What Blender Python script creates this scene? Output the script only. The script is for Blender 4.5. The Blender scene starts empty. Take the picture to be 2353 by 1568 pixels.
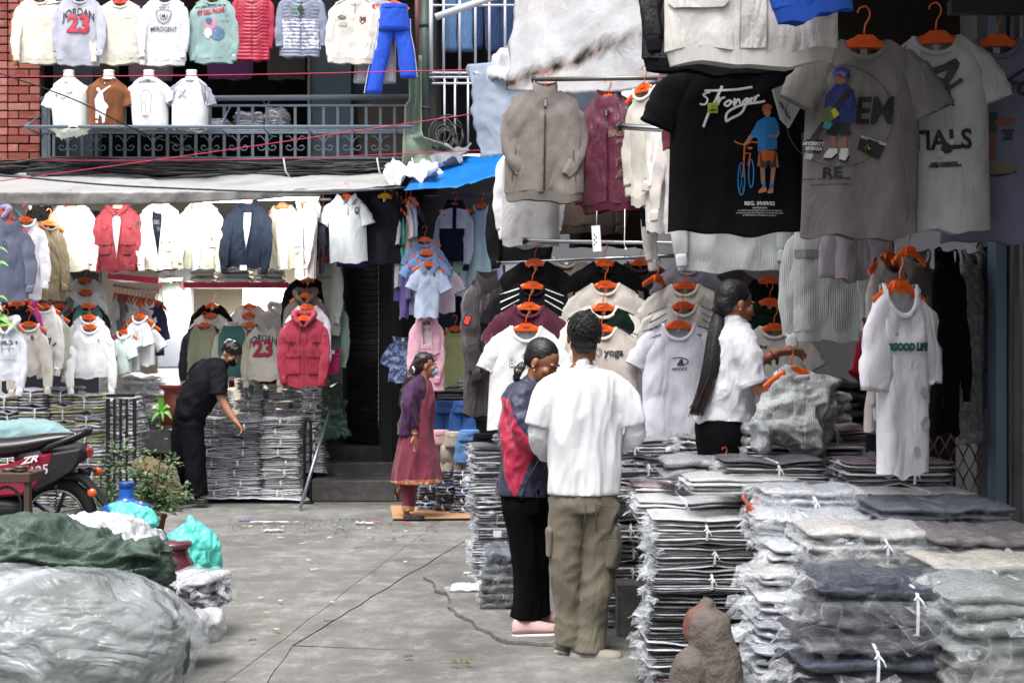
import bpy, bmesh, math, random
from mathutils import Vector, Matrix, noise, Quaternion
noise.seed_set(3)
SC = bpy.context.scene
COL = SC.collection
# ---------------------------------------------------------------- camera
F, CX, HY, EYE = 2940.0, 1176.0, 800.0, 1.51
cam = bpy.data.cameras.new('camera'); camo = bpy.data.objects.new('camera', cam); COL.objects.link(camo)
cam.lens = 45; cam.sensor_width = 36; cam.shift_y = 16/2352; cam.clip_end = 300; cam.clip_start = 0.1
camo.location = (0, 0, EYE); camo.rotation_euler = (math.radians(90), 0, 0)
cam.dof.use_dof = True; cam.dof.focus_distance = 6.6; cam.dof.aperture_fstop = 7.5
SC.camera = camo
# ---------------------------------------------------------------- sky, sun, exposure
world = bpy.data.worlds.new('World'); SC.world = world; world.use_nodes = True
wn = world.node_tree
sky = wn.nodes.new('ShaderNodeTexSky'); sky.sky_type = 'NISHITA'; sky.sun_disc = False
SUN_EL, SUN_ROT = math.radians(66), math.radians(205)
sky.sun_elevation = SUN_EL; sky.sun_rotation = SUN_ROT; sky.dust_density = 4; sky.ozone_density = 1.0; sky.air_density = 1.0
hs = wn.nodes.new('ShaderNodeHueSaturation'); hs.inputs['Saturation'].default_value = 0.30   # overcast: the cloud layer takes most of the blue out
wn.links.new(sky.outputs[0], hs.inputs['Color'])
bg = wn.nodes['Background']; bg.inputs[1].default_value = 0.15
wn.links.new(hs.outputs[0], bg.inputs[0])
sl = bpy.data.lights.new('sun', 'SUN'); sl.energy = 1.5; sl.angle = math.radians(30); sl.color = (1.0, .985, .96)
so = bpy.data.objects.new('sun', sl); COL.objects.link(so)
_sd = Vector((math.sin(SUN_ROT)*math.cos(SUN_EL), math.cos(SUN_ROT)*math.cos(SUN_EL), math.sin(SUN_EL)))
so.rotation_euler = _sd.to_track_quat('Z', 'Y').to_euler(); so.location = (0, 0, 30)
SC.view_settings.view_transform = 'Standard'; SC.view_settings.look = 'None'
SC.view_settings.gamma = 1; SC.view_settings.use_curve_mapping = False
SC.view_settings.exposure = 1.2

# ---------------------------------------------------------------- helpers
def P(x, y, d): return Vector(((x-CX)*d/F, d, EYE-(y-HY)*d/F))
def G(x, y): d = EYE*F/(y-HY); return Vector(((x-CX)*d/F, d, 0))
def R(a): return math.radians(a)
def hexc(h):
    h = h.lstrip('#')
    o = []
    for i in (0, 2, 4):
        c = int(h[i:i+2], 16)/255
        o.append(c/12.92 if c <= .04045 else ((c+.055)/1.055)**2.4)
    return (o[0], o[1], o[2], 1)
def smooth01(t): t = max(0., min(1., t)); return t*t*(3-2*t)
def lerp(a, b, t): return a+(b-a)*t
def nz(x, y=0., z=0.): return noise.noise(Vector((x, y, z)))

def mk(name, verts, faces, mats, parent=None, smooth=True, midx=None, solid=0):
    me = bpy.data.meshes.new(name); me.from_pydata([tuple(v) for v in verts], [], faces)
    if not isinstance(mats, (list, tuple)): mats = [mats]
    for m in mats: me.materials.append(m)
    if midx: me.polygons.foreach_set('material_index', midx)
    if smooth: me.polygons.foreach_set('use_smooth', [True]*len(me.polygons))
    o = bpy.data.objects.new(name, me); COL.objects.link(o)
    if parent is not None: o.parent = parent
    if solid:
        md = o.modifiers.new('thickness', 'SOLIDIFY'); md.thickness = solid; md.offset = 0
    return o
def thing(name, label, cat, loc=(0, 0, 0), rz=0., group=None, rot=None):
    o = bpy.data.objects.new(name, None); COL.objects.link(o); o.location = loc
    o.rotation_euler = rot if rot else (0, 0, rz)
    o.empty_display_size = .05
    o['label'] = label; o['category'] = cat
    if group: o['group'] = group
    return o
def tag(o, label, cat, group=None):
    o['label'] = label; o['category'] = cat
    if group: o['group'] = group
    return o
def stuff(o): o['kind'] = 'stuff'; return o
def struct(o): o['kind'] = 'structure'; return o

class MB:
    def __init__(s): s.v = []; s.f = []; s.m = []; s.mats = []
    def mi(s, m):
        if m not in s.mats: s.mats.append(m)
        return s.mats.index(m)
    def add(s, vs, fs, m=None):
        b = len(s.v); s.v += [Vector(v) for v in vs]
        k = s.mi(m) if m else 0
        for f in fs: s.f.append(tuple(i+b for i in f)); s.m.append(k)
    def box(s, c, d, rz=0, m=None, rot=None, bev=0):
        c = Vector(c); hx, hy, hz = d[0]/2, d[1]/2, d[2]/2
        M = (rot if rot is not None else Matrix.Rotation(rz, 3, 'Z'))
        if bev <= 0:
            vs = [c+M@Vector((sx*hx, sy*hy, sz*hz)) for sz in (-1, 1) for sx, sy in ((-1, -1), (1, -1), (1, 1), (-1, 1))]
            s.add(vs, [(0, 3, 2, 1), (4, 5, 6, 7), (0, 1, 5, 4), (1, 2, 6, 5), (2, 3, 7, 6), (3, 0, 4, 7)], m)
        else:
            b = min(bev, hx*.9, hy*.9, hz*.9)
            rings = []
            for z, i in ((-hz, b), (-hz+b, 0), (hz-b, 0), (hz, b)):
                x, y = hx-i, hy-i; q = b if i == 0 else b*.4
                rings.append([(-x+q, -y, z), (x-q, -y, z), (x, -y+q, z), (x, y-q, z), (x-q, y, z), (-x+q, y, z), (-x, y-q, z), (-x, -y+q, z)])
            vs = [c+M@Vector(p) for r in rings for p in r]
            fs = [tuple(range(7, -1, -1)), tuple(range(24, 32))]
            for k in range(3):
                for j in range(8): a = k*8+j; b2 = k*8+(j+1) % 8; fs.append((a, b2, b2+8, a+8))
            s.add(vs, fs, m)
    def tube(s, pts, r, n=8, m=None, cap=True, flat=None):
        """pts list of points, r number or list; flat=(sx,sy) scales section axes"""
        pts = [Vector(p) for p in pts]; N = len(pts)
        if not isinstance(r, (list, tuple)): r = [r]*N
        vs = []; prev = None
        for i, p in enumerate(pts):
            t = (pts[min(i+1, N-1)]-pts[max(i-1, 0)])
            t = t.normalized() if t.length > 1e-9 else Vector((0, 0, 1))
            if prev is None:
                up = Vector((0, 0, 1)) if abs(t.z) < .9 else Vector((0, 1, 0))
                a = t.cross(up).normalized()
            else:
                a = (prev-t*prev.dot(t)).normalized()
            prev = a; b = t.cross(a)
            for j in range(n):
                an = 2*math.pi*j/n
                fx, fy = flat if flat else (1, 1)
                vs.append(p+a*(math.cos(an)*r[i]*fx)+b*(math.sin(an)*r[i]*fy))
        fs = []
        for i in range(N-1):
            for j in range(n):
                a = i*n+j; b = i*n+(j+1) % n; fs.append((a, b, b+n, a+n))
        if cap: fs.append(tuple(range(n-1, -1, -1))); fs.append(tuple(range((N-1)*n, N*n)))
        s.add(vs, fs, m)
    def lathe(s, prof, c=(0, 0, 0), n=24, m=None, sx=1, sy=1, cap=True):
        c = Vector(c); vs = []
        for r, z in prof:
            for j in range(n):
                a = 2*math.pi*j/n; vs.append(c+Vector((math.cos(a)*r*sx, math.sin(a)*r*sy, z)))
        fs = []
        for i in range(len(prof)-1):
            for j in range(n): a = i*n+j; b = i*n+(j+1) % n; fs.append((a, b, b+n, a+n))
        if cap: fs.append(tuple(range(n-1, -1, -1))); fs.append(tuple(range((len(prof)-1)*n, len(prof)*n)))
        s.add(vs, fs, m)
    def loft(s, rings, m=None, cap=True, closed=True):
        n = len(rings[0]); vs = [p for r in rings for p in r]; fs = []
        for i in range(len(rings)-1):
            for j in range(n if closed else n-1): a = i*n+j; b = i*n+(j+1) % n; fs.append((a, b, b+n, a+n))
        if cap and closed: fs.append(tuple(range(n-1, -1, -1))); fs.append(tuple(range((len(rings)-1)*n, len(rings)*n)))
        s.add(vs, fs, m)
    def prism(s, pts2, y0, y1, m=None):
        """outline in x,z extruded along y"""
        n = len(pts2)
        vs = [(x, y0, z) for x, z in pts2]+[(x, y1, z) for x, z in pts2]
        fs = [tuple(range(n)), tuple(range(2*n-1, n-1, -1))]
        for i in range(n): j = (i+1) % n; fs.append((j, i, i+n, j+n))
        s.add(vs, fs, m)
    def build(s, name, m=None, parent=None, smooth=True, angle=None):
        mats = s.mats if s.mats else [m]
        o = mk(name, s.v, s.f, mats, parent, smooth, s.m if len(mats) > 1 else None)
        if angle:
            try: o.data.set_sharp_from_angle(angle=R(angle))
            except Exception: pass
        return o
def catmull(pts, k=4):
    pts = [Vector(p) for p in pts]; out = []
    for i in range(len(pts)-1):
        p0 = pts[max(i-1, 0)]; p1 = pts[i]; p2 = pts[i+1]; p3 = pts[min(i+2, len(pts)-1)]
        for j in range(k):
            t = j/k
            out.append(.5*((2*p1)+(-p0+p2)*t+(2*p0-5*p1+4*p2-p3)*t*t+(-p0+3*p1-3*p2+p3)*t**3))
    out.append(pts[-1]); return out
def obj_mesh_only(name, vs, fs, mats, smooth=True):
    me = bpy.data.meshes.new(name); me.from_pydata([tuple(v) for v in vs], [], fs)
    for m in (mats if isinstance(mats, (list, tuple)) else [mats]): me.materials.append(m)
    if smooth: me.polygons.foreach_set('use_smooth', [True]*len(me.polygons))
    return me
def inst(name, me, parent=None, loc=(0, 0, 0), rot=(0, 0, 0), sc=(1, 1, 1), mat=None):
    o = bpy.data.objects.new(name, me); COL.objects.link(o)
    if parent is not None: o.parent = parent
    o.location = loc; o.rotation_euler = rot; o.scale = sc
    if mat is not None:
        o.material_slots[0].link = 'OBJECT'; o.material_slots[0].material = mat
    return o
def flat_node(o, base='remesh', voxel=.012, smooth_it=4):
    """voxel-union the lofted pieces of one body or garment into one continuous surface"""
    md = o.modifiers.new('r', 'REMESH'); md.mode = 'VOXEL'; md.voxel_size = voxel; md.use_smooth_shade = True
    if smooth_it:
        m2 = o.modifiers.new('s', 'SMOOTH'); m2.factor = .5; m2.iterations = smooth_it
    dg = bpy.context.evaluated_depsgraph_get()
    me = bpy.data.meshes.new_from_object(o.evaluated_get(dg))
    mats = list(o.data.materials)
    o.modifiers.clear(); o.data = me
    me.materials.clear()
    for m in mats: me.materials.append(m)
    me.polygons.foreach_set('use_smooth', [True]*len(me.polygons))
    me.polygons.foreach_set('material_index', [0]*len(me.polygons))
    return o

# ---------------------------------------------------------------- materials
_M = {}
def nodes_of(m): m.use_nodes = True; nt = m.node_tree; return nt, nt.nodes['Principled BSDF']
def _coord(nt, sc=(1, 1, 1), per=True):
    tc = nt.nodes.new('ShaderNodeTexCoord'); mp = nt.nodes.new('ShaderNodeMapping'); mp.inputs['Scale'].default_value = sc
    nt.links.new(tc.outputs['Object'], mp.inputs[0])
    if per:
        oi = nt.nodes.new('ShaderNodeObjectInfo'); ml = nt.nodes.new('ShaderNodeMath'); ml.operation = 'MULTIPLY'; ml.inputs[1].default_value = 37
        cb = nt.nodes.new('ShaderNodeCombineXYZ')
        nt.links.new(oi.outputs['Random'], ml.inputs[0])
        for i in range(3): nt.links.new(ml.outputs[0], cb.inputs[i])
        nt.links.new(cb.outputs[0], mp.inputs['Location'])
    return mp.outputs[0]
def _noise(nt, co, scale, detail=3, rough=.55, dist=0.):
    n = nt.nodes.new('ShaderNodeTexNoise'); n.inputs['Scale'].default_value = scale; n.inputs['Detail'].default_value = detail
    n.inputs['Roughness'].default_value = rough; n.inputs['Distortion'].default_value = dist
    nt.links.new(co, n.inputs['Vector']); return n.outputs['Fac']
def _ramp(nt, f, stops):
    r = nt.nodes.new('ShaderNodeValToRGB'); el = r.color_ramp.elements
    while len(el) > 1: el.remove(el[0])
    el[0].position = stops[0][0]; el[0].color = stops[0][1]
    for p, c in stops[1:]: e = el.new(p); e.color = c
    nt.links.new(f, r.inputs[0]); return r.outputs[0]
def _g(v): return (v, v, v, 1)
def _mix(nt, f, a, b, mode='MIX'):
    n = nt.nodes.new('ShaderNodeMix'); n.data_type = 'RGBA'; n.blend_type = mode
    for k, v in ((0, f), (6, a), (7, b)):
        if hasattr(v, 'is_linked') or isinstance(v, bpy.types.NodeSocket): nt.links.new(v, n.inputs[k])
        else: n.inputs[k].default_value = v
    return n.outputs[2]
def _math(nt, op, a, b=0.):
    n = nt.nodes.new('ShaderNodeMath'); n.operation = op
    for k, v in ((0, a), (1, b)):
        if isinstance(v, bpy.types.NodeSocket): nt.links.new(v, n.inputs[k])
        else: n.inputs[k].default_value = v
    return n.outputs[0]
def _bump(nt, h, strength, dist=.01, prev=None):
    b = nt.nodes.new('ShaderNodeBump'); b.inputs['Strength'].default_value = strength; b.inputs['Distance'].default_value = dist
    nt.links.new(h, b.inputs['Height'])
    if prev is not None: nt.links.new(prev, b.inputs['Normal'])
    return b.outputs[0]
def _crinkle(nt, co, sc):
    n = nt.nodes.new('ShaderNodeTexNoise'); n.inputs['Scale'].default_value = sc*.5; n.inputs['Detail'].default_value = 2; nt.links.new(co, n.inputs['Vector'])
    v1 = nt.nodes.new('ShaderNodeVectorMath'); v1.operation = 'SCALE'; v1.inputs['Scale'].default_value = .9/sc*2; nt.links.new(n.outputs['Color'], v1.inputs[0])
    v2 = nt.nodes.new('ShaderNodeVectorMath'); nt.links.new(co, v2.inputs[0]); nt.links.new(v1.outputs[0], v2.inputs[1])
    v = nt.nodes.new('ShaderNodeTexVoronoi'); v.feature = 'DISTANCE_TO_EDGE'; v.inputs['Scale'].default_value = sc; nt.links.new(v2.outputs[0], v.inputs['Vector']); return v.outputs['Distance']
def cloth(h, rough=.88, wr=.5, kind='', mott=None):
    key = ('cloth', h, rough, wr, kind, mott)
    if key in _M: return _M[key]
    m = bpy.data.materials.new('cloth_'+h); nt, b = nodes_of(m); co = _coord(nt)
    c = hexc(h); dark = tuple(x*.86 for x in c[:3])+(1,)
    f = _noise(nt, co, 9, 4)
    base = _mix(nt, _ramp(nt, f, [(.35, _g(0)), (.7, _g(1))]), dark, c)
    if mott:
        f2 = _noise(nt, co, 28, 5, .7)
        base = _mix(nt, _ramp(nt, f2, [(.46, _g(0)), (.62, _g(1))]), base, hexc(mott))
    nt.links.new(base, b.inputs['Base Color'])
    b.inputs['Roughness'].default_value = rough
    dk = max(c[:3]) < .03; b.inputs['Sheen Weight'].default_value = .0 if dk else .12; b.inputs['Specular IOR Level'].default_value = (.12 if dk else .3) if rough > .6 else .5
    co2 = _coord(nt, (1.0, 1.0, .35))
    w1 = _noise(nt, co2, 7, 2, .5, 1.2)
    rid = _math(nt, 'ABSOLUTE', _math(nt, 'SUBTRACT', w1, .5))
    nrm = _bump(nt, rid, .55*wr, .06)
    r2 = _math(nt, 'ABSOLUTE', _math(nt, 'SUBTRACT', _noise(nt, co2, 17, 2, .5, 1.6), .5)); nrm = _bump(nt, r2, .35*wr, .016, nrm)
    nrm = _bump(nt, _noise(nt, co, 34, 3, .6, .6), .3*wr, .008, nrm)
    if kind == 'knit':
        w = nt.nodes.new('ShaderNodeTexWave'); w.inputs['Scale'].default_value = 34; w.bands_direction = 'X'; w.inputs['Distortion'].default_value = 1.6
        nt.links.new(_coord(nt, (1, 1, 1), False), w.inputs['Vector']); nrm = _bump(nt, w.outputs['Fac'], .45, .005, nrm)
    elif kind == 'cord':
        w = nt.nodes.new('ShaderNodeTexWave'); w.inputs['Scale'].default_value = 75; w.bands_direction = 'X'
        nt.links.new(_coord(nt, (1, 1, 1), False), w.inputs['Vector']); nrm = _bump(nt, w.outputs['Fac'], .3, .003, nrm)
    else:
        nrm = _bump(nt, _noise(nt, co, 420, 1), .12, .002, nrm)
    nt.links.new(nrm, b.inputs['Normal'])
    _M[key] = m; return m
def plain(h, rough=.5, metal=0., spec=.5, bump=0., bs=60, dirt=0., dirtcol='3a342c', name=None, coat=0., emit=0.):
    key = ('plain', h, rough, metal, spec, bump, bs, dirt, dirtcol, coat, emit)
    if key in _M: return _M[key]
    m = bpy.data.materials.new(name or ('paint_'+h)); nt, b = nodes_of(m); co = _coord(nt)
    c = hexc(h)
    f = _noise(nt, co, 14, 4, .6)
    base = _mix(nt, f, tuple(x*.85 for x in c[:3])+(1,), tuple(min(1, x*1.1) for x in c[:3])+(1,))
    if dirt > 0:
        f2 = _noise(nt, co, 5, 8, .7)
        base = _mix(nt, _ramp(nt, f2, [(.62-.3*dirt, _g(0)), (.78-.1*dirt, _g(min(1, dirt*1.3)))]), base, hexc(dirtcol))
    nt.links.new(base, b.inputs['Base Color'])
    rr = _math(nt, 'ADD', _math(nt, 'MULTIPLY', _noise(nt, co, 20, 3), .25), rough-.12)
    nt.links.new(rr, b.inputs['Roughness'])
    b.inputs['Metallic'].default_value = metal; b.inputs['Specular IOR Level'].default_value = spec
    b.inputs['Coat Weight'].default_value = coat
    if bump: nt.links.new(_bump(nt, _noise(nt, co, bs, 4, .6), bump, .01), b.inputs['Normal'])
    if emit: b.inputs['Emission Color'].default_value = c; b.inputs['Emission Strength'].default_value = emit
    _M[key] = m; return m
def packed(h, film=.35, white='e6e8ee'):
    """folded garment sealed in a clear crinkled bag"""
    key = ('packed', h, film)
    if key in _M: return _M[key]
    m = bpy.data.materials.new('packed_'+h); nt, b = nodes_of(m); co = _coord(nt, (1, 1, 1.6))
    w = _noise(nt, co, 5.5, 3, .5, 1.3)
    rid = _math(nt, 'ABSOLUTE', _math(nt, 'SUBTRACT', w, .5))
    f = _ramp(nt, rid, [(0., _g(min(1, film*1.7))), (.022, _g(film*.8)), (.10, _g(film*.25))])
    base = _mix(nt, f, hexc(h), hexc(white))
    nt.links.new(base, b.inputs['Base Color']); b.inputs['Roughness'].default_value = .42
    b.inputs['Coat Weight'].default_value = 1.; b.inputs['Coat Roughness'].default_value = .09
    n1 = _bump(nt, rid, 1., .035); n1 = _bump(nt, _crinkle(nt, co, 11), .9, .03, n1); n1 = _bump(nt, _crinkle(nt, co, 30), .6, .010, n1)
    nt.links.new(n1, b.inputs['Coat Normal'])
    nt.links.new(_bump(nt, _noise(nt, co, 16, 3), .3, .008), b.inputs['Normal'])
    _M[key] = m; return m
def film(name='clear_film', dens=.3, soft=0, tint='eef1f6', rough=.12, sc=3.2, streak=(1, 1, 1)):
    key = ('film', dens, soft, tint, rough, sc, streak)
    if key in _M: return _M[key]
    m = bpy.data.materials.new(name); m.use_nodes = True; nt = m.node_tree; b = nt.nodes['Principled BSDF']; out = nt.nodes['Material Output']
    co = _coord(nt, streak)
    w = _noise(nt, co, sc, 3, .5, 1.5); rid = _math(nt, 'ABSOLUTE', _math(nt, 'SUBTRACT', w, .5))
    b.inputs['Base Color'].default_value = hexc(tint); b.inputs['Roughness'].default_value = rough; b.inputs['Specular IOR Level'].default_value = .8
    n1 = _bump(nt, rid, 1., .08); ck = _crinkle(nt, co, sc*2.6); n1 = _bump(nt, ck, .3 if soft else 1., .07, n1); n1 = _bump(nt, _crinkle(nt, co, sc*8), .15 if soft else .7, .02, n1)
    nt.links.new(n1, b.inputs['Normal'])
    tr = nt.nodes.new('ShaderNodeBsdfTransparent'); tr.inputs[0].default_value = (.97, .98, .98, 1)
    tl = nt.nodes.new('ShaderNodeBsdfTranslucent'); tl.inputs[0].default_value = hexc(tint)
    mx0 = nt.nodes.new('ShaderNodeMixShader'); mx0.inputs[0].default_value = .35
    nt.links.new(b.outputs[0], mx0.inputs[1]); nt.links.new(tl.outputs[0], mx0.inputs[2])
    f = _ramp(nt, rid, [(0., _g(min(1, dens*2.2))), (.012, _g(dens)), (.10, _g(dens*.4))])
    f = _mix(nt, _ramp(nt, ck, [(.0, _g(.35)), (.03, _g(.0))]), f, _g(min(1, dens*2.4)))  # crease lines whitened through opacity to draw in bright highlight streaks
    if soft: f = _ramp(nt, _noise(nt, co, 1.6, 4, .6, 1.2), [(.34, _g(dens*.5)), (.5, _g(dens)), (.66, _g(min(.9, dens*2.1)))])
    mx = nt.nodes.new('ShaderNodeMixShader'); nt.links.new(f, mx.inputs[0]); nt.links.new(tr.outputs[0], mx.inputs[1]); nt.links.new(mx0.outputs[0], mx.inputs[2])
    nt.links.new(mx.outputs[0], out.inputs[0])
    _M[key] = m; return m
def tarp(h, dirt=.4, dirtcol='6d6458', transl=.35, fine=1., rough=.4, streak=(1, 1, 1), stain=None):
    key = ('tarp', h, dirt, transl, stain, streak)
    if key in _M: return _M[key]
    m = bpy.data.materials.new('sheet_'+h); m.use_nodes = True; nt = m.node_tree; b = nt.nodes['Principled BSDF']; out = nt.nodes['Material Output']
    co = _coord(nt, streak, False); c = hexc(h)
    base = _mix(nt, _noise(nt, co, 3, 6, .65), tuple(x*.78 for x in c[:3])+(1,), c)
    f2 = _noise(nt, co, 2.2, 9, .72, .5)
    base = _mix(nt, _ramp(nt, f2, [(.5, _g(0)), (.72, _g(dirt))]), base, hexc(dirtcol))
    if stain:   # weathered line of mould and moss along the sag, in local z
        sx = nt.nodes.new('ShaderNodeSeparateXYZ'); tc = nt.nodes.new('ShaderNodeTexCoord'); nt.links.new(tc.outputs['Object'], sx.inputs[0])
        ln = _math(nt, 'SUBTRACT', sx.outputs[2], _math(nt, 'ADD', _math(nt, 'MULTIPLY', sx.outputs[0], stain[0]), stain[1]))
        wv = _math(nt, 'ADD', _math(nt, 'ABSOLUTE', ln), _math(nt, 'MULTIPLY', _math(nt, 'SUBTRACT', _noise(nt, co, 5, 6, .6), .5), .24))
        g = _mix(nt, _ramp(nt, _noise(nt, co, 2.3, 5, .6), [(.34, _g(.45)), (.5, _g(1))]), _g(0), _ramp(nt, wv, [(.0, _g(1)), (.03, _g(.6)), (.085, _g(0))]))
        colr = _mix(nt, _ramp(nt, _noise(nt, co, 5, 6), [(.42, _g(0)), (.6, _g(1))]), hexc('241a14'), hexc('7d5a3e'))
        base = _mix(nt, g, base, colr)
    nt.links.new(base, b.inputs['Base Color']); b.inputs['Roughness'].default_value = rough
    n1 = _bump(nt, _noise(nt, co, 4*fine, 4, .55, 1.2), .5, .04); n1 = _bump(nt, _crinkle(nt, co, 7*fine), .8 if fine > 1 else .12, .03, n1); n1 = _bump(nt, _noise(nt, co, 22*fine, 3, .55, .5), .25, .006, n1)
    nt.links.new(n1, b.inputs['Normal'])
    tl = nt.nodes.new('ShaderNodeBsdfTranslucent'); nt.links.new(base, tl.inputs[0])
    mx = nt.nodes.new('ShaderNodeMixShader'); mx.inputs[0].default_value = transl
    nt.links.new(b.outputs[0], mx.inputs[1]); nt.links.new(tl.outputs[0], mx.inputs[2]); nt.links.new(mx.outputs[0], out.inputs[0])
    _M[key] = m; return m
def emis(h, s):
    key = ('emis', h, s)
    if key in _M: return _M[key]
    m = bpy.data.materials.new('lamp_glow'); nt, b = nodes_of(m); b.inputs['Emission Color'].default_value = hexc(h); b.inputs['Emission Strength'].default_value = s
    b.inputs['Base Color'].default_value = hexc(h); _M[key] = m; return m
ORANGE = plain('dd5c1e', .32, bump=.05, coat=.3)
DORANGE = plain('cc4a10', .4)
CHROME = plain('c8cbd0', .22, metal=1.)
STRAP = plain('e9ebf0', .35)
BLACKM = plain('0c0c0e', .55)

# ---------------------------------------------------------------- flat lettering and printed shapes
_T = {}
def text2d(s, size=1., bold=0., shear=0., sx=1.):
    key = (s, size, bold, shear, sx)
    if key in _T: return _T[key]
    cu = bpy.data.curves.new('t', 'FONT'); cu.body = s; cu.size = size; cu.offset = bold; cu.shear = shear; cu.align_x = 'CENTER'; cu.align_y = 'CENTER'
    cu.resolution_u = 3
    o = bpy.data.objects.new('t', cu); COL.objects.link(o)
    dg = bpy.context.evaluated_depsgraph_get(); me = bpy.data.meshes.new_from_object(o.evaluated_get(dg))
    vs = [(v.co.x*sx, v.co.y) for v in me.vertices]; fs = [tuple(p.vertices) for p in me.polygons]
    bpy.data.objects.remove(o); bpy.data.curves.remove(cu); bpy.data.meshes.remove(me)
    _T[key] = (vs, fs); return vs, fs
def stroke2d(pts, w):
    """a drawn line as a flat ribbon"""
    vs = []; fs = []; n = len(pts)
    for i, (x, z) in enumerate(pts):
        a = Vector(pts[min(i+1, n-1)])-Vector(pts[max(i-1, 0)]); a = a.normalized() if a.length > 0 else Vector((1, 0))
        px, pz = -a.y*w/2, a.x*w/2; vs += [(x+px, z+pz), (x-px, z-pz)]
        if i: k = 2*i; fs.append((k-2, k-1, k+1, k))
    return vs, fs
def curve2d(pts, w, k=5):
    p = [(v.x, v.y) for v in catmull([Vector((x, z, 0)) for x, z in pts], k)]; return stroke2d(p, w)
def disc2d(cx, cz, rx, rz, n=18): return [(cx+math.cos(2*math.pi*i/n)*rx, cz+math.sin(2*math.pi*i/n)*rz) for i in range(n)], [tuple(range(n))]
def ring2d(cx, cz, rx, rz, w, n=24): return stroke2d([(cx+math.cos(2*math.pi*i/n)*rx, cz+math.sin(2*math.pi*i/n)*rz) for i in range(n+1)], w)
def poly2d(pts): return list(pts), [tuple(range(len(pts)))]
def move2d(vf, dx=0, dz=0, rot=0, arch=0):
    vs, fs = vf; out = []
    c, s = math.cos(rot), math.sin(rot)
    for x, z in vs:
        if arch: z = z-arch*x*x
        out.append((x*c-z*s+dx, x*s+z*c+dz))
    return out, fs
def decal(name, vf, mp, mat, parent, off=.004, cut=0.03):
    vs, fs = vf
    bm = bmesh.new(); bv = [bm.verts.new((x, 0, z)) for x, z in vs]
    for f in fs:
        try: bm.faces.new([bv[i] for i in f])
        except ValueError: pass
    xs = [x for x, z in vs]; zs = [z for x, z in vs]
    if cut:
        for ax, lo, hi in (((1, 0, 0), min(xs), max(xs)), ((0, 0, 1), min(zs), max(zs))):
            k = math.ceil(lo/cut)
            while k*cut < hi and (hi-lo) > cut*.8:
                bmesh.ops.bisect_plane(bm, geom=bm.verts[:]+bm.edges[:]+bm.faces[:], plane_co=Vector(ax)*(k*cut), plane_no=ax); k += 1
    for v in bm.verts: v.co = mp(v.co.x, v.co.z, off)
    me = bpy.data.meshes.new(name); bm.normal_update(); bm.to_mesh(me); bm.free(); me.materials.append(mat)
    o = bpy.data.objects.new(name, me); COL.objects.link(o); o.parent = parent; return o
# ---------------------------------------------------------------- hangers
def _hanger_meshes():
    arms = MB()
    for s in (-1, 1):
        arms.tube(catmull([(s*.035, 0, -.006), (s*.065, 0, -.018), (s*.10, 0, -.036), (s*.135, 0, -.058), (s*.15, 0, -.068)], 3), [.015]*4+[.013]*4+[.012]*3+[.013, .010], 8, flat=(.55, 1.3))
    bl = MB()
    bl.prism([(-.062, -.030), (.062, -.030), (.046, .014), (.030, .026), (-.030, .026), (-.046, .014)], -.014, .014)
    bl.prism([(-.022, -.002), (.022, -.002), (.022, .020), (-.022, .020)], -.0185, -.0145)
    bl.prism([(-.05, -.0295), (.05, -.0295), (.047, -.018), (-.047, -.018)], -.0175, -.0145)
    hk = MB()
    hk.tube(catmull([(0, 0, .026), (.004, 0, .06), (.018, 0, .085), (.020, 0, .108), (.006, 0, .127), (-.016, 0, .122), (-.024, 0, .104)], 4), .0034, 7)
    return [obj_mesh_only(n, b.v, b.f, ORANGE) for n, b in (('arm_bar', arms), ('neck_block', bl), ('hook', hk))]
HM = _hanger_meshes()
for p in HM[1].polygons: p.use_smooth = False
def hanger(pos, label, rz=0, ry=0, sc=1., mat=None, cut=None, group=None, side=1):
    t = thing('clothes_hanger', label, 'hanger', pos, group=group or 'orange clothes hangers of the stalls', rot=(0, ry, rz))
    t.scale = (sc*side, sc, sc)
    for n, me in zip(('arm_bar', 'neck_block', 'hook'), HM): inst(n, me, t, mat=mat, sc=(.88, 1, .85) if n == 'neck_block' else (1, 1, 1))
    return t
def hlab(label):
    w = label.replace(',', '').split()[:12]
    while w[-1] in ('the', 'of', 'a', 'and', 'by', 'in', 'at', 'with', 'on', 'to', 'between', 'from', 'left', 'behind', 'beside', 'over', 'under', 'mark', 'front', 'inside', 'an', 'its', 'near', 'nearest', 'just', 'above', 'below'): w.pop()
    return 'orange hanger of the '+' '.join(w)
GCOUNT = [0]
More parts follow.
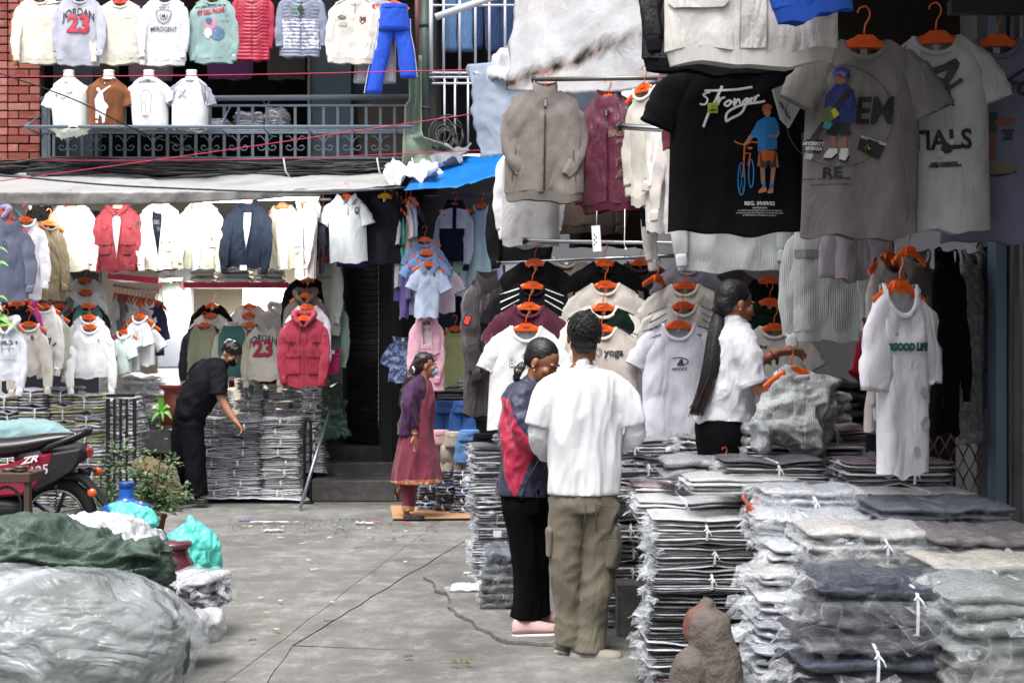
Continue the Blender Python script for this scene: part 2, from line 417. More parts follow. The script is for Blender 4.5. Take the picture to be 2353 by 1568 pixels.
def garment(label, pos, W=.26, L=.66, ws=None, col='e6e6e6', scol=None, rib=None, sleeve='long', collar='crew', rz=0., ry=0., rx=0.,
            T=.036, nw=.085, nd=.075, sd=.045, fold=.020, res=22, seed=None, band=False, name='sweatshirt', cat='sweatshirt', kind='', wr=.5, rough=.88,
            mott=None, open_=None, inner='e8eae8', quilt=0., zipc=None, prints=None, hang=True, hangmat=None, group=None, spose=None, cuff=None, hemw=1.02, pockets=None,
            neck_tag=True, flare=0., sr=None, hlabel=None, yscol=None, scut=False, hs=1., T2=None):
    GCOUNT[0] += 1; rnd = random.Random(seed if seed is not None else GCOUNT[0]*7+1)
    if hang and W < .3: rz += math.radians(rnd.uniform(-6, 6)); ry += math.radians(rnd.uniform(-1.6, 1.6))
    ws = ws or W*.86; scol = scol or col; rib = rib or col
    M_ = cloth(col, rough, wr, kind, mott); MS = cloth(scol, rough, wr, kind, mott if scol == col else None); MR = cloth(rib, .9, .3, 'cord' if rib == col else '')
    t = thing(name, label, cat, pos, group=group, rot=(rx, ry, rz))
    ph = [rnd.uniform(0, 6.28) for _ in range(6)]; so_ = rnd.uniform(0, 90); k1 = rnd.uniform(13, 22); k2 = rnd.uniform(28, 40)
    lean = rnd.uniform(-.02, .02)
    zb0 = -L+(.05 if band else 0)
    def zb(u): return zb0+.008*math.sin(u*4+ph[0])+.006*math.sin(u*9+ph[1])-.010*(1-u*u)
    def bw(v):
        if v < .3: return lerp(ws, W, smooth01(v/.3))
        return lerp(W, W*hemw, (v-.3)/.7)+flare*max(0, v-.3)
    def top(x, front):
        ax = abs(x)
        if ax < nw: return -(nd if front else .018)*math.sqrt(max(0, 1-(ax/nw)**2))
        return -sd*(ax-nw)/(ws-nw)-.012*smooth01((ax-nw)/(ws-nw))
    def fy(x, z, v):
        a = fold*(.25+.9*min(1, v)**.8)
        f = a*.75*(.55*math.sin(k1*x+ph[2]+1.1*math.sin(3.1*z+ph[3]))+.35*math.sin(k2*x+ph[4]+.8*math.sin(4*z+ph[5])))
        f += a*1.0*nz(x*6+so_, z*2.4, so_)+a*.9*(.28-abs(nz(x*9+so_, z*4.5+so_+x*3, 3)))+a*.35*nz(x*17, z*11+so_, 3)
        # pull lines from the shoulders
        f += fold*.5*math.exp(-v*3)*math.sin((abs(x)+z*.8)*55+ph[1])*.5
        if quilt: f += 0
        return f
    def yy(u, v, x, z, front):
        pr = max(0., 1-abs(u)**5)**.5
        tv = T*lerp(.35, 1, smooth01(v/.22))
        if T2 is not None: tv = lerp(tv, T2, smooth01(v))
        if abs(u*ws) < nw: tv = max(tv, T*.7)
        q = -quilt_y(z, v)*pr*.6 if quilt else 0
        return (-1 if front else 1)*(tv*pr)+fy(x, z, v)*(1 if front else .6)+(q if front else 0)
    def quilt_y(z, v): return .016*abs(math.sin(math.pi*z/quilt+.25*math.sin(x_c[0]*9)))**.55
    x_c = [0]
    def pt(u, v, front, off=0):
        x = bw(v)*u; tz = top(u*ws, front); z = tz*(1-v)+zb(u)*v; x_c[0] = x
        return Vector((x+lean*v, yy(u, v, x, z, front)-off, z))
    def surf(x, z, off=.004, front=True):
        x -= 0; v = .5
        for _ in range(4):
            u = max(-1, min(1, (x-lean*v)/bw(v))); tz = top(u*ws, front); v = max(0, min(1, (tz-z)/(tz-zb(u))))
        p = pt(u, v, front, off if front else -off)
        return Vector((x, p.y, z))
    nu = res; nv = int(res*1.1) if not quilt else max(int(L/quilt*6), res)
    us = [math.sin((-1+2*i/nu)*math.pi/2) for i in range(nu+1)]
    def panel(mb, front, u0, u1, m):
        vs = []; fs = []
        n = nu if not callable(u0) and not callable(u1) else nu//2
        for j in range(nv+1):
            v = j/nv
            a = u0(v) if callable(u0) else u0; b = u1(v) if callable(u1) else u1
            for i in range(n+1):
                s = i/n
                if not callable(u0) and not callable(u1): u = us[i] if n == nu else lerp(a, b, s)
                else: u = lerp(a, b, s)
                vs.append(pt(u, v, front))
        for j in range(nv):
            for i in range(n): q = j*(n+1)+i; f = (q, q+1, q+n+2, q+n+1); fs.append(f if not front else f[::-1])
        mb.add(vs, fs, m)
    mb = MB(); panel(mb, False, -1, 1, M_)
    if open_:
        o0, o1, side = open_   # half-opening at top and bottom, sideways offset
        panel(mb, True, -1, lambda v: -lerp(o0, o1, smooth01(v*1.1))+side, M_); panel(mb, True, lambda v: lerp(o0, o1, smooth01(v*1.1))+side, 1, M_)
        mi = MB(); vs = []; fs = []
        for j in range(13):
            v = j/12
            for i in range(13):
                u = -.75+1.5*i/12; p = pt(u, v, True); vs.append(Vector((p.x*.93, p.y+.022, p.z-.012)))
        for j in range(12):
            for i in range(12): q = j*13+i; fs.append((q, q+13, q+14, q+1))
        mi.add(vs, fs); mi.build('inner_shirt', cloth(inner), t)
        for s in (-1, 1):   # turned-back front edge
            e = MB(); pts = []
            for j in range(nv+1):
                v = j/nv; u = s*lerp(o0, o1, smooth01(v*1.1))+side; p = pt(u, v, True, .006); pts.append(p)
            e.tube(pts, .008, 6); e.build('front_edge', M_, t)
    else: panel(mb, True, -1, 1, M_)
    mb.build('body', M_, t)
    # sleeves
    if sleeve:
        if sleeve == 'short': base = [(-.065, 0, -.075), (-.01, -.004, -.115), (.038, -.008, -.18), (.07, -.01, -.245)]; rr = [.074, .082, .080, .078]
        elif sleeve == 'half': base = [(-.065, 0, -.08), (-.005, -.006, -.13), (.03, -.01, -.24), (.045, -.012, -.36)]; rr = [.075, .08, .075, .072]
        else: base = [(-.065, 0, -.08), (-.005, -.004, -.14), (.022, -.014, -.28), (.036, -.024, -.42), (.026, -.03, -.56)]; rr = [.070, .074, .066, .057, .043]
        if sr: rr = [r*sr for r in rr]
        for s in (-1, 1):
            bs = spose[0 if s < 0 else 1] if spose else base
            if bs is None: continue
            jx, jy, jz = rnd.uniform(-.018, .014), rnd.uniform(-.02, .015), rnd.uniform(-.015, .015)
            path = catmull([(s*(ws+p[0]+jx*q_), p[1]+jy*q_, p[2]-sd*.5+jz*q_) for p, q_ in zip(bs, (0, .4, 1, 1.6, 2.2))], 5)
            rb = [rr[min(int(i/5), len(rr)-2)]*(1-(i % 5)/5)+rr[min(int(i/5)+1, len(rr)-1)]*((i % 5)/5) if i < len(path)-1 else rr[-1] for i in range(len(path))]
            m2 = MB(); n = 14; vs = []; off = rnd.uniform(0, 50)
            N = len(path)
            for i, p in enumerate(path):
                tt = (path[min(i+1, N-1)]-path[max(i-1, 0)]).normalized(); ax = tt.cross(Vector((0, 1, 0))).normalized(); ay = Vector((0, 1, 0))
                for j in range(n):
                    an = 2*math.pi*j/n; r = rb[i]*(1+.20*nz(math.cos(an)*2+off, math.sin(an)*2, i*.45)-.16*abs(nz(math.cos(an)*1.2+off, 3+math.sin(an), i*.8)))
                    if quilt: r += .010*abs(math.sin(math.pi*(i/N)*(abs(p.z)*1.0+.5)/quilt*.8))
                    wv = .012*nz(p.z*12+off, an, 2)
                    vs.append(p+ax*math.cos(an)*r*.86+ay*(math.copysign(abs(math.sin(an))**.7, math.sin(an))*r*.23+wv))
            fs = [(i*n+j, i*n+(j+1) % n, (i+1)*n+(j+1) % n, (i+1)*n+j) for i in range(N-1) for j in range(n)]
            c = len(vs); tt = (path[-1]-path[-2]).normalized()
            for j in range(n): vs.append(path[-1]+(vs[(N-1)*n+j]-path[-1])*.86-tt*.02)
            fs += [((N-1)*n+j, (N-1)*n+(j+1) % n, c+(j+1) % n, c+j) for j in range(n)]+[tuple(range(c, c+n))]
            m2.add(vs, fs); m2.build('sleeve', MS, t)
            if sleeve == 'long' and cuff is not False:
                cf = MB(); r = rb[-1]*.80
                cf.tube([path[-1]-tt*.012, path[-1]+tt*.012, path[-1]+tt*.045, path[-1]+tt*.055], [r*.95, r*1.0, r*.97, r*.9], 12, flat=(.9, .38)); cf.build('cuff', cloth(cuff or rib, .9, .3), t)
    # hem band
    if band:
        vs = []; n = 28
        for k in range(3):
            for i in range(n):
                a = 2*math.pi*i/n; u = math.cos(a); front = math.sin(a) > 0
                p = pt(u, 1, front); q = .985-.025*k
                vs.append(Vector((p.x*q, p.y*(1-.05*k), p.z+.010-.03*k)))
        hb = MB(); hb.add(vs, [(k*n+i, k*n+(i+1) % n, (k+1)*n+(i+1) % n, (k+1)*n+i) for k in range(2) for i in range(n)])
        hb.build('hem_band', MR, t)
    # collars
    def neckpts(n=20, dr=0, dz=0, dn=0):
        o = []
        for i in range(n):
            a = 2*math.pi*i/n; x = math.cos(a)*nw*(1+dr); front = math.sin(a) > 0
            d = (nd+dn) if front else .018
            o.append(Vector((x, -math.sin(a)*T*.72, -d*abs(math.sin(a))+dz)))
        return o
    if collar in ('crew', 'v'):
        c = MB(); pp = neckpts(24); n = 6; vs = []
        for i, p in enumerate(pp):
            for j in range(n):
                a = 2*math.pi*j/n; d = Vector((p.x, p.y, 0)).normalized() if p.length > 0 else Vector((1, 0, 0))
                dd = Vector((p.x/nw, p.y/T*.3, p.z/nd*1.)).normalized()
                vs.append(p+dd*math.cos(a)*.011+Vector((0, -1 if p.y < 0 else 1, 0))*math.sin(a)*.005+Vector((0, -.003 if p.y < 0 else 0, 0)))
        N = len(pp); c.add(vs, [(i*n+j, ((i+1) % N)*n+j, ((i+1) % N)*n+(j+1) % n, i*n+(j+1) % n) for i in range(N) for j in range(n)])
        c.build('collar', MR if rib != col else M_, t)
    elif collar == 'stand':
        c = MB(); vs = []; pp = neckpts(24)
        for k, (dr, dz) in enumerate(((.03, -.01), (.0, .02), (-.06, .052), (-.10, .056))):
            for p in pp: vs.append(Vector((p.x*(1+dr), p.y*(1+dr), p.z*(.8 if k else 1)+dz)))
        N = len(pp); c.add(vs, [(k*N+i, k*N+(i+1) % N, (k+1)*N+(i+1) % N, (k+1)*N+i) for k in range(3) for i in range(N)]); c.build('collar', MR if rib != col else M_, t)
    elif collar == 'polo':
        c = MB(); pp = neckpts(24); c.tube([pp[i % 24]+Vector((0, 0, .012)) for i in range(12, 25)], .013, 6, flat=(1, .5))
        for s in (-1, 1):
            vs = [(s*nw*.98, -T*.25, .022), (s*nw*.55, -T*.9, -.012), (s*.012, -T*1.0, -nd*.95), (s*.045, -T*1.18, -nd*1.25), (s*nw*1.25, -T*.55, -.02), (s*nw*.9, -T*.98, -.045)]
            c.add([Vector(v)+Vector((0, -.008, 0)) for v in vs], [(0, 1, 5, 4), (1, 2, 3, 5)])
        c.build('collar', cloth(rib), t)
        if neck_tag:
            decal('placket', poly2d([(-.014, -nd), (.014, -nd), (.014, -nd-.11), (-.014, -nd-.11)]), surf, M_, t, .006)
    elif collar == 'hood':
        c = MB()
        for s in (-1, 1):
            c.tube(catmull([(s*.012, -T*1.15, -nd*1.25), (s*nw*.72, -T*1.15, -nd*.55), (s*nw*1.12, -T*.5, .012), (s*nw*1.0, T*.7, .038), (s*nw*.4, T*1.3, .03), (0, T*1.5, .02)], 4), [.016]*3+[.024]*4+[.030]*5+[.034]*5+[.034]*4, 9)
        c.tube([(0, T*1.8, .035), (0, T*2.1, -.04), (0, T*2.0, -.13), (0, T*1.6, -.17)], [.075, .11, .10, .05], 12, flat=(1.0, .5))
        c.build('hood', M_, t)
        for s in (-1, 1):
            d = MB(); d.tube([surf(s*.03, -nd*1.15, .012), surf(s*.034, -nd-.08, .010), surf(s*.03, -nd-.17, .010)], .0035, 5); d.build('drawstring', cloth(rib), t)
    if neck_tag and collar in ('crew', 'hood') and not open_:
        q = MB(); q.box((.004, T*.62, -.036), (.026, .002, .034)); q.build('size_label', plain('f2f2f0', .6), t, False)
    if zipc:
        decal('zip', poly2d([(-.006, -nd-.004), (.006, -nd-.004), (.006, zb0+.01), (-.006, zb0+.01)]), surf, plain(zipc, .4), t, .006, .04)
        q = MB(); q.box(surf(0, -nd-.03, .011), (.012, .006, .04)); q.build('zip_pull', plain('b9bcc0', .3, 1.), t, False)
    if yscol:   # contrast raglan yoke
        for s in (-1, 1):
            decal('raglan_panel', poly2d([(s*nw*1.08, -.012), (s*ws*.98, -sd-.02), (s*W*.97, -.26), (s*(W*.86), -.27), (s*nw*1.6, -.09)][::s]), surf, cloth(yscol), t, .005)
    for i, pk in enumerate(pockets or []):   # (cx, cz, w, h, kind)
        cx, cz, w, h, kd = pk
        decal('pocket', poly2d([(cx-w/2, cz+h/2), (cx-w/2, cz-h/2+.02), (cx-w/2+.02, cz-h/2), (cx+w/2-.02, cz-h/2), (cx+w/2, cz-h/2+.02), (cx+w/2, cz+h/2)]), surf, M_, t, .010)
        if kd == 'flap':
            decal('pocket_flap', poly2d([(cx-w/2-.008, cz+h/2+.006), (cx-w/2-.008, cz+h/2-.034), (cx, cz+h/2-.052), (cx+w/2+.008, cz+h/2-.034), (cx+w/2+.008, cz+h/2+.006)]), surf, M_, t, .017)
            b = MB(); c0 = surf(cx, cz+h/2-.036, .020); b.lathe([(0, 0), (.008, 0), (.008, .004), (0, .005)], (0, 0, 0), 10)
            ob = b.build('button', plain('1a1a1c', .4), t); ob.location = c0; ob.rotation_euler = (R(90), 0, 0)
    for pr in (prints or []):
        nm, vf, hx = pr[:3]; decal(nm, vf, surf, hx if not isinstance(hx, str) else plain(hx, .6), t, pr[3] if len(pr) > 3 else .005, pr[4] if len(pr) > 4 else .03)
    if hang:
        m3 = t.matrix_basis if False else Matrix.Translation(Vector(pos))@Matrix.Rotation(rz, 4, 'Z')
        hp = Vector(pos)+Vector((0, 0, -.012+.006))
        ht = hanger(hp, hlabel or hlab(label), rz, ry, hs, mat=hangmat)
    return t
def GP(label, cx, ytop, bw, len_, d, **k):
    """garment placed from its measured width, length and distance"""
    s = d/F; pos = P(cx, ytop, d)
    k.setdefault('hemw', 1.02)
    return garment(label, pos, W=bw*s/2, L=len_*s, **k)
def txt(s, size, dx, dz, hx, bold=0., shear=0., sx=1., rot=0, arch=0, nm='lettering', off=.006):
    return (nm, move2d(text2d(s, size, bold, shear, sx), dx, dz, rot, arch), hx, off, .04)
def trousers(label, pos, W=.19, L=.95, col='2a4fc0', stripe=None, rz=0, legs=((-.10, -.02), (.10, .0)), name='trousers', cat='trousers', fold=.012, r0=.10, r1=.10, hang=True, group=None, lz=(1., 1.), hlabel=None, wband=None, cargo=False):
    GCOUNT[0] += 1; rnd = random.Random(GCOUNT[0])
    t = thing(name, label, cat, pos, rz, group); m = cloth(col, .8, .8)
    b = MB(); o = rnd.uniform(0, 50)
    rings = []
    for k in range(6):
        z = -.27*k/5*(L/.95); w = W*lerp(.9, 1.08, k/5)
        rings.append([Vector((math.cos(a)*w, math.sin(a)*.075+.008*nz(a*2, z*9, o), z)) for a in [2*math.pi*i/20 for i in range(20)]])
    b.loft(rings); b.build('hip_panel', m, t)
    for s, (dx, dy), lf in ((-1, legs[0], lz[0]), (1, legs[1], lz[1])):
        q = MB(); pts = [(s*W*.52, 0, -.14*(L/.95)), (s*W*.56, 0, -.30*(L/.95)), (s*W*.6+dx*.5, dy*.5, -.6*(L/.95)*lf), (s*W*.6+dx, dy, -L*lf)]
        path = catmull(pts, 6); n = 16; vs = []; N = len(path)
        for i, p in enumerate(path):
            r = lerp(r0, r1, i/N)
            for j in range(n):
                a = 2*math.pi*j/n; rr = r*(1+.16*nz(math.cos(a)*1.6+o, math.sin(a)*1.6, i*.3))
                vs.append(p+Vector((math.cos(a)*rr, math.sin(a)*rr*.5, 0)))
        q.add(vs, [(i*n+j, i*n+(j+1) % n, (i+1)*n+(j+1) % n, (i+1)*n+j) for i in range(N-1) for j in range(n)]+[tuple(range((N-1)*n, N*n))])
        q.build('leg', m, t)
        if stripe:
            q = MB(); vs = []; fs = []
            for i, p in enumerate(path):
                r = lerp(r0, r1, i/N)*1.03
                for a in (-.35, .02, .4): vs.append(p+Vector((s*math.cos(a)*r*1.02, -math.sin(a+.5)*r*.52-.004, 0)))
                if i:
                    k = 3*i; fs += [(k-3, k-2, k+1, k), (k-2, k-1, k+2, k+1)]
            q.add(vs, fs); q.build('side_stripe', cloth(stripe), t)
        if cargo:
            q = MB(); q.box((s*W*.6+dx*.3+s*r0*.2, -r0*.5, -.42*L), (.10, .02, .16), bev=.008); q.build('pocket', m, t)
    wbm = MB(); wbm.loft([[Vector((math.cos(a)*W*.91*f, math.sin(a)*.078*f, z)) for a in [2*math.pi*i/20 for i in range(20)]] for z, f in ((.02, .97), (.015, 1), (-.02, 1.01), (-.03, .98))])
    wbm.build('waistband', cloth(wband or col, .85, .9), t)
    if hang: hanger(Vector(pos)+Vector((0, 0, .04)), hlabel or hlab(label), rz)
    return t
# ================================================================ GROUND
def concrete(h='8a8a88', name='concrete', wet=.35, sc=1.):
    key = ('conc', h, wet, sc)
    if key in _M: return _M[key]
    m = bpy.data.materials.new(name); nt, b = nodes_of(m)
    geo = nt.nodes.new('ShaderNodeNewGeometry'); co = geo.outputs['Position']
    c = hexc(h)
    n1 = _noise(nt, co, 1.3*sc, 9, .68, .4); n2 = _noise(nt, co, 5.5*sc, 10, .75); n3 = _noise(nt, co, 48*sc, 6, .8)
    base = _mix(nt, _ramp(nt, n1, [(.36, _g(0)), (.64, _g(1))]), tuple(x*.58 for x in c[:3])+(1,), tuple(x*1.12 for x in c[:3])+(1,))
    base = _mix(nt, _ramp(nt, n2, [(.38, _g(.7)), (.56, _g(0))]), base, tuple(x*.45 for x in c[:3])+(1,))
    base = _mix(nt, _ramp(nt, n2, [(.55, _g(0)), (.66, _g(.7))]), base, tuple(min(1, x*1.55) for x in c[:3])+(1,))
    v = nt.nodes.new('ShaderNodeTexVoronoi'); v.inputs['Scale'].default_value = 26*sc; nt.links.new(co, v.inputs['Vector'])
    sp = _ramp(nt, v.outputs['Distance'], [(.0, _g(.6)), (.10, _g(.4)), (.16, _g(0))])
    sp2 = _mix(nt, _ramp(nt, _noise(nt, co, 9, 2), [(.55, _g(0)), (.62, _g(1))]), _g(0), sp)
    base = _mix(nt, sp2, base, (.42, .41, .39, 1))
    base = _mix(nt, _ramp(nt, n3, [(.34, _g(.65)), (.52, _g(0))]), base, tuple(x*.4 for x in c[:3])+(1,))
    nt.links.new(base, b.inputs['Base Color'])
    rr = _ramp(nt, n1, [(.3, _g(.48)), (.65, _g(.85))]); nt.links.new(rr, b.inputs['Roughness'])
    nr = _bump(nt, n2, .5, .015); nr = _bump(nt, n3, .6, .005, nr); nt.links.new(nr, b.inputs['Normal'])
    _M[key] = m; return m
CONC = concrete('7e7d79'); DARKJ = concrete('2c2b29', wet=0)
gm = MB()
gx = 40; gm.add([(-60, -30, -.05), (60, -30, -.05), (60, 120, -.05), (-60, 120, -.05)], [(0, 1, 2, 3)])
ground = struct(gm.build('ground', DARKJ)); ground['label'] = 'dark earth bed under the grey concrete paving'; 
def jag(a, b, n, amp, seed):
    a, b = Vector(a), Vector(b); d = (b-a); nn = Vector((-d.y, d.x)).normalized(); o = []
    for i in range(n): t = i/n; w = min(1, 4*t*(1-t)*2) if n > 1 else 0; o.append(a+d*t+nn*amp*w*(nz(t*n*.35+seed, seed*1.7)+.5*nz(t*n*.9+seed, 5)))
    return o
def g2(x, y): v = G(x, y); return Vector((v.x, v.y))
# joints and the crack, followed on the ground
A0, A1 = g2(1010, 1195), g2(470, 1600)
B0, B1 = g2(1135, 1200), g2(672, 1481); B2 = g2(585, 1610)
C1 = g2(1300, 1502); C2 = g2(1500, 1503)
crk = [g2(*p) for p in ((972, 1328), (995, 1338), (1003, 1352), (1000, 1358), (1026, 1365), (1036, 1380), (1030, 1395), (1052, 1414), (1088, 1430), (1092, 1442), (1120, 1452), (1140, 1466), (1150, 1472), (1180, 1478), (1285, 1484))]
crack = []
for i in range(len(crk)-1): crack += jag(crk[i], crk[i+1], 11, .016, i*3.1)
crack.append(crk[-1])
def slab(poly, z=0., z0=-.05, shrink=.003, gap=None):
    pts = [Vector(p) for p in poly]; n = len(pts); c = sum(pts, Vector((0, 0)))/n
    bm = bmesh.new(); tv = [bm.verts.new((p.x, p.y, z)) for p in pts]; f = bm.faces.new(tv)
    if f.normal.z < 0: bmesh.ops.reverse_faces(bm, faces=[f])
    bm.normal_update(); f = bm.faces[:][0]
    if f.normal.z < 0: f.normal_flip()
    r = bmesh.ops.inset_region(bm, faces=[f], thickness=shrink, use_even_offset=True)
    outer = [g for g in bm.faces if g is not f]
    for g in outer: pass
    for v in bm.verts:
        if v not in f.verts: v.co.z = z-.008 if shrink < .01 else z-.02
    ed = [e for e in bm.edges if len(e.link_faces) == 1]
    ex = bmesh.ops.extrude_edge_only(bm, edges=ed)
    for v in ex['geom']:
        if isinstance(v, bmesh.types.BMVert): v.co.z = z0
    bmesh.ops.recalc_face_normals(bm, faces=bm.faces)
    me = bpy.data.meshes.new('concrete_slab'); bm.to_mesh(me); bm.free(); me.materials.append(CONC)
    o = bpy.data.objects.new('concrete_slab', me); COL.objects.link(o); o.parent = ground; return o
far = 12.9
A0f = A0+(A0-A1).normalized()*1.6; B0f = B0+(B0-B1).normalized()*1.2
jA = jag(A0f, A1, 40, .02, 2); jAe = A1+(A1-A0).normalized()*4
jB = jag(B0f, B1, 40, .02, 8); jB2 = jag(B1, B2, 8, .012, 4); B2e = B2+(B2-B1).normalized()*4
jC = jag(B1, C1, 26, .014, 6); 
L_ = -14
def off2(l, dx): return [Vector((p.x+dx, p.y)) for p in l]
e = .0025
slab([(L_, -8)]+[(L_, 13.2)]+off2([A0f+Vector((0, 0))]+jA, -e)+[jAe+Vector((-e, 0)), Vector((jAe.x, -8))])
slab(off2(jA+[jAe], e)+[Vector((B2e.x-e, jAe.y if jAe.y < B2e.y else B2e.y))]+off2([B2e]+jB2[::-1][:]+jB[::-1], -e))
C3 = Vector((6, C2.y)); 
slab(off2(jB2+[B2, B2e], e)+[Vector((B2e.x+e, -8)), Vector((9, -8)), Vector((9, C2.y-.016))]+[p+Vector((0, -.016)) for p in ([C2, C1]+jC[::-1])])
# slab between joint B and the crack; the raised slab under the customers lies over it
slab(off2(jB, e)+[B1+Vector((e, .006))]+[p+Vector((0, .006)) for p in jC[1:]]+[C1+Vector((0, .006)), C2+Vector((0, .006)), Vector((9, C2.y+.006)), Vector((9, 13.2)), Vector((B0f.x+e, 13.2))], z=-.004)
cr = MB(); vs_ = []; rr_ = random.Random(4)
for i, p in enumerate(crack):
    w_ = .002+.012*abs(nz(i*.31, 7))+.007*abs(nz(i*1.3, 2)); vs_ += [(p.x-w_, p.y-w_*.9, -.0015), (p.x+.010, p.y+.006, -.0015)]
cr.add(vs_, [(2*i, 2*i+1, 2*i+3, 2*i+2) for i in range(len(crack)-1)]); cr.build('crack', concrete('474440', 'crack_debris_shade', sc=3), ground, False)  # dark ribbon gives the crack debris plus painted shade along the raised edge
slab(crack+[g2(1500, 1492), Vector((9, crk[-1].y+.05)), Vector((9, 12.2)), Vector((.2, 12.2)), g2(1100, 1210), g2(1060, 1260)], z=.014, z0=-.03, shrink=.005)
gm2 = MB(); gm2.add([(-60, 13.2, -.012), (60, 13.2, -.012), (60, 120, -.012), (-60, 120, -.012)], [(0, 1, 2, 3)]); o = gm2.build('concrete_slab', CONC, ground)
# ================================================================ BACK BUILDING (left)
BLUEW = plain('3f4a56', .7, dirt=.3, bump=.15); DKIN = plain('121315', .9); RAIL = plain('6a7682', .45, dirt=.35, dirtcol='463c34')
def pxbox(mb, x0, x1, y0, y1, d0, d1, m=None):
    a = P(x0, y0, d0); b = P(x1, y1, d0); mb.box(((a.x+b.x)/2, (d0+d1)/2, (a.z+b.z)/2), (abs(b.x-a.x), abs(d1-d0), abs(a.z-b.z)), m=m)
bld = thing('shop_building', 'dark blue-grey two storey shop building with balcony above the stalls', 'building', P(500, 1150, 14.2))
bld_inv = Vector(bld.location)
def bpart(mb, name, m, **k):
    for v in mb.v: v -= bld_inv
    return mb.build(name, m, bld, False, **k)
m = MB(); pxbox(m, 711, 806, -120, 372, 14.0, 14.3); bpart(m, 'pillar', BLUEW)
m = MB(); pxbox(m, 122, 213, -120, 372, 14.05, 14.35); bpart(m, 'pillar', BLUEW)
m = MB(); pxbox(m, 806, 985, -120, 372, 14.25, 14.4); bpart(m, 'wall', plain('2c343e', .7, dirt=.2))
m = MB(); pxbox(m, 825, 955, 330, 365, 14.18, 14.24); pxbox(m, 822, 958, 228, 330, 14.2, 14.24); bpart(m, 'door', plain('4a3b33', .6))
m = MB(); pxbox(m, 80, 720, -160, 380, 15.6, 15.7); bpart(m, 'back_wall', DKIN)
m = MB(); pxbox(m, 60, 990, 366, 402, 13.25, 15.6); bpart(m, 'balcony_floor', plain('4b5257', .8, dirt=.6, dirtcol='1c1a18'))
m = MB(); pxbox(m, 60, 990, -215, -170, 13.0, 15.7); bpart(m, 'balcony_ceiling', plain('6b6d6e', .8))
m = MB(); m.box((P(500, 0, 14.6).x-1, 15.2, 7.6), (9, 3, 4.2)); bpart(m, 'upper_wall', plain('8a5a4c', .85, dirt=.4))
m = MB(); pxbox(m, 706, 712, -100, 372, 13.95, 14.4); bpart(m, 'trim', plain('6c655a', .7))
# ground-floor walls of the lit shop
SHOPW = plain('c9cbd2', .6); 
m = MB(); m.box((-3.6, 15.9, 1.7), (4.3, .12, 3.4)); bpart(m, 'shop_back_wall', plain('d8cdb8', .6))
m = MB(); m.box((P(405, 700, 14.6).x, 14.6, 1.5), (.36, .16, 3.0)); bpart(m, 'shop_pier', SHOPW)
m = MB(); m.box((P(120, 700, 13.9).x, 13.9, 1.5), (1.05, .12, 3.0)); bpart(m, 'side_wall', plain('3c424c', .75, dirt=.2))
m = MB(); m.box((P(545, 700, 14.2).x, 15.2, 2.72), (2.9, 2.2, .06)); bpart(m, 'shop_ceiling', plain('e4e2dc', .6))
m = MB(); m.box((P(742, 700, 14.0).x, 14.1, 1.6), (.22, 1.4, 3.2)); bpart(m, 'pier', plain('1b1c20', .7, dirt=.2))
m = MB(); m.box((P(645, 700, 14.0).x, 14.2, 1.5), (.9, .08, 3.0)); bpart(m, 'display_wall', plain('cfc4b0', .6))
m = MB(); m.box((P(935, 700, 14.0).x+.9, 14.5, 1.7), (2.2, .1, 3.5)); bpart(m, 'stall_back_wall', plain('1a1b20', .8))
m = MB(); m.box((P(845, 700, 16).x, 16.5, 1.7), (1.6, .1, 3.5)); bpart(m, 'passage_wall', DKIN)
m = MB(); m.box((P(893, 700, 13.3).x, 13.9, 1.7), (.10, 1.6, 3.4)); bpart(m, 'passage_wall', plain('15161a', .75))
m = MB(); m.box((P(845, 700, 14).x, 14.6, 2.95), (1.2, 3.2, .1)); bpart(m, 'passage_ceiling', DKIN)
# pink fascia shelf of the lit shop
sh = thing('display_shelf', 'pink-edged display shelf carrying folded white clothes under the awning', 'shelf', P(545, 655, 13.0))
m = MB(); m.box((0, .2, 0), (1.05, .5, .03)); m.build('shelf_board', plain('e8e0e0', .5), sh, False)
m = MB(); m.box((0, -.06, 0), (1.06, .02, .055)); m.build('pink_edge', plain('d23a68', .45), sh, False)
sh2 = thing('display_shelf', 'shorter pink-edged shelf above the rack of small clothes', 'shelf', P(310, 640, 13.4))
m = MB(); m.box((0, .2, 0), (.52, .5, .03)); m.build('shelf_board', plain('e8e0e0', .5), sh2, False)
m = MB(); m.box((0, -.06, .0), (.53, .02, .06), rot=Matrix.Rotation(R(6), 3, 'Y')); m.build('pink_edge', plain('d23a68', .45), sh2, False)
# ceiling lamps of the shop, lit
def disc_lamp(x, y, d, label, r=.09, e=14, p=9):
    t = thing('ceiling_lamp', label, 'lamp', P(x, y, d), group='lit round ceiling lamps of the bright shop')
    m = MB(); m.lathe([(0, 0), (r, 0), (r*1.1, .01), (r*1.1, .03), (0, .03)], n=20); m.build('housing', plain('eeeeee', .5), t)
    m = MB(); m.lathe([(0, -.012), (r*.7, -.012), (r*.95, -.004), (0, -.003)], n=20); m.build('diffuser', emis('fff6e8', e), t)
    L = bpy.data.lights.new('shop_lamp', 'AREA'); L.shape = 'DISK'; L.size = r*1.6; L.energy = p; L.color = (1, .97, .92); lo = bpy.data.objects.new('shop_lamp', L); COL.objects.link(lo); lo.parent = t; lo.location = (0, 0, -.02)
disc_lamp(400, 641, 13.9, 'lit round ceiling lamp nearest the rack of small clothes', p=16)
disc_lamp(448, 650, 14.2, 'lit round ceiling lamp above the grey hanging windbreaker', p=6.5)
disc_lamp(520, 653, 13.7, 'lit round ceiling lamp under the pink shelf, middle of the shop', p=22)
disc_lamp(600, 652, 14.1, 'lit round ceiling lamp at the right end of the pink shelf', p=22)
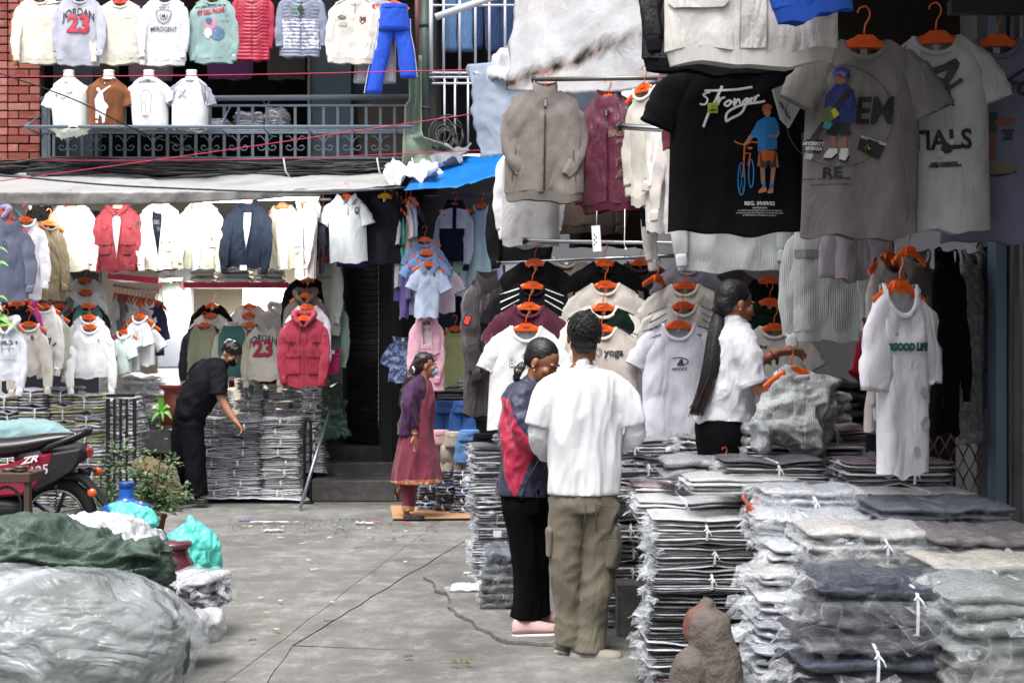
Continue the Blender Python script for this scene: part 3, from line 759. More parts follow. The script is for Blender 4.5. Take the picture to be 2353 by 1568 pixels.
# strip lamps under the awning
def strip_lamp(x, y, d, label, ln=.9, p=30, tilt=0):
    t = thing('strip_lamp', label, 'lamp', P(x, y, d), group='strip lamps fixed below the awning')
    m = MB(); m.box((0, 0, .02), (ln, .05, .03), bev=.006); m.build('housing', plain('e8eaec', .4), t)
    m = MB(); m.tube([(-ln/2+.02, 0, -.005), (ln/2-.02, 0, -.005)], .012, 8); m.build('tube_light', emis('f4f8ff', 9), t)
    L = bpy.data.lights.new('strip', 'AREA'); L.shape = 'RECTANGLE'; L.size = ln; L.size_y = .06; L.energy = p; L.color = (.97, .99, 1.)
    lo = bpy.data.objects.new('strip', L); COL.objects.link(lo); lo.parent = t; lo.location = (0, -.01, -.03); lo.rotation_euler = (R(38), 0, 0)
strip_lamp(230, 459, 11.75, 'left strip lamp hidden behind the hem of the awning', p=6.5)
strip_lamp(470, 461, 11.75, 'middle strip lamp hidden behind the hem of the awning', p=6.5)
strip_lamp(660, 455, 11.75, 'right strip lamp hidden behind the hem of the awning', p=5, ln=.6)
# ---------------------------------------------------------------- brick wall
bw_ = thing('brick_wall', 'red brick wall at the left end of the balcony', 'wall', P(40, 395, 13.5))
def brick_mat(h):
    return plain(h, .88, bump=.5, bs=30, dirt=.25, dirtcol='cfc4bb')
BM = [brick_mat(h) for h in ('8f4a40', '9c5a50', '844238', 'a66a60', '92544a')]
bh = .087; bwid = .228; bo = Vector(bw_.location)
bb = MB(); bb.box((0, 0, 0), (bwid-.012, .07, bh-.014), bev=.004); bme = obj_mesh_only('brick', bb.v, bb.f, BM[0], False)
bb = MB(); bb.box((0, 0, 0), (bwid/2-.012, .07, bh-.014), bev=.004); bme2 = obj_mesh_only('brick', bb.v, bb.f, BM[0], False)
rnd = random.Random(5)
xr = P(95, 0, 13.5).x-bo.x; z0 = 0
for r in range(25):
    z = .03+r*bh; odd = r % 2
    x = xr; first = True; k = 0
    while x > xr-1.15:
        half = (k % 2 == (0 if odd else 1)); w = bwid/2 if half else bwid
        inst('brick', bme2 if half else bme, bw_, (x-w/2, rnd.uniform(-.004, .004), z+bh/2+rnd.uniform(-.002, .002)), (rnd.uniform(-.01, .01), rnd.uniform(-.006, .006), rnd.uniform(-.01, .01)), mat=rnd.choice(BM))
        x -= w; k += 1
m = MB(); m.box((xr-.62, .05, 1.1), (1.24, .08, 2.4)); m.build('mortar', plain('3d322d', .95, bump=.3), bw_, False)
# ---------------------------------------------------------------- balcony railing
RD = 13.25
rl = thing('balcony_railing', 'blue-grey balcony railing with scrolls and a pulled-out rack', 'railing', P(520, 365, RD)); ro = Vector(rl.location)
def rp(x, y, d=RD): return P(x, y, d)-ro
m = MB(); m.tube([rp(95, 229), rp(520, 226), rp(948, 223)], .030, 12); m.build('handrail', RAIL, rl)
m = MB(); a = rp(98, 243); b = rp(945, 243); m.box((a+b)/2, (b.x-a.x, .035, .02)); m.build('top_bar', RAIL, rl, False)
m = MB(); a = rp(98, 363); b = rp(945, 363); m.box((a+b)/2, (b.x-a.x, .035, .025)); m.build('bottom_bar', RAIL, rl, False)
m = MB(); a = rp(98, 304); b = rp(945, 304); m.box((a+b)/2+Vector((0, -.02, 0)), (b.x-a.x, .02, .02)); m.build('middle_bar', RAIL, rl, False)
zt, zb_ = rp(0, 243).z, rp(0, 363).z
bb = MB(); bb.box((0, 0, (zt+zb_)/2), (.028, .022, zt-zb_)); bal = obj_mesh_only('baluster', bb.v, bb.f, RAIL, False)
xs = [100, 106, 113, 124]+[124+32.6*i for i in range(1, 26)]
for x in xs: inst('baluster', bal, rl, (rp(x, 0).x, 0, 0))
def spiral(s):
    pts = []
    for i in range(16):
        a = i/15*math.pi*1.75; r = .055*(1-i/15*.7); pts.append(Vector((s*(.058-math.cos(a)*r), -.01, -.02-math.sin(a)*r*1.0-.03*i/15)))
    return [Vector((s*.10, -.01, .07)), Vector((s*.06, -.01, .075)), Vector((s*.018, -.01, .03))]+pts
mm = MB()
for s in (-1, 1): mm.tube(spiral(s), .0062, 5)
scm = obj_mesh_only('scroll', mm.v, mm.f, RAIL)
for i in range(0, 13): 
    x = 150+65.2*i
    if x < 930: inst('scroll', scm, rl, (rp(x+7, 330).x, 0, rp(x, 330).z))
mm = MB(); mm.tube([(.028*math.cos(a), 0, .028*math.sin(a)) for a in [2*math.pi*i/14 for i in range(15)]], .005, 5, cap=False); rg = obj_mesh_only('ring', mm.v, mm.f, RAIL)
for x in (135, 612, 855): inst('ring', rg, rl, rp(x, 234))
# rack ledge
zr = P(0, 291, 12.7).z-ro.z
m = MB()
m.tube([Vector((P(57, 0, 12.7).x-ro.x, 12.7-RD, zr)), Vector((P(945, 0, 12.7).x-ro.x, 12.7-RD, zr))], .016, 6); m.build('ledge_front_bar', RAIL, rl)
m = MB(); m.tube([Vector((P(57, 0, 12.7).x-ro.x, 12.7-RD, zr)), Vector((P(97, 0, RD).x-ro.x, 0, zr))], .012, 6); m.tube([Vector((P(57, 0, 12.7).x-ro.x, 12.7-RD, zr)), Vector((P(97, 0, RD).x-ro.x, 0, zr+.22))], .008, 6); m.build('ledge_end', RAIL, rl)
m = MB()
for k in range(1, 5):
    y = 12.7-RD+.1*k; m.tube([Vector((P(80, 0, 12.7).x-ro.x, y, zr)), Vector((P(945, 0, 12.8).x-ro.x, y, zr))], .006, 5)
for k in range(9): x = P(110+100*k, 0, 12.9).x-ro.x; m.tube([(x, 12.7-RD, zr-.005), (x, 0, zr-.005)], .008, 5)
m.build('ledge_mesh', RAIL, rl)
for k in range(4):
    x = P(540+100*k, 0, 12.9).x-ro.x
m = MB(); m.tube([rp(530, 243), rp(505, 292, 12.9)], .010, 6); m.build('brace', RAIL, rl)
# ---------------------------------------------------------------- drainpipe, sheet, grille
t = thing('drainpipe', 'dull green drainpipe running up beside the white window grille', 'pipe', P(972, 380, 13.3)); o_ = Vector(t.location)
m = MB(); m.tube([P(974, 380, 13.3)-o_, P(975, -80, 13.3)-o_], .062, 14); m.build('pipe_body', plain('4d5d56', .5, dirt=.5), t)
m = MB(); m.tube([P(958, 140, 13.15)-o_, P(957, -80, 13.15)-o_], .022, 8); m.build('red_conduit', plain('7d4a42', .6), t)
for y in (60, 250): m = MB(); m.tube([P(974, y+4, 13.3)-o_, P(974, y-4, 13.3)-o_], .07, 14); m.build('bracket', plain('3a423e', .5), t)
GSH = plain('8d9c8c', .55, dirt=.55, dirtcol='5f6b60', bump=.3)
vs = []; fs = []; N1, N2 = 18, 14
for i in range(N1+1):
    tt = i/N1; y = lerp(128, 388, tt)
    xl = 940 if tt < .45 else lerp(938, 922, (tt-.45)/.55)
    if tt > .42: xl = lerp(931, 922, (tt-.42)/.58)
    xr_ = 968 if tt < .70 else lerp(968, 1044, smooth01((tt-.70)/.13))*1.0
    if tt > .83: xr_ = lerp(1044, 945, ((tt-.83)/.17)**1.3)
    for j in range(N2+1):
        s = j/N2; d = 12.95+.25*math.sin(s*math.pi*.9)-(.35*s if tt > .7 else 0); vs.append(P(lerp(xl, xr_, s)+2*nz(tt*6, s*3), y+10*nz(s*5, tt*8)*(1 if tt > .9 else .2), d))
for i in range(N1):
    for j in range(N2): a = i*(N2+1)+j; fs.append((a, a+1, a+N2+2, a+N2+1))
tag(mk('plastic_sheet', vs, fs, GSH, solid=.006), 'bent pale green plastic sheet hanging off the drainpipe', 'plastic sheet')
WG = plain('c9ccd4', .4, dirt=.2)
wg = thing('window_grille', 'white barred window grille with jeans hanging behind it', 'window grille', P(1080, 335, 13.2)); o_ = Vector(wg.location)
def gp(x, y, d=13.2): return P(x, y, d)-o_
for x in (990, 1019, 1056, 1092, 1124, 1160, 1196): m = MB(); m.tube([gp(x, -60), gp(x, 172)], .014 if x > 990 else .022, 6); m.build('bar', WG, wg)
for y in (13, 168, 178): m = MB(); m.tube([gp(986, y), gp(1230, y)], .013, 6); m.build('crossbar', WG, wg)
for x in (1021, 1045, 1075, 1110): m = MB(); m.tube([gp(x, 180), gp(x, 330)], .011, 6); m.build('bar', WG, wg)
m = MB()
for k in range(8): m.tube([gp(992+26*k, 178), gp(1000+27*k, 192, 13.35)], .01, 5)
m.tube([gp(992, 192), gp(1200, 192)], .012, 6); m.build('sill_grating', WG, wg)
m = MB(); m.tube([gp(1000, 40, 13.0), gp(1180, -22, 13.0)], .035, 10); m.build('pipe', plain('d8dade', .4), wg)
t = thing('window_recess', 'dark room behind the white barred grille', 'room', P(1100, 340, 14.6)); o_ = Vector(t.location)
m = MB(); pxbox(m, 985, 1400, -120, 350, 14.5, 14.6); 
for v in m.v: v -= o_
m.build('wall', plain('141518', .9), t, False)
m = MB(); pxbox(m, 982, 1000, -120, 345, 13.3, 14.5)
for v in m.v: v -= o_
m.build('side_wall', plain('3a3836', .85, dirt=.3), t, False)
# ================================================================ SHEETS AND AWNINGS
def sheet(name, label, cat, c4, nu, nv, m, amp=.05, sag=0., freq=1.6, edge=.02, seed=0, solid=.004, wr=.012):
    (a, b, c, d) = [P(*q) for q in c4]   # top-left, top-right, bottom-right, bottom-left
    vs = []; fs = []; n0 = ((b-a).cross(d-a)).normalized()
    og = (a+b+c+d)/4
    for j in range(nv+1):
        t = j/nv
        for i in range(nu+1):
            s = i/nu; p = a.lerp(b, s).lerp(d.lerp(c, s), t)
            k = nz(p.x*freq+seed, p.y*freq+seed, p.z*freq*1.2)*amp+amp*.5*nz(p.x*freq*3+seed, p.y*freq*2, p.z*freq*3)+wr*nz(p.x*9, p.z*13+seed, p.y*9)
            q = p+n0*k; q.z -= sag*4*s*(1-s)*(.3+.7*t)
            if i in (0, nu): q += (b-a).normalized()*edge*2.2*nz(t*7+seed, i)
            if j == nv: q.z += edge*nz(s*9+seed, 3.)+edge*.6*nz(s*25+seed, 3.)
            vs.append(q-og)
    for j in range(nv):
        for i in range(nu): k = j*(nu+1)+i; fs.append((k, k+1, k+nu+2, k+nu+1))
    o = mk(name, vs, fs, m, solid=solid); o.location = og; return tag(o, label, cat)
AW = tarp('b9b9b8', .5, '5e5850', .12, 1., streak=(.6, 1, 1))
sheet('awning_sheet', 'long dirty grey plastic awning sagging over the left stalls', 'awning', [(-250, 392, 13.5), (905, 394, 13.5), (922, 431, 11.6), (-350, 438, 11.6)], 90, 22, AW, .05, .05, 1.3, .03)
sheet('awning_hem', 'grimy rolled lower hem of the grey plastic awning', 'awning', [(-350, 437, 11.58), (922, 431, 11.58), (760, 446, 11.6), (-350, 460, 11.6)], 90, 5, tarp('a9a7a3', .8, '4a453d', .15), .02, .075, 2, .01, seed=4)
t = thing('awning_rope', 'dark blue rope stretched along the lower edge of the grey awning', 'rope', P(0, 400, 11.5)); o_ = Vector(t.location)
pts = catmull([P(-120, 396, 11.4), P(60, 408, 11.4), P(250, 425, 11.4), P(480, 436, 11.4), P(640, 441, 11.4), P(800, 440, 11.4), P(930, 431, 11.4)], 6)
m = MB(); m.tube([p-o_ for p in pts], .009, 5); m.build('rope_strand', plain('1e2c3c', .6), t)
sheet('crumpled_film', 'crumpled white plastic film bunched at the right end of the awning', 'plastic film', [(905, 388, 12.3), (1000, 372, 12.3), (1010, 398, 11.8), (880, 415, 11.8)], 28, 16, tarp('e4e6ea', .1, '999999', .3), .12, 0, 6, .1, seed=3, wr=.08)
sheet('blue_tarp', 'bright blue tarpaulin stretched over the small children stall', 'tarpaulin', [(985, 366, 13.1), (1160, 348, 12.9), (1165, 402, 11.2), (926, 431, 11.5)], 40, 18, tarp('1e8be0', .15, '0d5fa8', .35, rough=.3), .05, .03, 1.5, .02, seed=7)
sheet('clear_sheet', 'greyish clear film lying beside the blue tarpaulin', 'plastic film', [(1000, 345, 13.0), (1080, 330, 13.0), (1060, 372, 12.4), (985, 385, 12.2)], 20, 12, tarp('9aa0a6', .3, '555555', .4), .1, 0, 5, .05, seed=2)
WT = tarp('e8e8ea', .3, 'a89c8c', .5, 1., stain=(.06, -.225))
sheet('white_tarp', 'weathered white tarpaulin with a mouldy brown line, high over the right shop', 'tarpaulin', [(1190, -60, 9.6), (1560, -60, 7.6), (1500, 178, 7.4), (1158, 204, 9.0)], 60, 40, WT, .07, .05, 1.2, .03, seed=11, wr=.006)
sheet('clear_tarp', 'translucent bluish-white sheet hanging below the mouldy tarpaulin', 'tarpaulin', [(1078, 150, 9.9), (1440, 120, 8.6), (1330, 300, 8.6), (1098, 362, 9.5)], 50, 36, tarp('c6d2e2', .12, '8b8f96', .55, 1.), .05, .03, 1.6, .03, seed=15, wr=.01)
# the rolled top of that sheet
sheet('tarp_roll', 'white folded tarpaulin end beside the window grille', 'tarpaulin', [(1165, 95, 9.8), (1215, 60, 9.4), (1180, 200, 9.3), (1090, 170, 9.8)], 22, 18, tarp('e6e7ea', .2, '9c8a70', .4), .12, 0, 3, .05, seed=21, wr=.03)
# ================================================================ PASSAGE: steps, folded shutter
st = thing('entrance_steps', 'dark worn concrete steps leading into the unlit passage', 'steps', G(820, 1152)); o_ = Vector(st.location)
STM = concrete('5c5957', 'old_step', sc=2.)
for k, (ht, dd) in enumerate(((.21, 0), (.35, .42), (.49, .8), (.62, 1.2))):
    m = MB(); m.box((P(822, 0, 12.9).x-o_.x+.02, dd+.9, ht/2-.02*0), (.92, 1.8, ht+.0), bev=.012); m.build('step', STM, st, False)
    for v in m.v: pass
sd_ = thing('roller_shutter', 'black folding slatted shutter at the side of the dark passage', 'shutter', P(832, 1040, 13.6)); o_ = Vector(sd_.location)
SLM = plain('24262b', .38, .3, dirt=.3, dirtcol='6a6a6c')
sm = MB(); sm.box((0, 0, 0), (.40, .02, .074), bev=.006); sme = obj_mesh_only('slat', sm.v, sm.f, SLM, False)
for k in range(32): inst('slat', sme, sd_, (0, (k % 2)*.004, .03+k*.064), (R(14), 0, R(-28)))
m = MB(); m.box((.21, -.12, 1.05), (.04, .05, 2.2)); m.build('frame_post', BLACKM, sd_, False)
m = MB(); m.box((-.20, .12, 1.05), (.04, .05, 2.2)); m.build('frame_post', BLACKM, sd_, False)
# ================================================================ PLATFORM under the left stalls
pf = thing('stall_platform', 'raised grey ledge with brown marble face under the left stall', 'platform', P(300, 1080, 13.0)); o_ = Vector(pf.location)
m = MB(); a = P(-200, 985, 13.05); b = P(415, 1040, 13.05); m.box(((a.x+b.x)/2-o_.x, .7, (a.z+b.z)/2-o_.z), (b.x-a.x, 1.4, a.z-b.z), bev=.01); m.build('ledge_top', concrete('a5a4a2', 'ledge', sc=2), pf, False)
m = MB(); b2 = P(415, 1152, 13.1); m.box(((a.x+b2.x)/2-o_.x, .78, (b.z+b2.z)/2-o_.z), (b2.x-a.x, 1.4, b.z-b2.z-.004)); m.build('marble_face', plain('5b3430', .35, dirt=.3, dirtcol='8a6a60'), pf, False)
# ================================================================ RIGHT SHOP
rs = thing('right_shop', 'open-fronted clothing shop with pale walls and a roof on the right', 'building', (2.2, 6.5, 0)); o_ = Vector(rs.location)
def rpart(name, c, dd, m, rz=0, bev=0):
    b = MB(); b.box(Vector(c)-o_, dd, rz, bev=bev); return b.build(name, m, rs, False)
PALE = plain('a6a7ab', .7, dirt=.12, dirtcol='8c8a86')
rpart('back_wall', (2.05, 9.75, 1.7), (4.2, .12, 3.4), PALE)
rpart('floor_platform', (2.05, 8.1, .14), (3.0, 2.9, .28), concrete('77736e', 'shop_floor'))
rpart('side_wall', (P(2235, 0, 6.0).x+.12, 7.6, 1.7), (.24, 3.3, 3.4), PALE)
rpart('door_frame', (P(2300, 0, 5.5).x, 5.55, 1.7), (.045, .10, 3.4), plain('6c7f90', .5))
rpart('dark_gap', (P(2318, 0, 5.7).x+.03, 5.75, 1.7), (.10, .1, 3.4), plain('0a0a0c', .9))
rpart('outer_pillar', (P(2372, 0, 5.4).x+.02, 5.5, 1.7), (.15, .25, 3.4), plain('8d939c', .6, dirt=.4))
rpart('conduit', (P(2337, 0, 5.3).x, 5.32, 1.7), (.022, .03, 3.4), plain('5a5654', .6, dirt=.5))
rpart('roof', (3.0, 5.8, 3.32), (4.0, 9.2, .10), plain('6f7072', .8))
rpart('top_beam', (2.7, 5.05, P(0, 18, 5.05).z), (1.95, .05, .05), plain('22282f', .5))
rpart('darkening_board', (2.35, 6.2, 3.02), (2.3, .05, .58), plain('332f2b', .8))  # dark board added to darken the top corner behind the tees
rpart('canopy_side', (4.0, 4.5, 1.8), (.12, 6, 3.2), plain('5a5c60', .8))
rpart('shade_panel', (P(2190, 0, 6.3).x-.02, 6.25, P(0, 1100, 6.3).z), (.34, .03, .7), plain('1a1718', .9))  # near-black panel stands in for the shade behind the lattice
lat = thing('lattice_gate', 'folded dusty pink lattice gate in the shade beside the floral garments', 'gate', P(2180, 1160, 5.9)); 
LTM = plain('8a5f5b', .6, dirt=.3)
for i in range(-1, 5):
    for s in (-1, 1):
        m = MB()
        for k in range(5):
            x = -.10+.055*i; z = .0+.11*k
            m.tube([(x, s*.008, z), (x+s*.028, s*.008, z+.055), (x, s*.008, z+.11)], .004, 4)
        m.build('lattice_bar', LTM, lat)
# ================================================================ unseen houses, added round the courtyard to cut the sideways light
for lab, c_, d_, h in (('plain grey unseen house added behind the viewer to cut light', (0, -11, 3.5), (26, 1, 7), '8a8580'), ('brown unseen house added on the left to cut light', (-9.5, 3, 3.2), (1, 24, 6.4), '7a6a60'), ('brick unseen house added on the right to cut light', (8.4, 4, 3.5), (1, 26, 7), '7d5a50')):
    t = thing('light_blocking_house', lab, 'building', (c_[0], c_[1], 0)); m = MB(); m.box((0, 0, c_[2]), d_); m.build('wall', plain(h, .85, dirt=.3), t, False)
# ================================================================ BALCONY ROW
def rail_thing(label, p0, p1, r=.012, m=None, n=10):
    t = thing('clothes_rail', label, 'rail', p0); b = MB(); b.tube([Vector((0, 0, 0)), Vector(p1)-Vector(p0)], r, n); b.build('tube', m or CHROME, t)
    b = MB(); b.lathe([(0, 0), (r*1.5, 0), (r*1.5, .02), (0, .02)], n=8); o = b.build('end_cap', BLACKM, t); o.rotation_euler = (0, R(90), 0)
    return t
rail_thing('steel rail holding the top row of sweatshirts and jackets over the balcony', P(20, 26, 12.9), P(170, 0, 12.9), .014)
rail_thing('long steel rail just above the picture holding the top row', P(150, -28, 12.92), P(960, -28, 12.92), .014)
rail_thing('dark inner rail behind the top row on the balcony', P(260, -20, 13.9), P(800, -20, 13.9), .012, BLACKM)
DB = 12.9
BR = dict(res=20)
GP('rust brown sweatshirt half hidden at the left end of the top row', 78, 2, 92, 138, DB+.12, col='a8683c', band=True, **BR)
GP('plain cream sweatshirt, first full garment of the top row by the brick wall', 92, -6, 104, 152, DB, col='e6e0d2', band=True, **BR)
def jersey(sz, zc, dark='26262c', red='cf3a50'):
    return [txt('JORDAN', .30*sz, 0, zc+.30*sz, dark, .006*sz, sx=.72, arch=2.6),
            txt('23', .66*sz, 0, zc-.04*sz, '6d6a72', .036*sz, sx=.92, off=.006), txt('23', .66*sz, 0, zc-.04*sz, red, .020*sz, sx=.92, off=.010)]
GP('heather grey sweatshirt printed JORDAN 23 in the top row', 184, -8, 98, 158, DB-.03, col='babcca', band=True, ry=R(2), prints=jersey(.37, -.28), **BR)
GP('mottled ivory sweatshirt with tiny chest mark in the top row', 276, 2, 104, 145, DB, col='e2dccf', mott='cfc8bb', band=True, hangmat=plain('d8402c', .4), prints=[txt('HHHH', .018, .09, -.19, '333333')], **BR)
GP('white sweatshirt printed MEROGENT under a crest in the top row', 380, -6, 100, 156, DB-.03, col='dfdfe6', band=True, prints=[
    txt('MEROGENT', .07, 0, -.335, '2a2a30', .0005, sx=.74), txt('KEEP IT', .032, 0, -.115, '2a2a30', .0003),
    ('crest', curve2d([(0, -.285), (-.05, -.25), (-.072, -.20), (-.075, -.15), (0, -.135), (.075, -.15), (.072, -.20), (.05, -.25), (0, -.285)], .006), '3a3a42', .006, .03),
    ('crest', curve2d([(0, -.270), (-.042, -.24), (-.060, -.20), (-.062, -.16), (0, -.147), (.062, -.16), (.060, -.20), (.042, -.24), (0, -.270)], .003), '3a3a42', .006, .03),
    ('wreath', curve2d([(0, -.235), (-.028, -.225), (-.038, -.20), (-.030, -.175)], .007), '3a3a42', .006, .03), ('wreath', curve2d([(0, -.235), (.028, -.225), (.038, -.20), (.030, -.175)], .007), '3a3a42', .006, .03),
    txt('M', .045, 0, -.20, '2a2a30', .002)], **BR)
def blotch(cx, cz, r, seed, n=14): return poly2d([(cx+math.cos(2*math.pi*i/n)*r*(1+.5*nz(i*1.7, seed)), cz+math.sin(2*math.pi*i/n)*r*(1+.5*nz(i*1.7+9, seed))) for i in range(n)])
GP('mint green sweatshirt with pink and blue cartoon print in the top row', 490, -6, 96, 150, DB, col='94b0ae', band=True, prints=[
    txt('YOU USED TO CALL ME ON', .026, -.02, -.10, '2a2a30', .001, rot=R(4)), txt('MY CELL PHONE', .058, -.01, -.155, 'b02a48', .004, rot=R(6), sx=.66),
    ('print_shape', blotch(-.01, -.30, .075, 3), 'c9889a', .006, .03), ('print_shape', blotch(.06, -.37, .07, 5), '5a7c9c', .0065, .03), ('print_shape', blotch(-.04, -.37, .05, 8), 'd6dade', .007, .03), ('print_shape', blotch(-.03, -.25, .035, 9), '4a6a90', .0075, .03),
    txt('H', .03, .135, -.10, '2a2a30'), txt('T', .03, .15, -.14, '2a2a30'), txt('E', .03, .15, -.20, '2a2a30'), txt('LOVE', .03, .135, -.255, '2a2a30')], **BR)
QZ = dict(cat='jacket', name='puffer_jacket', cuff=False, wr=.25, rough=.45, collar='stand')
GP('crimson quilted puffer jacket in the top row', 580, -22, 86, 160, DB, col='b01a3c', quilt=.036, zipc='8a1430', hang=False, sr=.85, **QZ)
GP('blue-grey quilted puffer jacket with white-flecked lower half and green tag', 692, -22, 92, 152, DB-.02, col='7d8498', quilt=.036, zipc='6a7084', hang=False, sr=.85, prints=[
    ('flecked_panel', poly2d([(-.195, -.30), (.195, -.30), (.20, -.60), (-.20, -.60)]), cloth('8d93a6', .45, .3, mott='e6e8ee'), .0022, .012),
    ('hang_tag', poly2d([(-.03, -.20), (.01, -.16), (.045, -.22), (.0, -.26)]), '2a2f2c', .03, 0), ('tag_edge', poly2d([(-.04, -.21), (-.01, -.16), (-.0, -.17), (-.028, -.21), (.0, -.265), (-.02, -.26)]), '36b25a', .028, 0)], **QZ)
GP('cream racing jacket with patches and number 82 in the top row', 816, -6, 106, 152, DB-.05, col='d9d3ca', band=True, name='jacket', cat='jacket', collar='stand', wr=.8, hang=False, rough=.6, prints=[
    ('badge', disc2d(-.13, -.21, .04, .018), '22283a', .007, 0), txt('RACE', .02, -.13, -.21, 'f0f0f0', off=.009), ('badge', poly2d([(.05, -.2), (.11, -.2), (.115, -.25), (.08, -.28), (.045, -.25)]), 'a02030', .007, 0), ('badge_face', poly2d([(.057, -.206), (.103, -.206), (.107, -.248), (.08, -.270), (.053, -.248)]), 'ece8e4', .008, 0), txt('38', .05, .08, -.235, '222222', .003, off=.010),
    ('patch', poly2d([(-.165, -.26), (-.08, -.26), (-.08, -.295), (-.165, -.295)]), 'b9a9a4', .007, 0), txt('82', .055, .20, -.10, 'd03048', .003), ('zip_line', poly2d([(-.004, -.06), (.004, -.06), (.004, -.17), (-.004, -.17)]), '5a5650', .006, 0),
    ('piping', stroke2d([(-.19, -.08), (-.09, -.03)], .006), '2b2b30', .007, .03), ('piping', stroke2d([(.15, -.06), (.08, -.02)], .006), '2b2b30', .007, .03)], sr=1.1, res=22)
trousers('pale grey trousers with a pink side edge behind the blue pair', P(868, 10, 12.98), .16, .80, 'b2aeb6', 'e8e8ee', legs=((-.06, 0), (.0, 0)), hang=False, r0=.085, r1=.085)
trousers('bright blue track trousers with white side stripes on the top rail', P(905, 16, 12.85), .15, .87, '2050c8', 'e6e8f2', legs=((-.12, 0), (.06, .0)), r0=.09, r1=.085, lz=(1, .82))
# inner row, in the shade of the balcony
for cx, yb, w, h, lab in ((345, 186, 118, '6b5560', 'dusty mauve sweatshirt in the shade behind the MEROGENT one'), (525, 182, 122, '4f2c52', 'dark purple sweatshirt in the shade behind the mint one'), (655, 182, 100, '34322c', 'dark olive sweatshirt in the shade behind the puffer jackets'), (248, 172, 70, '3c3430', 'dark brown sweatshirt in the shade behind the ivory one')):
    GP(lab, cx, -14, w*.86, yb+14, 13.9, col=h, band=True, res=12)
# four dressed mannequin torsos on the ledge
def mannequin(cx, ytop, d, label):
    t = thing('mannequin', label, 'mannequin', P(cx, 292, d), group='white mannequin torsos on the balcony ledge')
    m = MB(); z = (292-ytop)*d/F
    m.lathe([(.10, 0), (.13, .02), (.135, .12), (.15, .26), (.165, .36), (.15, .43), (.09, .475), (.058, .50), (.052, .545), (.056, .565), (.05, .572), (0, .572)], n=24, sy=.55); m.build('torso', plain('d9cfcc', .4), t); return t
TEES = [
 (158, 184, 'pale mint tee on the first mannequin from the left', 'dfe6e0', 'dfe6e0', [txt('B', .04, -.10, -.17, '55585c'), txt('TER', .04, .03, -.155, '55585c', rot=R(4)), ('smile', curve2d([(-.06, -.19), (-.035, -.205), (-.005, -.195)], .005), '55585c', .006, .03)]),
 (250, 180, 'brown tee with a white leaping figure print on the second mannequin', '7a4a2a', '7a4a2a', [('figure', poly2d([(-.06, -.16), (-.085, -.14), (-.08, -.12), (-.055, -.12), (-.04, -.15), (.03, -.10), (.045, -.085), (.05, -.10), (.035, -.115), (-.02, -.17), (.0, -.25), (.035, -.285), (.04, -.31), (.02, -.33), (.01, -.40), (.005, -.46), (-.02, -.47), (-.025, -.41), (-.05, -.38), (-.055, -.43), (-.085, -.42), (-.085, -.32), (-.10, -.24)]), 'e4e4e8', .006, .03), ('ball', disc2d(-.07, -.455, .014, .016), 'e4e4e8', .006, 0), ('round_mark', disc2d(-.01, -.065, .014, .018), '20242c', .006, 0), txt('6', .024, -.01, -.065, 'e8e8e8', .001, off=.008)]),
 (342, 178, 'white tee with a line-drawn figure on the third mannequin', 'e6e6ea', 'e6e6ea', [txt('JINGLE', .034, -.035, -.06, '3a3a40', .001, rot=R(6)), txt('NOW', .034, .05, -.06, '3a3a40', .001, rot=R(-6)), ('figure', curve2d([(-.04, -.38), (-.045, -.28), (-.06, -.22), (-.04, -.17), (.0, -.15), (.045, -.17), (.06, -.23), (.045, -.28), (.045, -.38)], .004), '77787e', .006, .03), ('figure', ring2d(0, -.125, .026, .026, .004), 'b07a7a', .006, .03), ('figure', curve2d([(0, -.38), (0, -.30), (-.03, -.26), (.03, -.26)], .004), '77787e', .006, .03), txt('BEST', .03, 0, -.41, '77787e', .001)]),
 (440, 182, 'white tee with grey raglan sleeves and letter X on the fourth mannequin', 'e8eaee', '8d8f9c', [txt('X', .12, -.065, -.17, '66666c', .003), txt('X', .12, -.065, -.17, 'e8eaee', -.0015, off=.009)])]
for i, (cx, yt, lab, c, sc_, pr) in enumerate(TEES):
    mannequin(cx, 168, 12.86, 'white neck mannequin torso, %s from the left on the balcony ledge' % ('first', 'second', 'third', 'last')[i])
    GP(lab, cx, yt, 84, 114, 12.8, col=c, scol=sc_, sleeve='short', name='tshirt', cat='t-shirt', hang=False, T=.10, prints=pr, collar='crew', nd=.03, nw=.07, rib='8d8f9c' if i == 3 else None, neck_tag=False, ry=R((-3, 2, 0, 2)[i]), yscol='8d8f9c' if i == 3 else None, fold=.017, hemw=.95)
sheet('loose_cloth', 'loose pale tee hem bulging under the ledge below the first mannequin', 'cloth', [(112, 294, 12.7), (205, 294, 12.7), (200, 310, 12.75), (140, 318, 12.75)], 20, 8, cloth('cfd4c8'), .04, .0, 6, .04, seed=5)
# ================================================================ STALL ROW UNDER THE AWNING
DS = 12.1
rail_thing('pale rail under the awning holding the row of bright garments', P(60, 461, DS), P(760, 458, DS), .013, plain('a9b9bd', .4))
AWJ = dict(name='jacket', cat='jacket', cuff=None, rough=.7, wr=1.0)
GP('cream sweatshirt, leftmost of the bright row under the awning', 163, 466, 96, 156, DS, col='e2dac6', band=True, prints=[txt('A', .03, .085, -.155, '8a8272', .001)])
GP('red hooded jacket hanging open over a white tee under the awning', 272, 472, 98, 150, DS-.02, col='701820', collar='hood', open_=(.26, .02, -.05), inner='e6e8ea', pockets=[(-.115, -.40, .12, .13, 'flap'), (.11, -.40, .12, .13, 'flap'), (-.115, -.21, .05, .05, ''), (.12, -.20, .05, .05, '')], prints=[('sleeve_patch', poly2d([(.185, -.15), (.215, -.15), (.215, -.22), (.185, -.22)]), '16161a', .02, 0), ('tee_neck', ring2d(0, -.02, .05, .035, .008), 'b03a48', -.018, 0)], **AWJ)
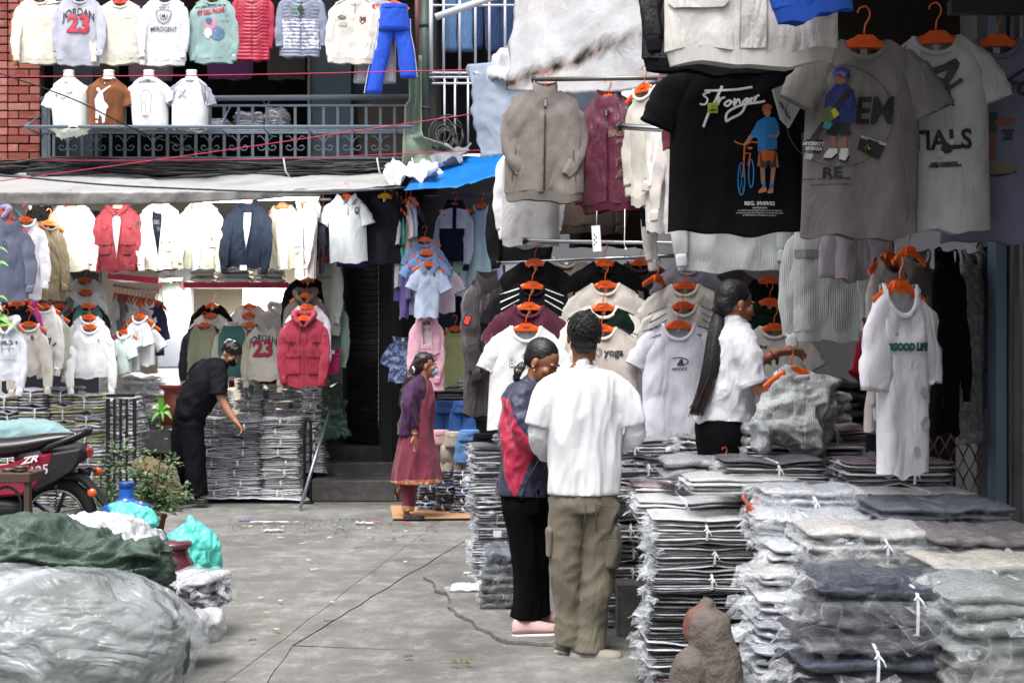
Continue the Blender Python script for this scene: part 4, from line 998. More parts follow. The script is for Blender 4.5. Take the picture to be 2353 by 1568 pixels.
GP('beige jacket open over a black lettered tee under the awning', 368, 470, 96, 148, DS, col='cfc6b6', collar='stand', open_=(.30, .03, -.12), inner='1c2026', pockets=[(.10, -.38, .12, .12, 'flap')], prints=[txt('SK', .055, -.03, -.17, '3a4048', .003, off=-.016), txt('N', .055, -.0, -.235, '3a4048', .003, off=-.016)], **AWJ)
GP('khaki field jacket open over a pale grey tee under the awning', 462, 466, 92, 150, DS, col='b5b098', collar='stand', open_=(.42, .22, -.15), inner='cfd2da', pockets=[(.13, -.36, .09, .12, 'flap')], **AWJ)
GP('navy crinkled jacket with white tee at the neck under the awning', 570, 468, 98, 145, DS-.04, col='141a26', collar='stand', open_=(.24, .0, .02), inner='e4ecee', prints=[('price_card', poly2d([(-.05, -.585), (.01, -.585), (.01, -.63), (-.05, -.63)]), 'e8e8ea', .03, 0)], **AWJ)
GP('khaki jacket open over a white tee, squeezed between navy jacket and parka', 650, 470, 80, 145, DS+.05, col='b3ab96', collar='none', open_=(.4, .3, 0.1), inner='e8e6e0', rz=R(-14), **AWJ)
GP('pale beige hooded parka with dangling cuffs at the row end', 704, 466, 76, 172, DS-.12, col='cdc3bd', collar='hood', rz=R(-42), pockets=[(-.1, -.42, .10, .10, 'flap')], zipc='3a3a3c', **AWJ)
GP('dark plum jacket seen edge-on beside the white polo', 742, 478, 60, 90, DS+.1, col='3b3448', rz=R(-70), name='jacket', cat='jacket')
TS = dict(sleeve='short', name='tshirt', cat='t-shirt')
GP('indigo tee mostly hidden behind the white polo', 812, 452, 84, 158, DS+.06, col='3e3a72', hang=False, **TS)
GP('white polo shirt with a small black and white chest mark', 796, 450, 86, 152, DS-.06, col='e2e6e8', collar='polo', prints=[('chest_mark', ring2d(.098, -.14, .018, .026, .008), '2c3034', .006, .03), ('chest_mark', poly2d([(.088, -.155), (.108, -.155), (.104, -.185), (.092, -.185)]), '2c3034', .007, 0)], **TS)
GP('plain charcoal tee beside the white polo under the blue tarp', 884, 448, 86, 156, DS, col='22242a', prints=[('tag', poly2d([(-.012, -.03), (.004, -.03), (.004, -.07), (-.012, -.07)]), 'cfe0d8', .02, 0)], hangmat=plain('e89a18', .4), **TS)
# left edge garments
GP('lilac hoodie behind the slate jacket at the far left edge', -6, 486, 70, 100, 11.2, col='8d84a8', collar='hood', rz=R(20))
GP('slate blue soft-shell jacket at the far left edge', 22, 512, 86, 178, 11.0, col='6a6f84', collar='stand', rz=R(28), name='jacket', cat='jacket', prints=[('badge', ring2d(-.05, -.18, .016, .02, .006), '2c2c34', .006, 0)])
GP('white sweatshirt beside the slate jacket at the left edge', 58, 502, 70, 185, 11.4, col='e2e2e8', band=True, rz=R(34), prints=[txt('NCT', .04, .02, -.36, '3a3a40', .002)])
GP('olive green jacket beside the white sweatshirt at the left', 112, 510, 58, 178, 11.8, col='6a5f48', rz=R(48), wr=1.2, name='jacket', cat='jacket')
GP('dark olive jacket nearest the cream sweatshirt at the left', 128, 520, 46, 168, 12.0, col='4c4636', rz=R(60), wr=1.2, name='jacket', cat='jacket', prints=[('hang_tag', poly2d([(-.02, -.28), (.05, -.28), (.05, -.36), (-.02, -.36)]), 'd8d8d2', .03, 0)])
GP('grey camouflage jacket high behind the olive ones', 96, 462, 50, 120, 12.6, col='6d6c66', mott='2c2c2c', rz=R(30), hang=False, name='jacket', cat='jacket')
GP('pale grey quilted vest high behind the left rail', 30, 458, 80, 90, 12.6, col='a9adac', hang=False, sleeve=None, name='vest', cat='vest')
GP('magenta hoodie in the lower left row', 58, 690, 56, 90, 11.6, col='b8408e', collar='hood', rz=R(20))
GP('black jacket behind the white hoodie at the lower left', 38, 695, 60, 130, 11.5, col='17171b', rz=R(20), name='jacket', cat='jacket')
GP('grey hoodie at the back of the lower left row', 138, 700, 56, 110, 12.3, col='6c6a66', collar='hood', rz=R(20))
GP('sage crewneck at the back of the lower left row', 122, 722, 62, 122, 12.1, col='a9a99c', band=True)
GP('white sweatshirt with black scattered print in the lower left row', 98, 700, 66, 162, 11.8, col='dcdad6', band=True, rz=R(22), prints=[('scrawl', curve2d([(-.05, -.30), (.02, -.26), (.0, -.33), (.06, -.31), (.04, -.38)], .012), '26262a', .006, .03), ('scrawl', curve2d([(.08, -.38), (.12, -.35), (.14, -.42), (.10, -.44)], .014), '26262a', .006, .03), ('scrawl', curve2d([(-.02, -.47), (.03, -.44), (.02, -.51)], .014), '26262a', .006, .03)])
GP('ivory sweatshirt with small anchor mark in the lower left row', 66, 742, 62, 118, 11.4, col='d8d2c6', band=True, rz=R(14), prints=[txt('FJ', .04, .03, -.13, '2c3c5c', .003)])
GP('white hoodie with grey lettering at the lower left edge', 14, 742, 70, 130, 11.0, col='dadce4', collar='hood', band=True, rz=R(10), prints=[txt('WILD +', .05, .02, -.17, '44444a', .002), txt('SINCE 1998', .022, .02, -.22, '44444a'), ('pocket_line', stroke2d([(-.12, -.32), (-.02, -.31), (.08, -.32)], .004), '9a9aa2', .006, .03)])
# chains of hangers under the row
def chain(cx, specs, d0, group=None):
    for lab, x, y, bw, ln, dd, kw in specs: GP(lab, x, y, bw, ln, d0+dd, **kw)
chain(200, [
 ('white sweatshirt at the back top of the left hanger column', 196, 640, 92, 150, .35, dict(col='e4e4e4', band=True)),
 ('white crewneck second from the back of the left hanger column', 197, 668, 88, 180, .24, dict(col='dfe0e2', band=True)),
 ('green and black raglan sweatshirt in the left hanger column', 203, 700, 84, 120, .15, dict(col='3f6660', scol='14161c', yscol='14161c')),
 ('white crewneck behind the front one of the left hanger column', 205, 726, 86, 120, .07, dict(col='dfdfe2')),
 ('white sweatshirt with tiny mark, front of the left hanger column', 207, 748, 92, 118, -.02, dict(col='e6e6e8', band=True, prints=[txt('ii', .035, .09, -.14, '555555', .001)]))], 12.15)
chain(482, [
 ('black polo at the back of the middle hanger column', 487, 700, 82, 120, .3, dict(col='141519', sleeve='long')),
 ('white crewneck in the middle hanger column', 484, 722, 88, 120, .2, dict(col='e4e6e4')),
 ('sage sweatshirt with charcoal raglan sleeves behind the bending man', 470, 744, 84, 126, .05, dict(col='a9ac92', scol='2c3036', yscol='2c3036', band=True))], 12.95)
chain(572, [
 ('white hoodie at the back of the hanger column right of the lamp', 574, 700, 86, 130, .35, dict(col='e6e6e6')),
 ('white crewneck between the teal and the JORDAN sweatshirts', 572, 722, 88, 130, .25, dict(col='e2e4e2')),
 ('white sweatshirt with maroon trim, lower in that column', 572, 744, 88, 120, .18, dict(col='dcdcd8', rib='8a2a40')),
 ('white hooded sweatshirt beside the JORDAN one', 640, 706, 80, 130, .35, dict(col='e4e4e2', collar='hood', hang=False))], 12.95)
GP('teal mannequin sweatshirt with cream sleeves behind the bending man', 536, 746, 76, 118, 12.95, col='4f7c7a', scol='d5d4c2', yscol='d5d4c2', hang=False, band=True, T=.09, rib='4f7c7a', nd=.02)
mannequin(536, 732, 13.0, 'white mannequin torso wearing the teal sweatshirt').location = P(536, 868, 12.99)
GP('cream sweatshirt printed JORDAN 23 in the left stall', 608, 750, 78, 122, 12.8, col='dcd8cc', scol='d0ccb4', band=True, hang=False, T=.08, prints=jersey(.33, -.215, '3a3a40', 'b8283c'))
GP('maroon garment hem below the cream JORDAN sweatshirt', 632, 800, 80, 80, 12.9, col='7a1228', hang=False, sleeve=None)
chain(703, [
 ('long grey-green sweatshirt with faint lettering beside the shutter', 752, 590, 62, 180, .3, dict(col='a5a89f', band=True, rz=R(-24), prints=[txt('SKR STUDIO', .03, 0, -.20, '6a6c68', .001)])),
 ('sage windbreaker hem beside the shutter', 772, 694, 44, 136, .35, dict(col='6f8478', name='jacket', cat='jacket', hang=False, rz=R(-20))),
 ('black knit sweater at the back of the column above the red jacket', 706, 640, 96, 150, .28, dict(col='101013', spose=None)),
 ('taupe hoodie in the column above the red jacket', 702, 676, 86, 150, .18, dict(col='6e635c', collar='hood')),
 ('pinkish white sweatshirt just behind the red jacket', 706, 702, 88, 150, .08, dict(col='ddd6de', band=True, sr=1.05)),
 ('fuchsia shirt tail peeking out right of the red jacket', 764, 800, 34, 56, .2, dict(col='a01a5c', hang=False, sleeve=None, name='tshirt', cat='t-shirt'))], 12.1)
GP('deep red hooded anorak with flap pockets and black arm patch', 699, 728, 104, 158, 11.95, col='93253a', collar='hood', name='jacket', cat='jacket', rough=.65, wr=.8, cuff='8a1830', pockets=[(-.11, -.43, .15, .20, 'flap'), (.11, -.43, .15, .20, 'flap'), (-.12, -.22, .07, .055, 'flap'), (.12, -.22, .07, .055, 'flap')], prints=[('sleeve_patch', poly2d([(.195, -.17), (.232, -.17), (.232, -.26), (.195, -.26)]), '17171c', .016, 0), ('button_dark', disc2d(0, -.13, .008, .008), '16161a', .012, 0), ('seam', stroke2d([(-.19, -.315), (.19, -.325)], .005), '7a1428', .009, .03), ('seam', stroke2d([(0, -.10), (.004, -.6)], .005), '7a1428', .009, .03)])
# rack of small clothes in the lit shop
rail_thing('chrome rail of the rack of small clothes in the bright shop', P(262, 655, 12.9), P(362, 672, 12.5), .010)
SMC = [('e4e6e6', 'white'), ('8a8c90', 'mid grey'), ('7a7c82', 'slate'), ('cfdcd6', 'pale mint'), ('e8eaea', 'bright white'), ('e2e2de', 'off-white'), ('9aa0a4', 'light grey'), ('dfeee8', 'ice green'), ('e6e6e8', 'cool white'), ('e4ece8', 'milky'), ('1f2c50', 'navy'), ('1a2848', 'dark navy')]
ordn = ['first', 'second', 'third', 'fourth', 'fifth', 'sixth', 'seventh', 'eighth', 'ninth', 'tenth', 'eleventh', 'twelfth']
for i, (h, nm) in enumerate(SMC):
    x = 266+8.7*i; GP('%s small shirt, %s from the left on the bright shop rack' % (nm, ordn[i]), x, 676+1.6*i, 46, 140 if i < 9 else 120, 12.85-.03*i, col=h, sleeve='half' if i % 2 else 'short', rz=R(-58+i*2), res=12, name='small_shirt', cat='shirt', hlabel='orange hanger carrying the %s small shirt on the bright shop rack' % ordn[i], group='small shirts on the rack of the bright shop')
for i, (x, y, h, l, nm) in enumerate(((310, 738, 'e8ecea', 112, 'white tunic with numbers'), (338, 742, 'eceeee', 96, 'white raglan tee with letter S'), (286, 760, 'dcebe4', 96, 'pale green dress'), (322, 724, 'e6e8ea', 70, 'white printed tee'))):
    GP(nm+', lower front of the bright shop rack', x, y, 40, l, 12.4-.05*i, col=h, sleeve='short', rz=R(-20), res=12, name='small_shirt', cat='shirt', prints=[txt('S' if i == 1 else '91', .07, 0, -.16, 'b8bcc0', .004)] if i < 2 else None)
GP('grey-green windbreaker hanging on the pier inside the bright shop', 395, 648, 56, 116, 14.4, col='8e968e', collar='stand', name='jacket', cat='jacket', wr=1, hangmat=plain('c0392b', .4), prints=[('hang_tag', poly2d([(-.02, -.2), (.02, -.2), (.02, -.30), (-.02, -.30)]), 'd8cfd0', .03, 0)])
# ================================================================ CHILDREN'S STALL
DK = 12.4
rail_thing('dark rail of the children stall under the blue tarp', P(975, 452, DK), P(1150, 447, DK), .012, plain('3a3c40', .5))
GP('navy and white colour-block jacket on the children stall rail', 1045, 470, 72, 128, DK, col='161c30', scol='b4b8c4', collar='stand', name='jacket', cat='jacket', sr=1.0, prints=[
   ('white_panel', poly2d([(-.135, -.06), (-.02, -.035), (-.02, -.235), (-.145, -.235)]), cloth('bcc0cc', .6), .006, .03), ('white_panel', poly2d([(.02, -.035), (.135, -.06), (.145, -.235), (.02, -.235)]), cloth('bcc0cc', .6), .006, .03)])
for i, (x, y, w, l, h, nm, r_) in enumerate(((1106, 470, 40, 200, 'aecbd2', 'pale aqua dress', -30), (1132, 470, 40, 210, 'b4bcd6', 'pale lilac dress', -30), (1085, 560, 46, 120, 'b9d6d4', 'mint frilled dress', 0))):
    GP(nm+' on the right end of the children stall rail', x, y, w, l, DK+.05*i, col=h, sleeve='short', flare=.08, name='dress', cat='dress', rz=R(r_), res=14)
for i, (x, y, w, l, h, nm, kw) in enumerate((
  (912, 470, 40, 190, 'b9b9bd', 'light grey shirt', dict(rz=R(-70))), (921, 480, 40, 175, '45a294', 'emerald green shirt', dict(rz=R(-66))), (932, 462, 42, 190, 'c9b8bc', 'rose grey shirt', dict(rz=R(-62))), (943, 456, 44, 160, '9aa6bc', 'blue-grey shirt', dict(rz=R(-58))),
  (928, 600, 40, 130, '5a4c88', 'violet shirt', dict(rz=R(-60))), (946, 590, 44, 130, '8d86a8', 'lavender shirt', dict(rz=R(-40))))):
    GP('%s seen edge-on left of the blue tees' % nm, x, y, w, l, DK-.2-.02*i, col=h, sleeve='half', res=14, name='shirt', cat='shirt', **kw)
for i, (x, y, w, l, h, nm) in enumerate(((975, 548, 60, 90, '7e94b8', 'denim blue'), (980, 578, 66, 90, '7fa6d6', 'sky blue'))):
    GP('%s tee stacked above the pale blue polo' % nm, x, y, w, l, DK-.3-.04*i, col=h, **TS)
GP('rose pink tee lettered KI beside the pale blue polo', 1012, 606, 66, 110, DK-.25, col='d9c4d4', hang=False, prints=[txt('-KI', .06, .08, -.08, '2a2a34', .003)], **TS)
GP('pale blue polo shirt hanging in front of the children stall', 985, 604, 56, 124, DK-.5, col='a9b6cc', collar='polo', rib='7a86a4', prints=[('chest_mark', poly2d([(.045, -.10), (.06, -.10), (.06, -.125), (.048, -.125)]), '26304a', .006, 0)], **TS)
GP('baby pink tracksuit top over a white tee', 980, 722, 60, 88, DK-.4, col='dba9b8', open_=(.42, .34, 0), inner='e6e0e6', collar='none', cuff='d59aaa', hang=False, name='jacket', cat='jacket', prints=[txt('KI NI', .04, 0, -.09, '55555c', .002, off=-.015)])
trousers('baby pink track trousers below the pink top', P(984, 796, DK-.36), .12, .42, 'd8a6b6', legs=((-.01, 0), (.01, 0)), r0=.075, r1=.07, hang=False)
GP('pale yellow dress in the shade of the children stall', 1045, 752, 48, 134, DK+.1, col='a6ac78', sleeve='short', flare=.1, name='dress', cat='dress')
for i, (x, y, h, nm) in enumerate(((1050, 640, '1c1f2b', 'black leggings set'), (1078, 700, '101116', 'black skirt'), (1035, 690, '2a2f3e', 'dark navy top'))):
    GP(nm+' in the dark middle of the children stall', x, y, 60, 120, DK+.3, col=h, res=12, sleeve='short', name='shirt', cat='shirt')
GP('blue and white mottled dress left of the woman in purple', 924, 772, 50, 105, DK+.1, col='38507e', mott='a9b8d4', sleeve='short', flare=.05, name='dress', cat='dress', hang=False)
# shorts laid over the pile
trousers('pale pink trousers hung over the children stall pile', P(1012, 992, 11.9), .085, .42, 'c9a0a6', legs=((-.02, -.02), (-.0, 0)), r0=.06, r1=.055, hang=False)
trousers('beige cargo trousers hung over the children stall pile', P(1042, 996, 11.8), .085, .43, 'b5aa98', legs=((-.02, -.02), (.0, 0)), r0=.062, r1=.055, hang=False, cargo=True)
trousers('light blue denim shorts hung over the children stall pile', P(1078, 992, 11.7), .10, .28, '5a86bc', legs=((-.01, 0), (.02, 0)), r0=.07, r1=.07, hang=False)
trousers('black shorts hung at the right of the children stall pile', P(1108, 1000, 11.6), .09, .32, '121216', legs=((-.01, 0), (.02, 0)), r0=.07, r1=.065, hang=False)
trousers('blue jeans hanging behind the woman in purple', P(1022, 925, 12.3), .10, .34, '2f5290', legs=((-.01, 0), (.01, 0)), r0=.07, r1=.07, hang=False)
trousers('mid blue jeans hanging second beside the woman in purple', P(1062, 925, 12.25), .10, .34, '3a64a8', legs=((-.01, 0), (.01, 0)), r0=.07, r1=.07, hang=False)
# jeans behind the window grille
trousers('light blue jeans behind the white window bars', P(1050, -110, 13.6), .14, 1.06, '5f82ac', legs=((-.0, 0), (.0, 0)), r0=.085, r1=.08, hang=False)
trousers('dark blue jeans behind the white window bars', P(1110, -110, 13.7), .14, 1.04, '27406e', legs=((-.0, 0), (.02, 0)), r0=.085, r1=.08, hang=False)
trousers('indigo jeans at the right edge of the window bars', P(1150, -110, 13.6), .12, 1.08, '20365f', legs=((-.0, 0), (.02, 0)), r0=.085, r1=.08, hang=False)
# ================================================================ RIGHT SHOP: upper jackets
rail_thing('worn steel rail holding the taupe zip jacket', P(1222, 183, 7.7), P(1560, 178, 7.3), .014, plain('7c7a78', .45, .8, dirt=.5))
GP('taupe zip jacket with stand collar, nearest on the upper rail', 1252, 206, 180, 254, 7.65, col='7d7570', collar='stand', band=True, zipc='3a3633', name='jacket', cat='jacket', nd=.055, nw=.075, wr=.6, res=34, rough=.75, hs=.9, sr=.92, cuff=False, spose=([(-.06, 0, -.08), (.0, -.004, -.16), (.028, -.02, -.30), (.008, -.045, -.42), (-.03, -.05, -.50)],)*2, prints=[('pocket_zip', stroke2d([(-.17, -.36), (-.19, -.55)], .006), '3b3734', .006, .03), ('pocket_zip', stroke2d([(.17, -.36), (.19, -.55)], .006), '3b3734', .006, .03)])
GP('burgundy satin bomber jacket with embroidered lettering, BRE and 2', 1398, 222, 150, 262, 7.9, col='5c1c34', collar='stand', band=True, zipc='3a0f22', name='jacket', cat='jacket', rz=R(-34), rough=.42, wr=1.0, res=30, hs=.9, prints=[txt('BREKKI', .055, .10, -.24, '7a5a50', .002), txt('good', .035, .10, -.285, '7a5a50', .001), txt('2', .16, .10, -.46, '7a5c50', .008), txt('2', .16, .10, -.46, '5c1c34', .001, off=.010)])
GP('white hooded sweatshirt behind the taupe jacket', 1215, 330, 130, 235, 8.1, col='e6e6ea', hang=False, sleeve='long', sr=1.0, rz=R(10))
GP('light grey sweatshirt hem below the taupe jacket', 1222, 300, 130, 262, 7.95, col='b8b6b6', hang=False, band=True, sleeve=None)
GP('brown sweater below the burgundy bomber', 1350, 320, 160, 215, 8.3, col='54463e', hang=False, band=True)
GP('dark chocolate sweater behind the brown one', 1400, 350, 170, 215, 8.5, col='2e241e', hang=False)
GP('black sweatshirt sleeve side left of the rods', 1190, 400, 110, 200, 8.5, col='141416', hang=False)
for i, (x, y, w, l, h, nm, dd) in enumerate(((1480, 200, 80, 270, 'c9c2b8', 'sand', 7.3), (1500, 185, 80, 330, '17171a', 'black', 7.4), (1518, 190, 90, 340, 'e2e0dc', 'ivory', 7.2), (1545, 195, 90, 300, 'e8e6e0', 'white', 7.1), (1560, 250, 80, 285, 'c6bfba', 'stone grey', 7.0))):
    GP(nm+' sweatshirt seen edge-on left of the black stronger tee', x, y, w, l, dd, col=h, rz=R(-55), band=True, hang=(i == 0), res=18)
GP('short maroon sweater behind the end of the chrome rod', 1555, 180, 80, 162, 6.2, col='6b3038', hang=False, band=True, sleeve=None)
GP('cream sweater with folded cuffs behind the black tee', 1540, 380, 100, 140, 7.6, col='dcd8d2', hang=False, band=True)
rail_thing('bright chrome rod end poking out before the black tee', P(1418, 290, 6.3), P(1640, 305, 6.1), .016)
rail_thing('upper chrome rod across the back of the right shop', P(1200, 553, 7.9), P(1990, 566, 7.9), .013)
rail_thing('lower dark chrome rod across the back of the right shop', P(1140, 605, 8.3), P(1900, 572, 8.3), .013)
t = thing('price_tag', 'white paper price tag dangling under the burgundy bomber', 'tag', P(1370, 520, 7.4)); m = MB(); m.box((0, 0, -.07), (.05, .002, .15), rot=Matrix.Rotation(R(-4), 3, 'Y')); m.build('card', plain('e8e8ea', .5), t, False); m = MB(); m.tube([(0, 0, 0), (.002, 0, .09)], .0015, 4); m.build('string', STRAP, t)
m = MB()
for k in range(5): m.box((-.012+.010*(k % 2), -.0018, -.05-.014*k), (.006, .001, .010))
m.build('print_lines', plain('3a3a3e', .6), t, False)
t = thing('cotton_cord', 'knotted white cord hanging beside the price tag', 'cord', P(1435, 480, 7.4)); m = MB(); m.tube([(0, 0, .0), (0, 0, -.12), (-.003, 0, -.2), (.006, 0, -.235)], .003, 5); m.tube([(.006, 0, -.225), (.008, 0, -.24)], .007, 6); m.build('strand', STRAP, t)
# columns of hanger chains
TT = dict(sleeve='short', name='tshirt', cat='t-shirt', res=28)
DC = 7.75
DASH = 'e6ecea'
chain(0, [
 ('black tank tee at the top of the first hanger column', 1228, 600, 150, 130, .30, dict(col='131316', nw=.075, **TT)),
 ('black tee with white shoulder stripes in the first hanger column', 1222, 652, 170, 150, .20, dict(col='15161b', prints=[('stripe', stroke2d([(s*.08, -.03-.035*k), (s*.21, -.075-.05*k)], .007), DASH, .006, .03) for s in (-1, 1) for k in range(3)], **TT)),
 ('burgundy tee in the first hanger column', 1215, 700, 160, 150, .10, dict(col='4f1c33', **TT)),
 ('white tee lettered BALEN at the front of the first column', 1208, 748, 158, 240, 0, dict(col='e4e4e4', nw=.09, nd=.095, prints=[('side_line', curve2d([(.0, 0), (.0, 0)], .001), DASH) if False else txt('BALEN', .062, -.01, -.225, '8f9aa2', .004), txt('BALEN', .062, -.01, -.225, 'e8e8e8', .0005, off=.008), ('peak', stroke2d([(-.03, -.19), (0, -.14), (.03, -.19)], .006), '8f9aa2', .006, .03), ('brown_inset', poly2d([(-.215, -.05), (-.20, -.05), (-.212, -.16), (-.222, -.12)]), '5c4438', .006, 0)], **TT))], DC)
chain(0, [
 ('black tank tee at the top of the second hanger column', 1388, 600, 140, 130, .30, dict(col='121214', nw=.07, **TT)),
 ('cream tee with brown sleeve insets in the second hanger column', 1390, 650, 160, 150, .20, dict(col='d6d0c6', scol='ddd9d0', prints=[('inset', poly2d([(s*.20, -.05), (s*.235, -.06), (s*.24, -.14), (s*.21, -.14)][::s]), '6b5348', .006, 0) for s in (-1, 1)], **TT)),
 ('dark green and cream ringer tee in the second hanger column', 1385, 702, 165, 150, .10, dict(col='16241e', scol='e4e0d4', rib='e4e0d4', prints=[('cream_edge', stroke2d([(s*.09, -.006), (s*.22, -.055)], .02), cloth('e4e0d4'), .006, .03) for s in (-1, 1)], **TT)),
 ('beige tee printed yoga at the front of the second column', 1382, 750, 168, 250, 0, dict(col='c8beb6', prints=[txt('yoga', .062, .075, -.155, '222226', .002), ('ring', ring2d(-.02, -.155, .024, .024, .004), '222226', .006, .03), ('ring', ring2d(-.02, -.155, .014, .014, .003), '222226', .006, .03), ('shoulder_line', stroke2d([(.10, -.006), (.22, -.05)], .006), '1c2636', .006, .03)], **TT))], DC)
chain(0, [
 ('lilac grey tee at the top of the third hanger column', 1580, 604, 130, 130, .30, dict(col='8d8a98', **TT)),
 ('cream tee with one shoulder line in the third hanger column', 1572, 652, 176, 150, .20, dict(col='d2cdc6', prints=[('shoulder_line', stroke2d([(s*.11, -.012), (s*.21, -.055)], .005), '1c2a44', .006, .03) for s in (-1, 1)], **TT)),
 ('cream tee with fanned shoulder lines in the third hanger column', 1568, 698, 180, 150, .10, dict(col='d4d0ca', prints=[('shoulder_line', stroke2d([(s*.11, -.015-.04*k), (s*.215, -.06-.05*k)], .005), '1c2a44', .006, .03) for s in (-1, 1) for k in range(3)], **TT)),
 ('white tee with an A emblem lettered AFOOCX, third column front', 1558, 742, 172, 262, -.05, dict(col='dfe0ea', nw=.095, nd=.10, prints=[('shoulder_line', stroke2d([(s*.11, -.015-.05*k), (s*.22, -.05-.06*k)], .006), '1c2a54', .006, .03) for s in (-1, 1) for k in range(2)]+[txt('A', .045, .0, -.235, '20263a', .004, shear=.3), ('swoosh', curve2d([(-.045, -.212), (.0, -.206), (.045, -.222), (.035, -.245), (-.01, -.252)], .006), '20263a', .007, .03), txt('AFOOCX', .021, -.005, -.275, '20263a', .0008)], **TT))], DC)
chain(0, [
 ('black tee at the top of the column behind the ponytail woman', 1765, 640, 130, 130, .30, dict(col='0f0f12', **TT)),
 ('dark green and black tee behind the ponytail woman', 1768, 690, 140, 130, .20, dict(col='14241f', scol='0f0f12', **TT)),
 ('cream tee lettered NY behind the outstretched hand', 1778, 748, 150, 250, .05, dict(col='d8d3ca', prints=[txt('NY', .10, -.03, -.20, '1c1c20', .004), txt('NEW', .03, -.08, -.13, '1c1c20', .001)], **TT))], DC)
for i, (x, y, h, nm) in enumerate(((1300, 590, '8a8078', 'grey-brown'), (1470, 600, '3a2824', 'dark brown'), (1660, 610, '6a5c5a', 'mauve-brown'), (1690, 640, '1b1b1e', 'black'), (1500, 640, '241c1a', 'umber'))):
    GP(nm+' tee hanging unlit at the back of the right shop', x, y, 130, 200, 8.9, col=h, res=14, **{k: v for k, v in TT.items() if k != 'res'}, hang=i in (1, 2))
hanger(P(1510, 640, 7.9), 'empty orange hanger dangling between the second and third columns', R(50), R(8))
GP('grey-brown bomber jacket with orange sleeve patch, hanging by the children stall', 1118, 640, 110, 310, 8.0, col='4d464c', rib='3c373c', collar='stand', name='jacket', cat='jacket', rz=R(38), sr=1.35, wr=1.2, rough=.6, res=26, hang=False)
t = thing('sleeve_patch', 'small orange and black embroidered patch on the grey-brown bomber sleeve', 'patch', P(1073, 735, 7.62)); m = MB(); m.box((0, 0, 0), (.042, .004, .065), rot=Matrix.Rotation(R(20), 3, 'Y')); m.build('backing', BLACKM, t, False); m = MB(); m.box((0, -.003, 0), (.030, .004, .05), rot=Matrix.Rotation(R(20), 3, 'Y')); m.build('orange_face', plain('d0452c', .6), t, False)
GP('black leather jacket hanging below the grey-brown bomber', 1120, 700, 96, 260, 8.3, col='1c191a', rough=.45, name='jacket', cat='jacket', rz=R(30), hang=False)
# knitwear
GP('white ribbed knit sweater, its hem below the black tee', 1680, 330, 240, 290, 6.6, col='c4c8ca', kind='knit', hang=False, sleeve='long', res=30)
GP('white ribbed knit sweater with grey chest stripe, left sleeve hanging free', 1900, 500, 175, 280, 6.3, col='c3c8c6', kind='knit', hang=False, band=True, res=30, prints=[('grey_stripe', poly2d([(-.17, -.16), (.17, -.16), (.17, -.20), (-.17, -.20)]), cloth('8c8c90'), .006, .03)])
GP('lilac grey tee hem over the striped knit sweater', 1965, 440, 100, 200, 5.9, col='a9a0aa', hang=False, sleeve='half', res=20, name='tshirt', cat='t-shirt')
GP('dark green tee hem behind the lilac one', 2010, 440, 60, 150, 6.1, col='12261c', hang=False, sleeve=None, name='tshirt', cat='t-shirt')
# side-on garments by the right pillar
GP('long white printed tee with green lettering hanging side-on at right', 2066, 652, 150, 435, 4.75, col='dcdae2', mott='d0ced8', rz=R(30), flare=0, sleeve='half', sr=1.25, name='long_tshirt', cat='t-shirt', res=34, nd=.12, fold=.010, hs=.9, prints=[txt('#GOOD LIFE', .036, .0, -.235, '1f5a48', .003, shear=.2), ('grey_speckle', blotch(.08, -.40, .02, 3), 'aaa8b2', .006, 0), ('grey_speckle', blotch(.09, -.52, .026, 6), 'aaa8b2', .006, 0), ('grey_speckle', blotch(.05, -.62, .018, 8), 'aaa8b2', .006, 0), ('grey_speckle', blotch(-.12, -.20, .022, 12), 'b4b2bc', .006, 0)])
GP('pinkish white shirt just behind the long white one', 2040, 590, 150, 400, 5.1, col='b9aeae', rz=R(40), name='shirt', cat='shirt', res=24)
GP('navy and crimson jacket tail left of the long white tee', 2030, 700, 120, 330, 5.5, col='14161f', rz=R(44), hang=False, name='jacket', cat='jacket')
GP('crimson tee peeking out beside the navy jacket', 2010, 730, 90, 130, 5.6, col='9a1028', rz=R(44), hang=False, sleeve='short', name='tshirt', cat='t-shirt')
GP('long black shirt hanging side-on between the white and floral ones', 2176, 570, 120, 420, 5.3, col='0f0f12', rz=R(48), hang=False, name='shirt', cat='shirt', res=24)
GP('grey floral long shirt hanging side-on nearest the lattice gate', 2230, 575, 110, 440, 5.6, col='6f6e70', mott='9a9a98', rz=R(50), hang=False, name='shirt', cat='shirt', sleeve='half', res=24)
GP('pale floral shirt beside the right pillar', 2262, 560, 90, 380, 5.8, col='83838c', mott='64646e', rz=R(55), hang=False, name='shirt', cat='shirt', sleeve='half', res=20)
GP('cream hooded top hanging behind the long white tee', 2100, 570, 110, 300, 5.4, col='a9a59c', rz=R(30), hang=False, res=20)
hanger(P(2088, 576, 4.9), 'orange hanger above the long white tee, hooked on the rod', R(40), 0, .75)
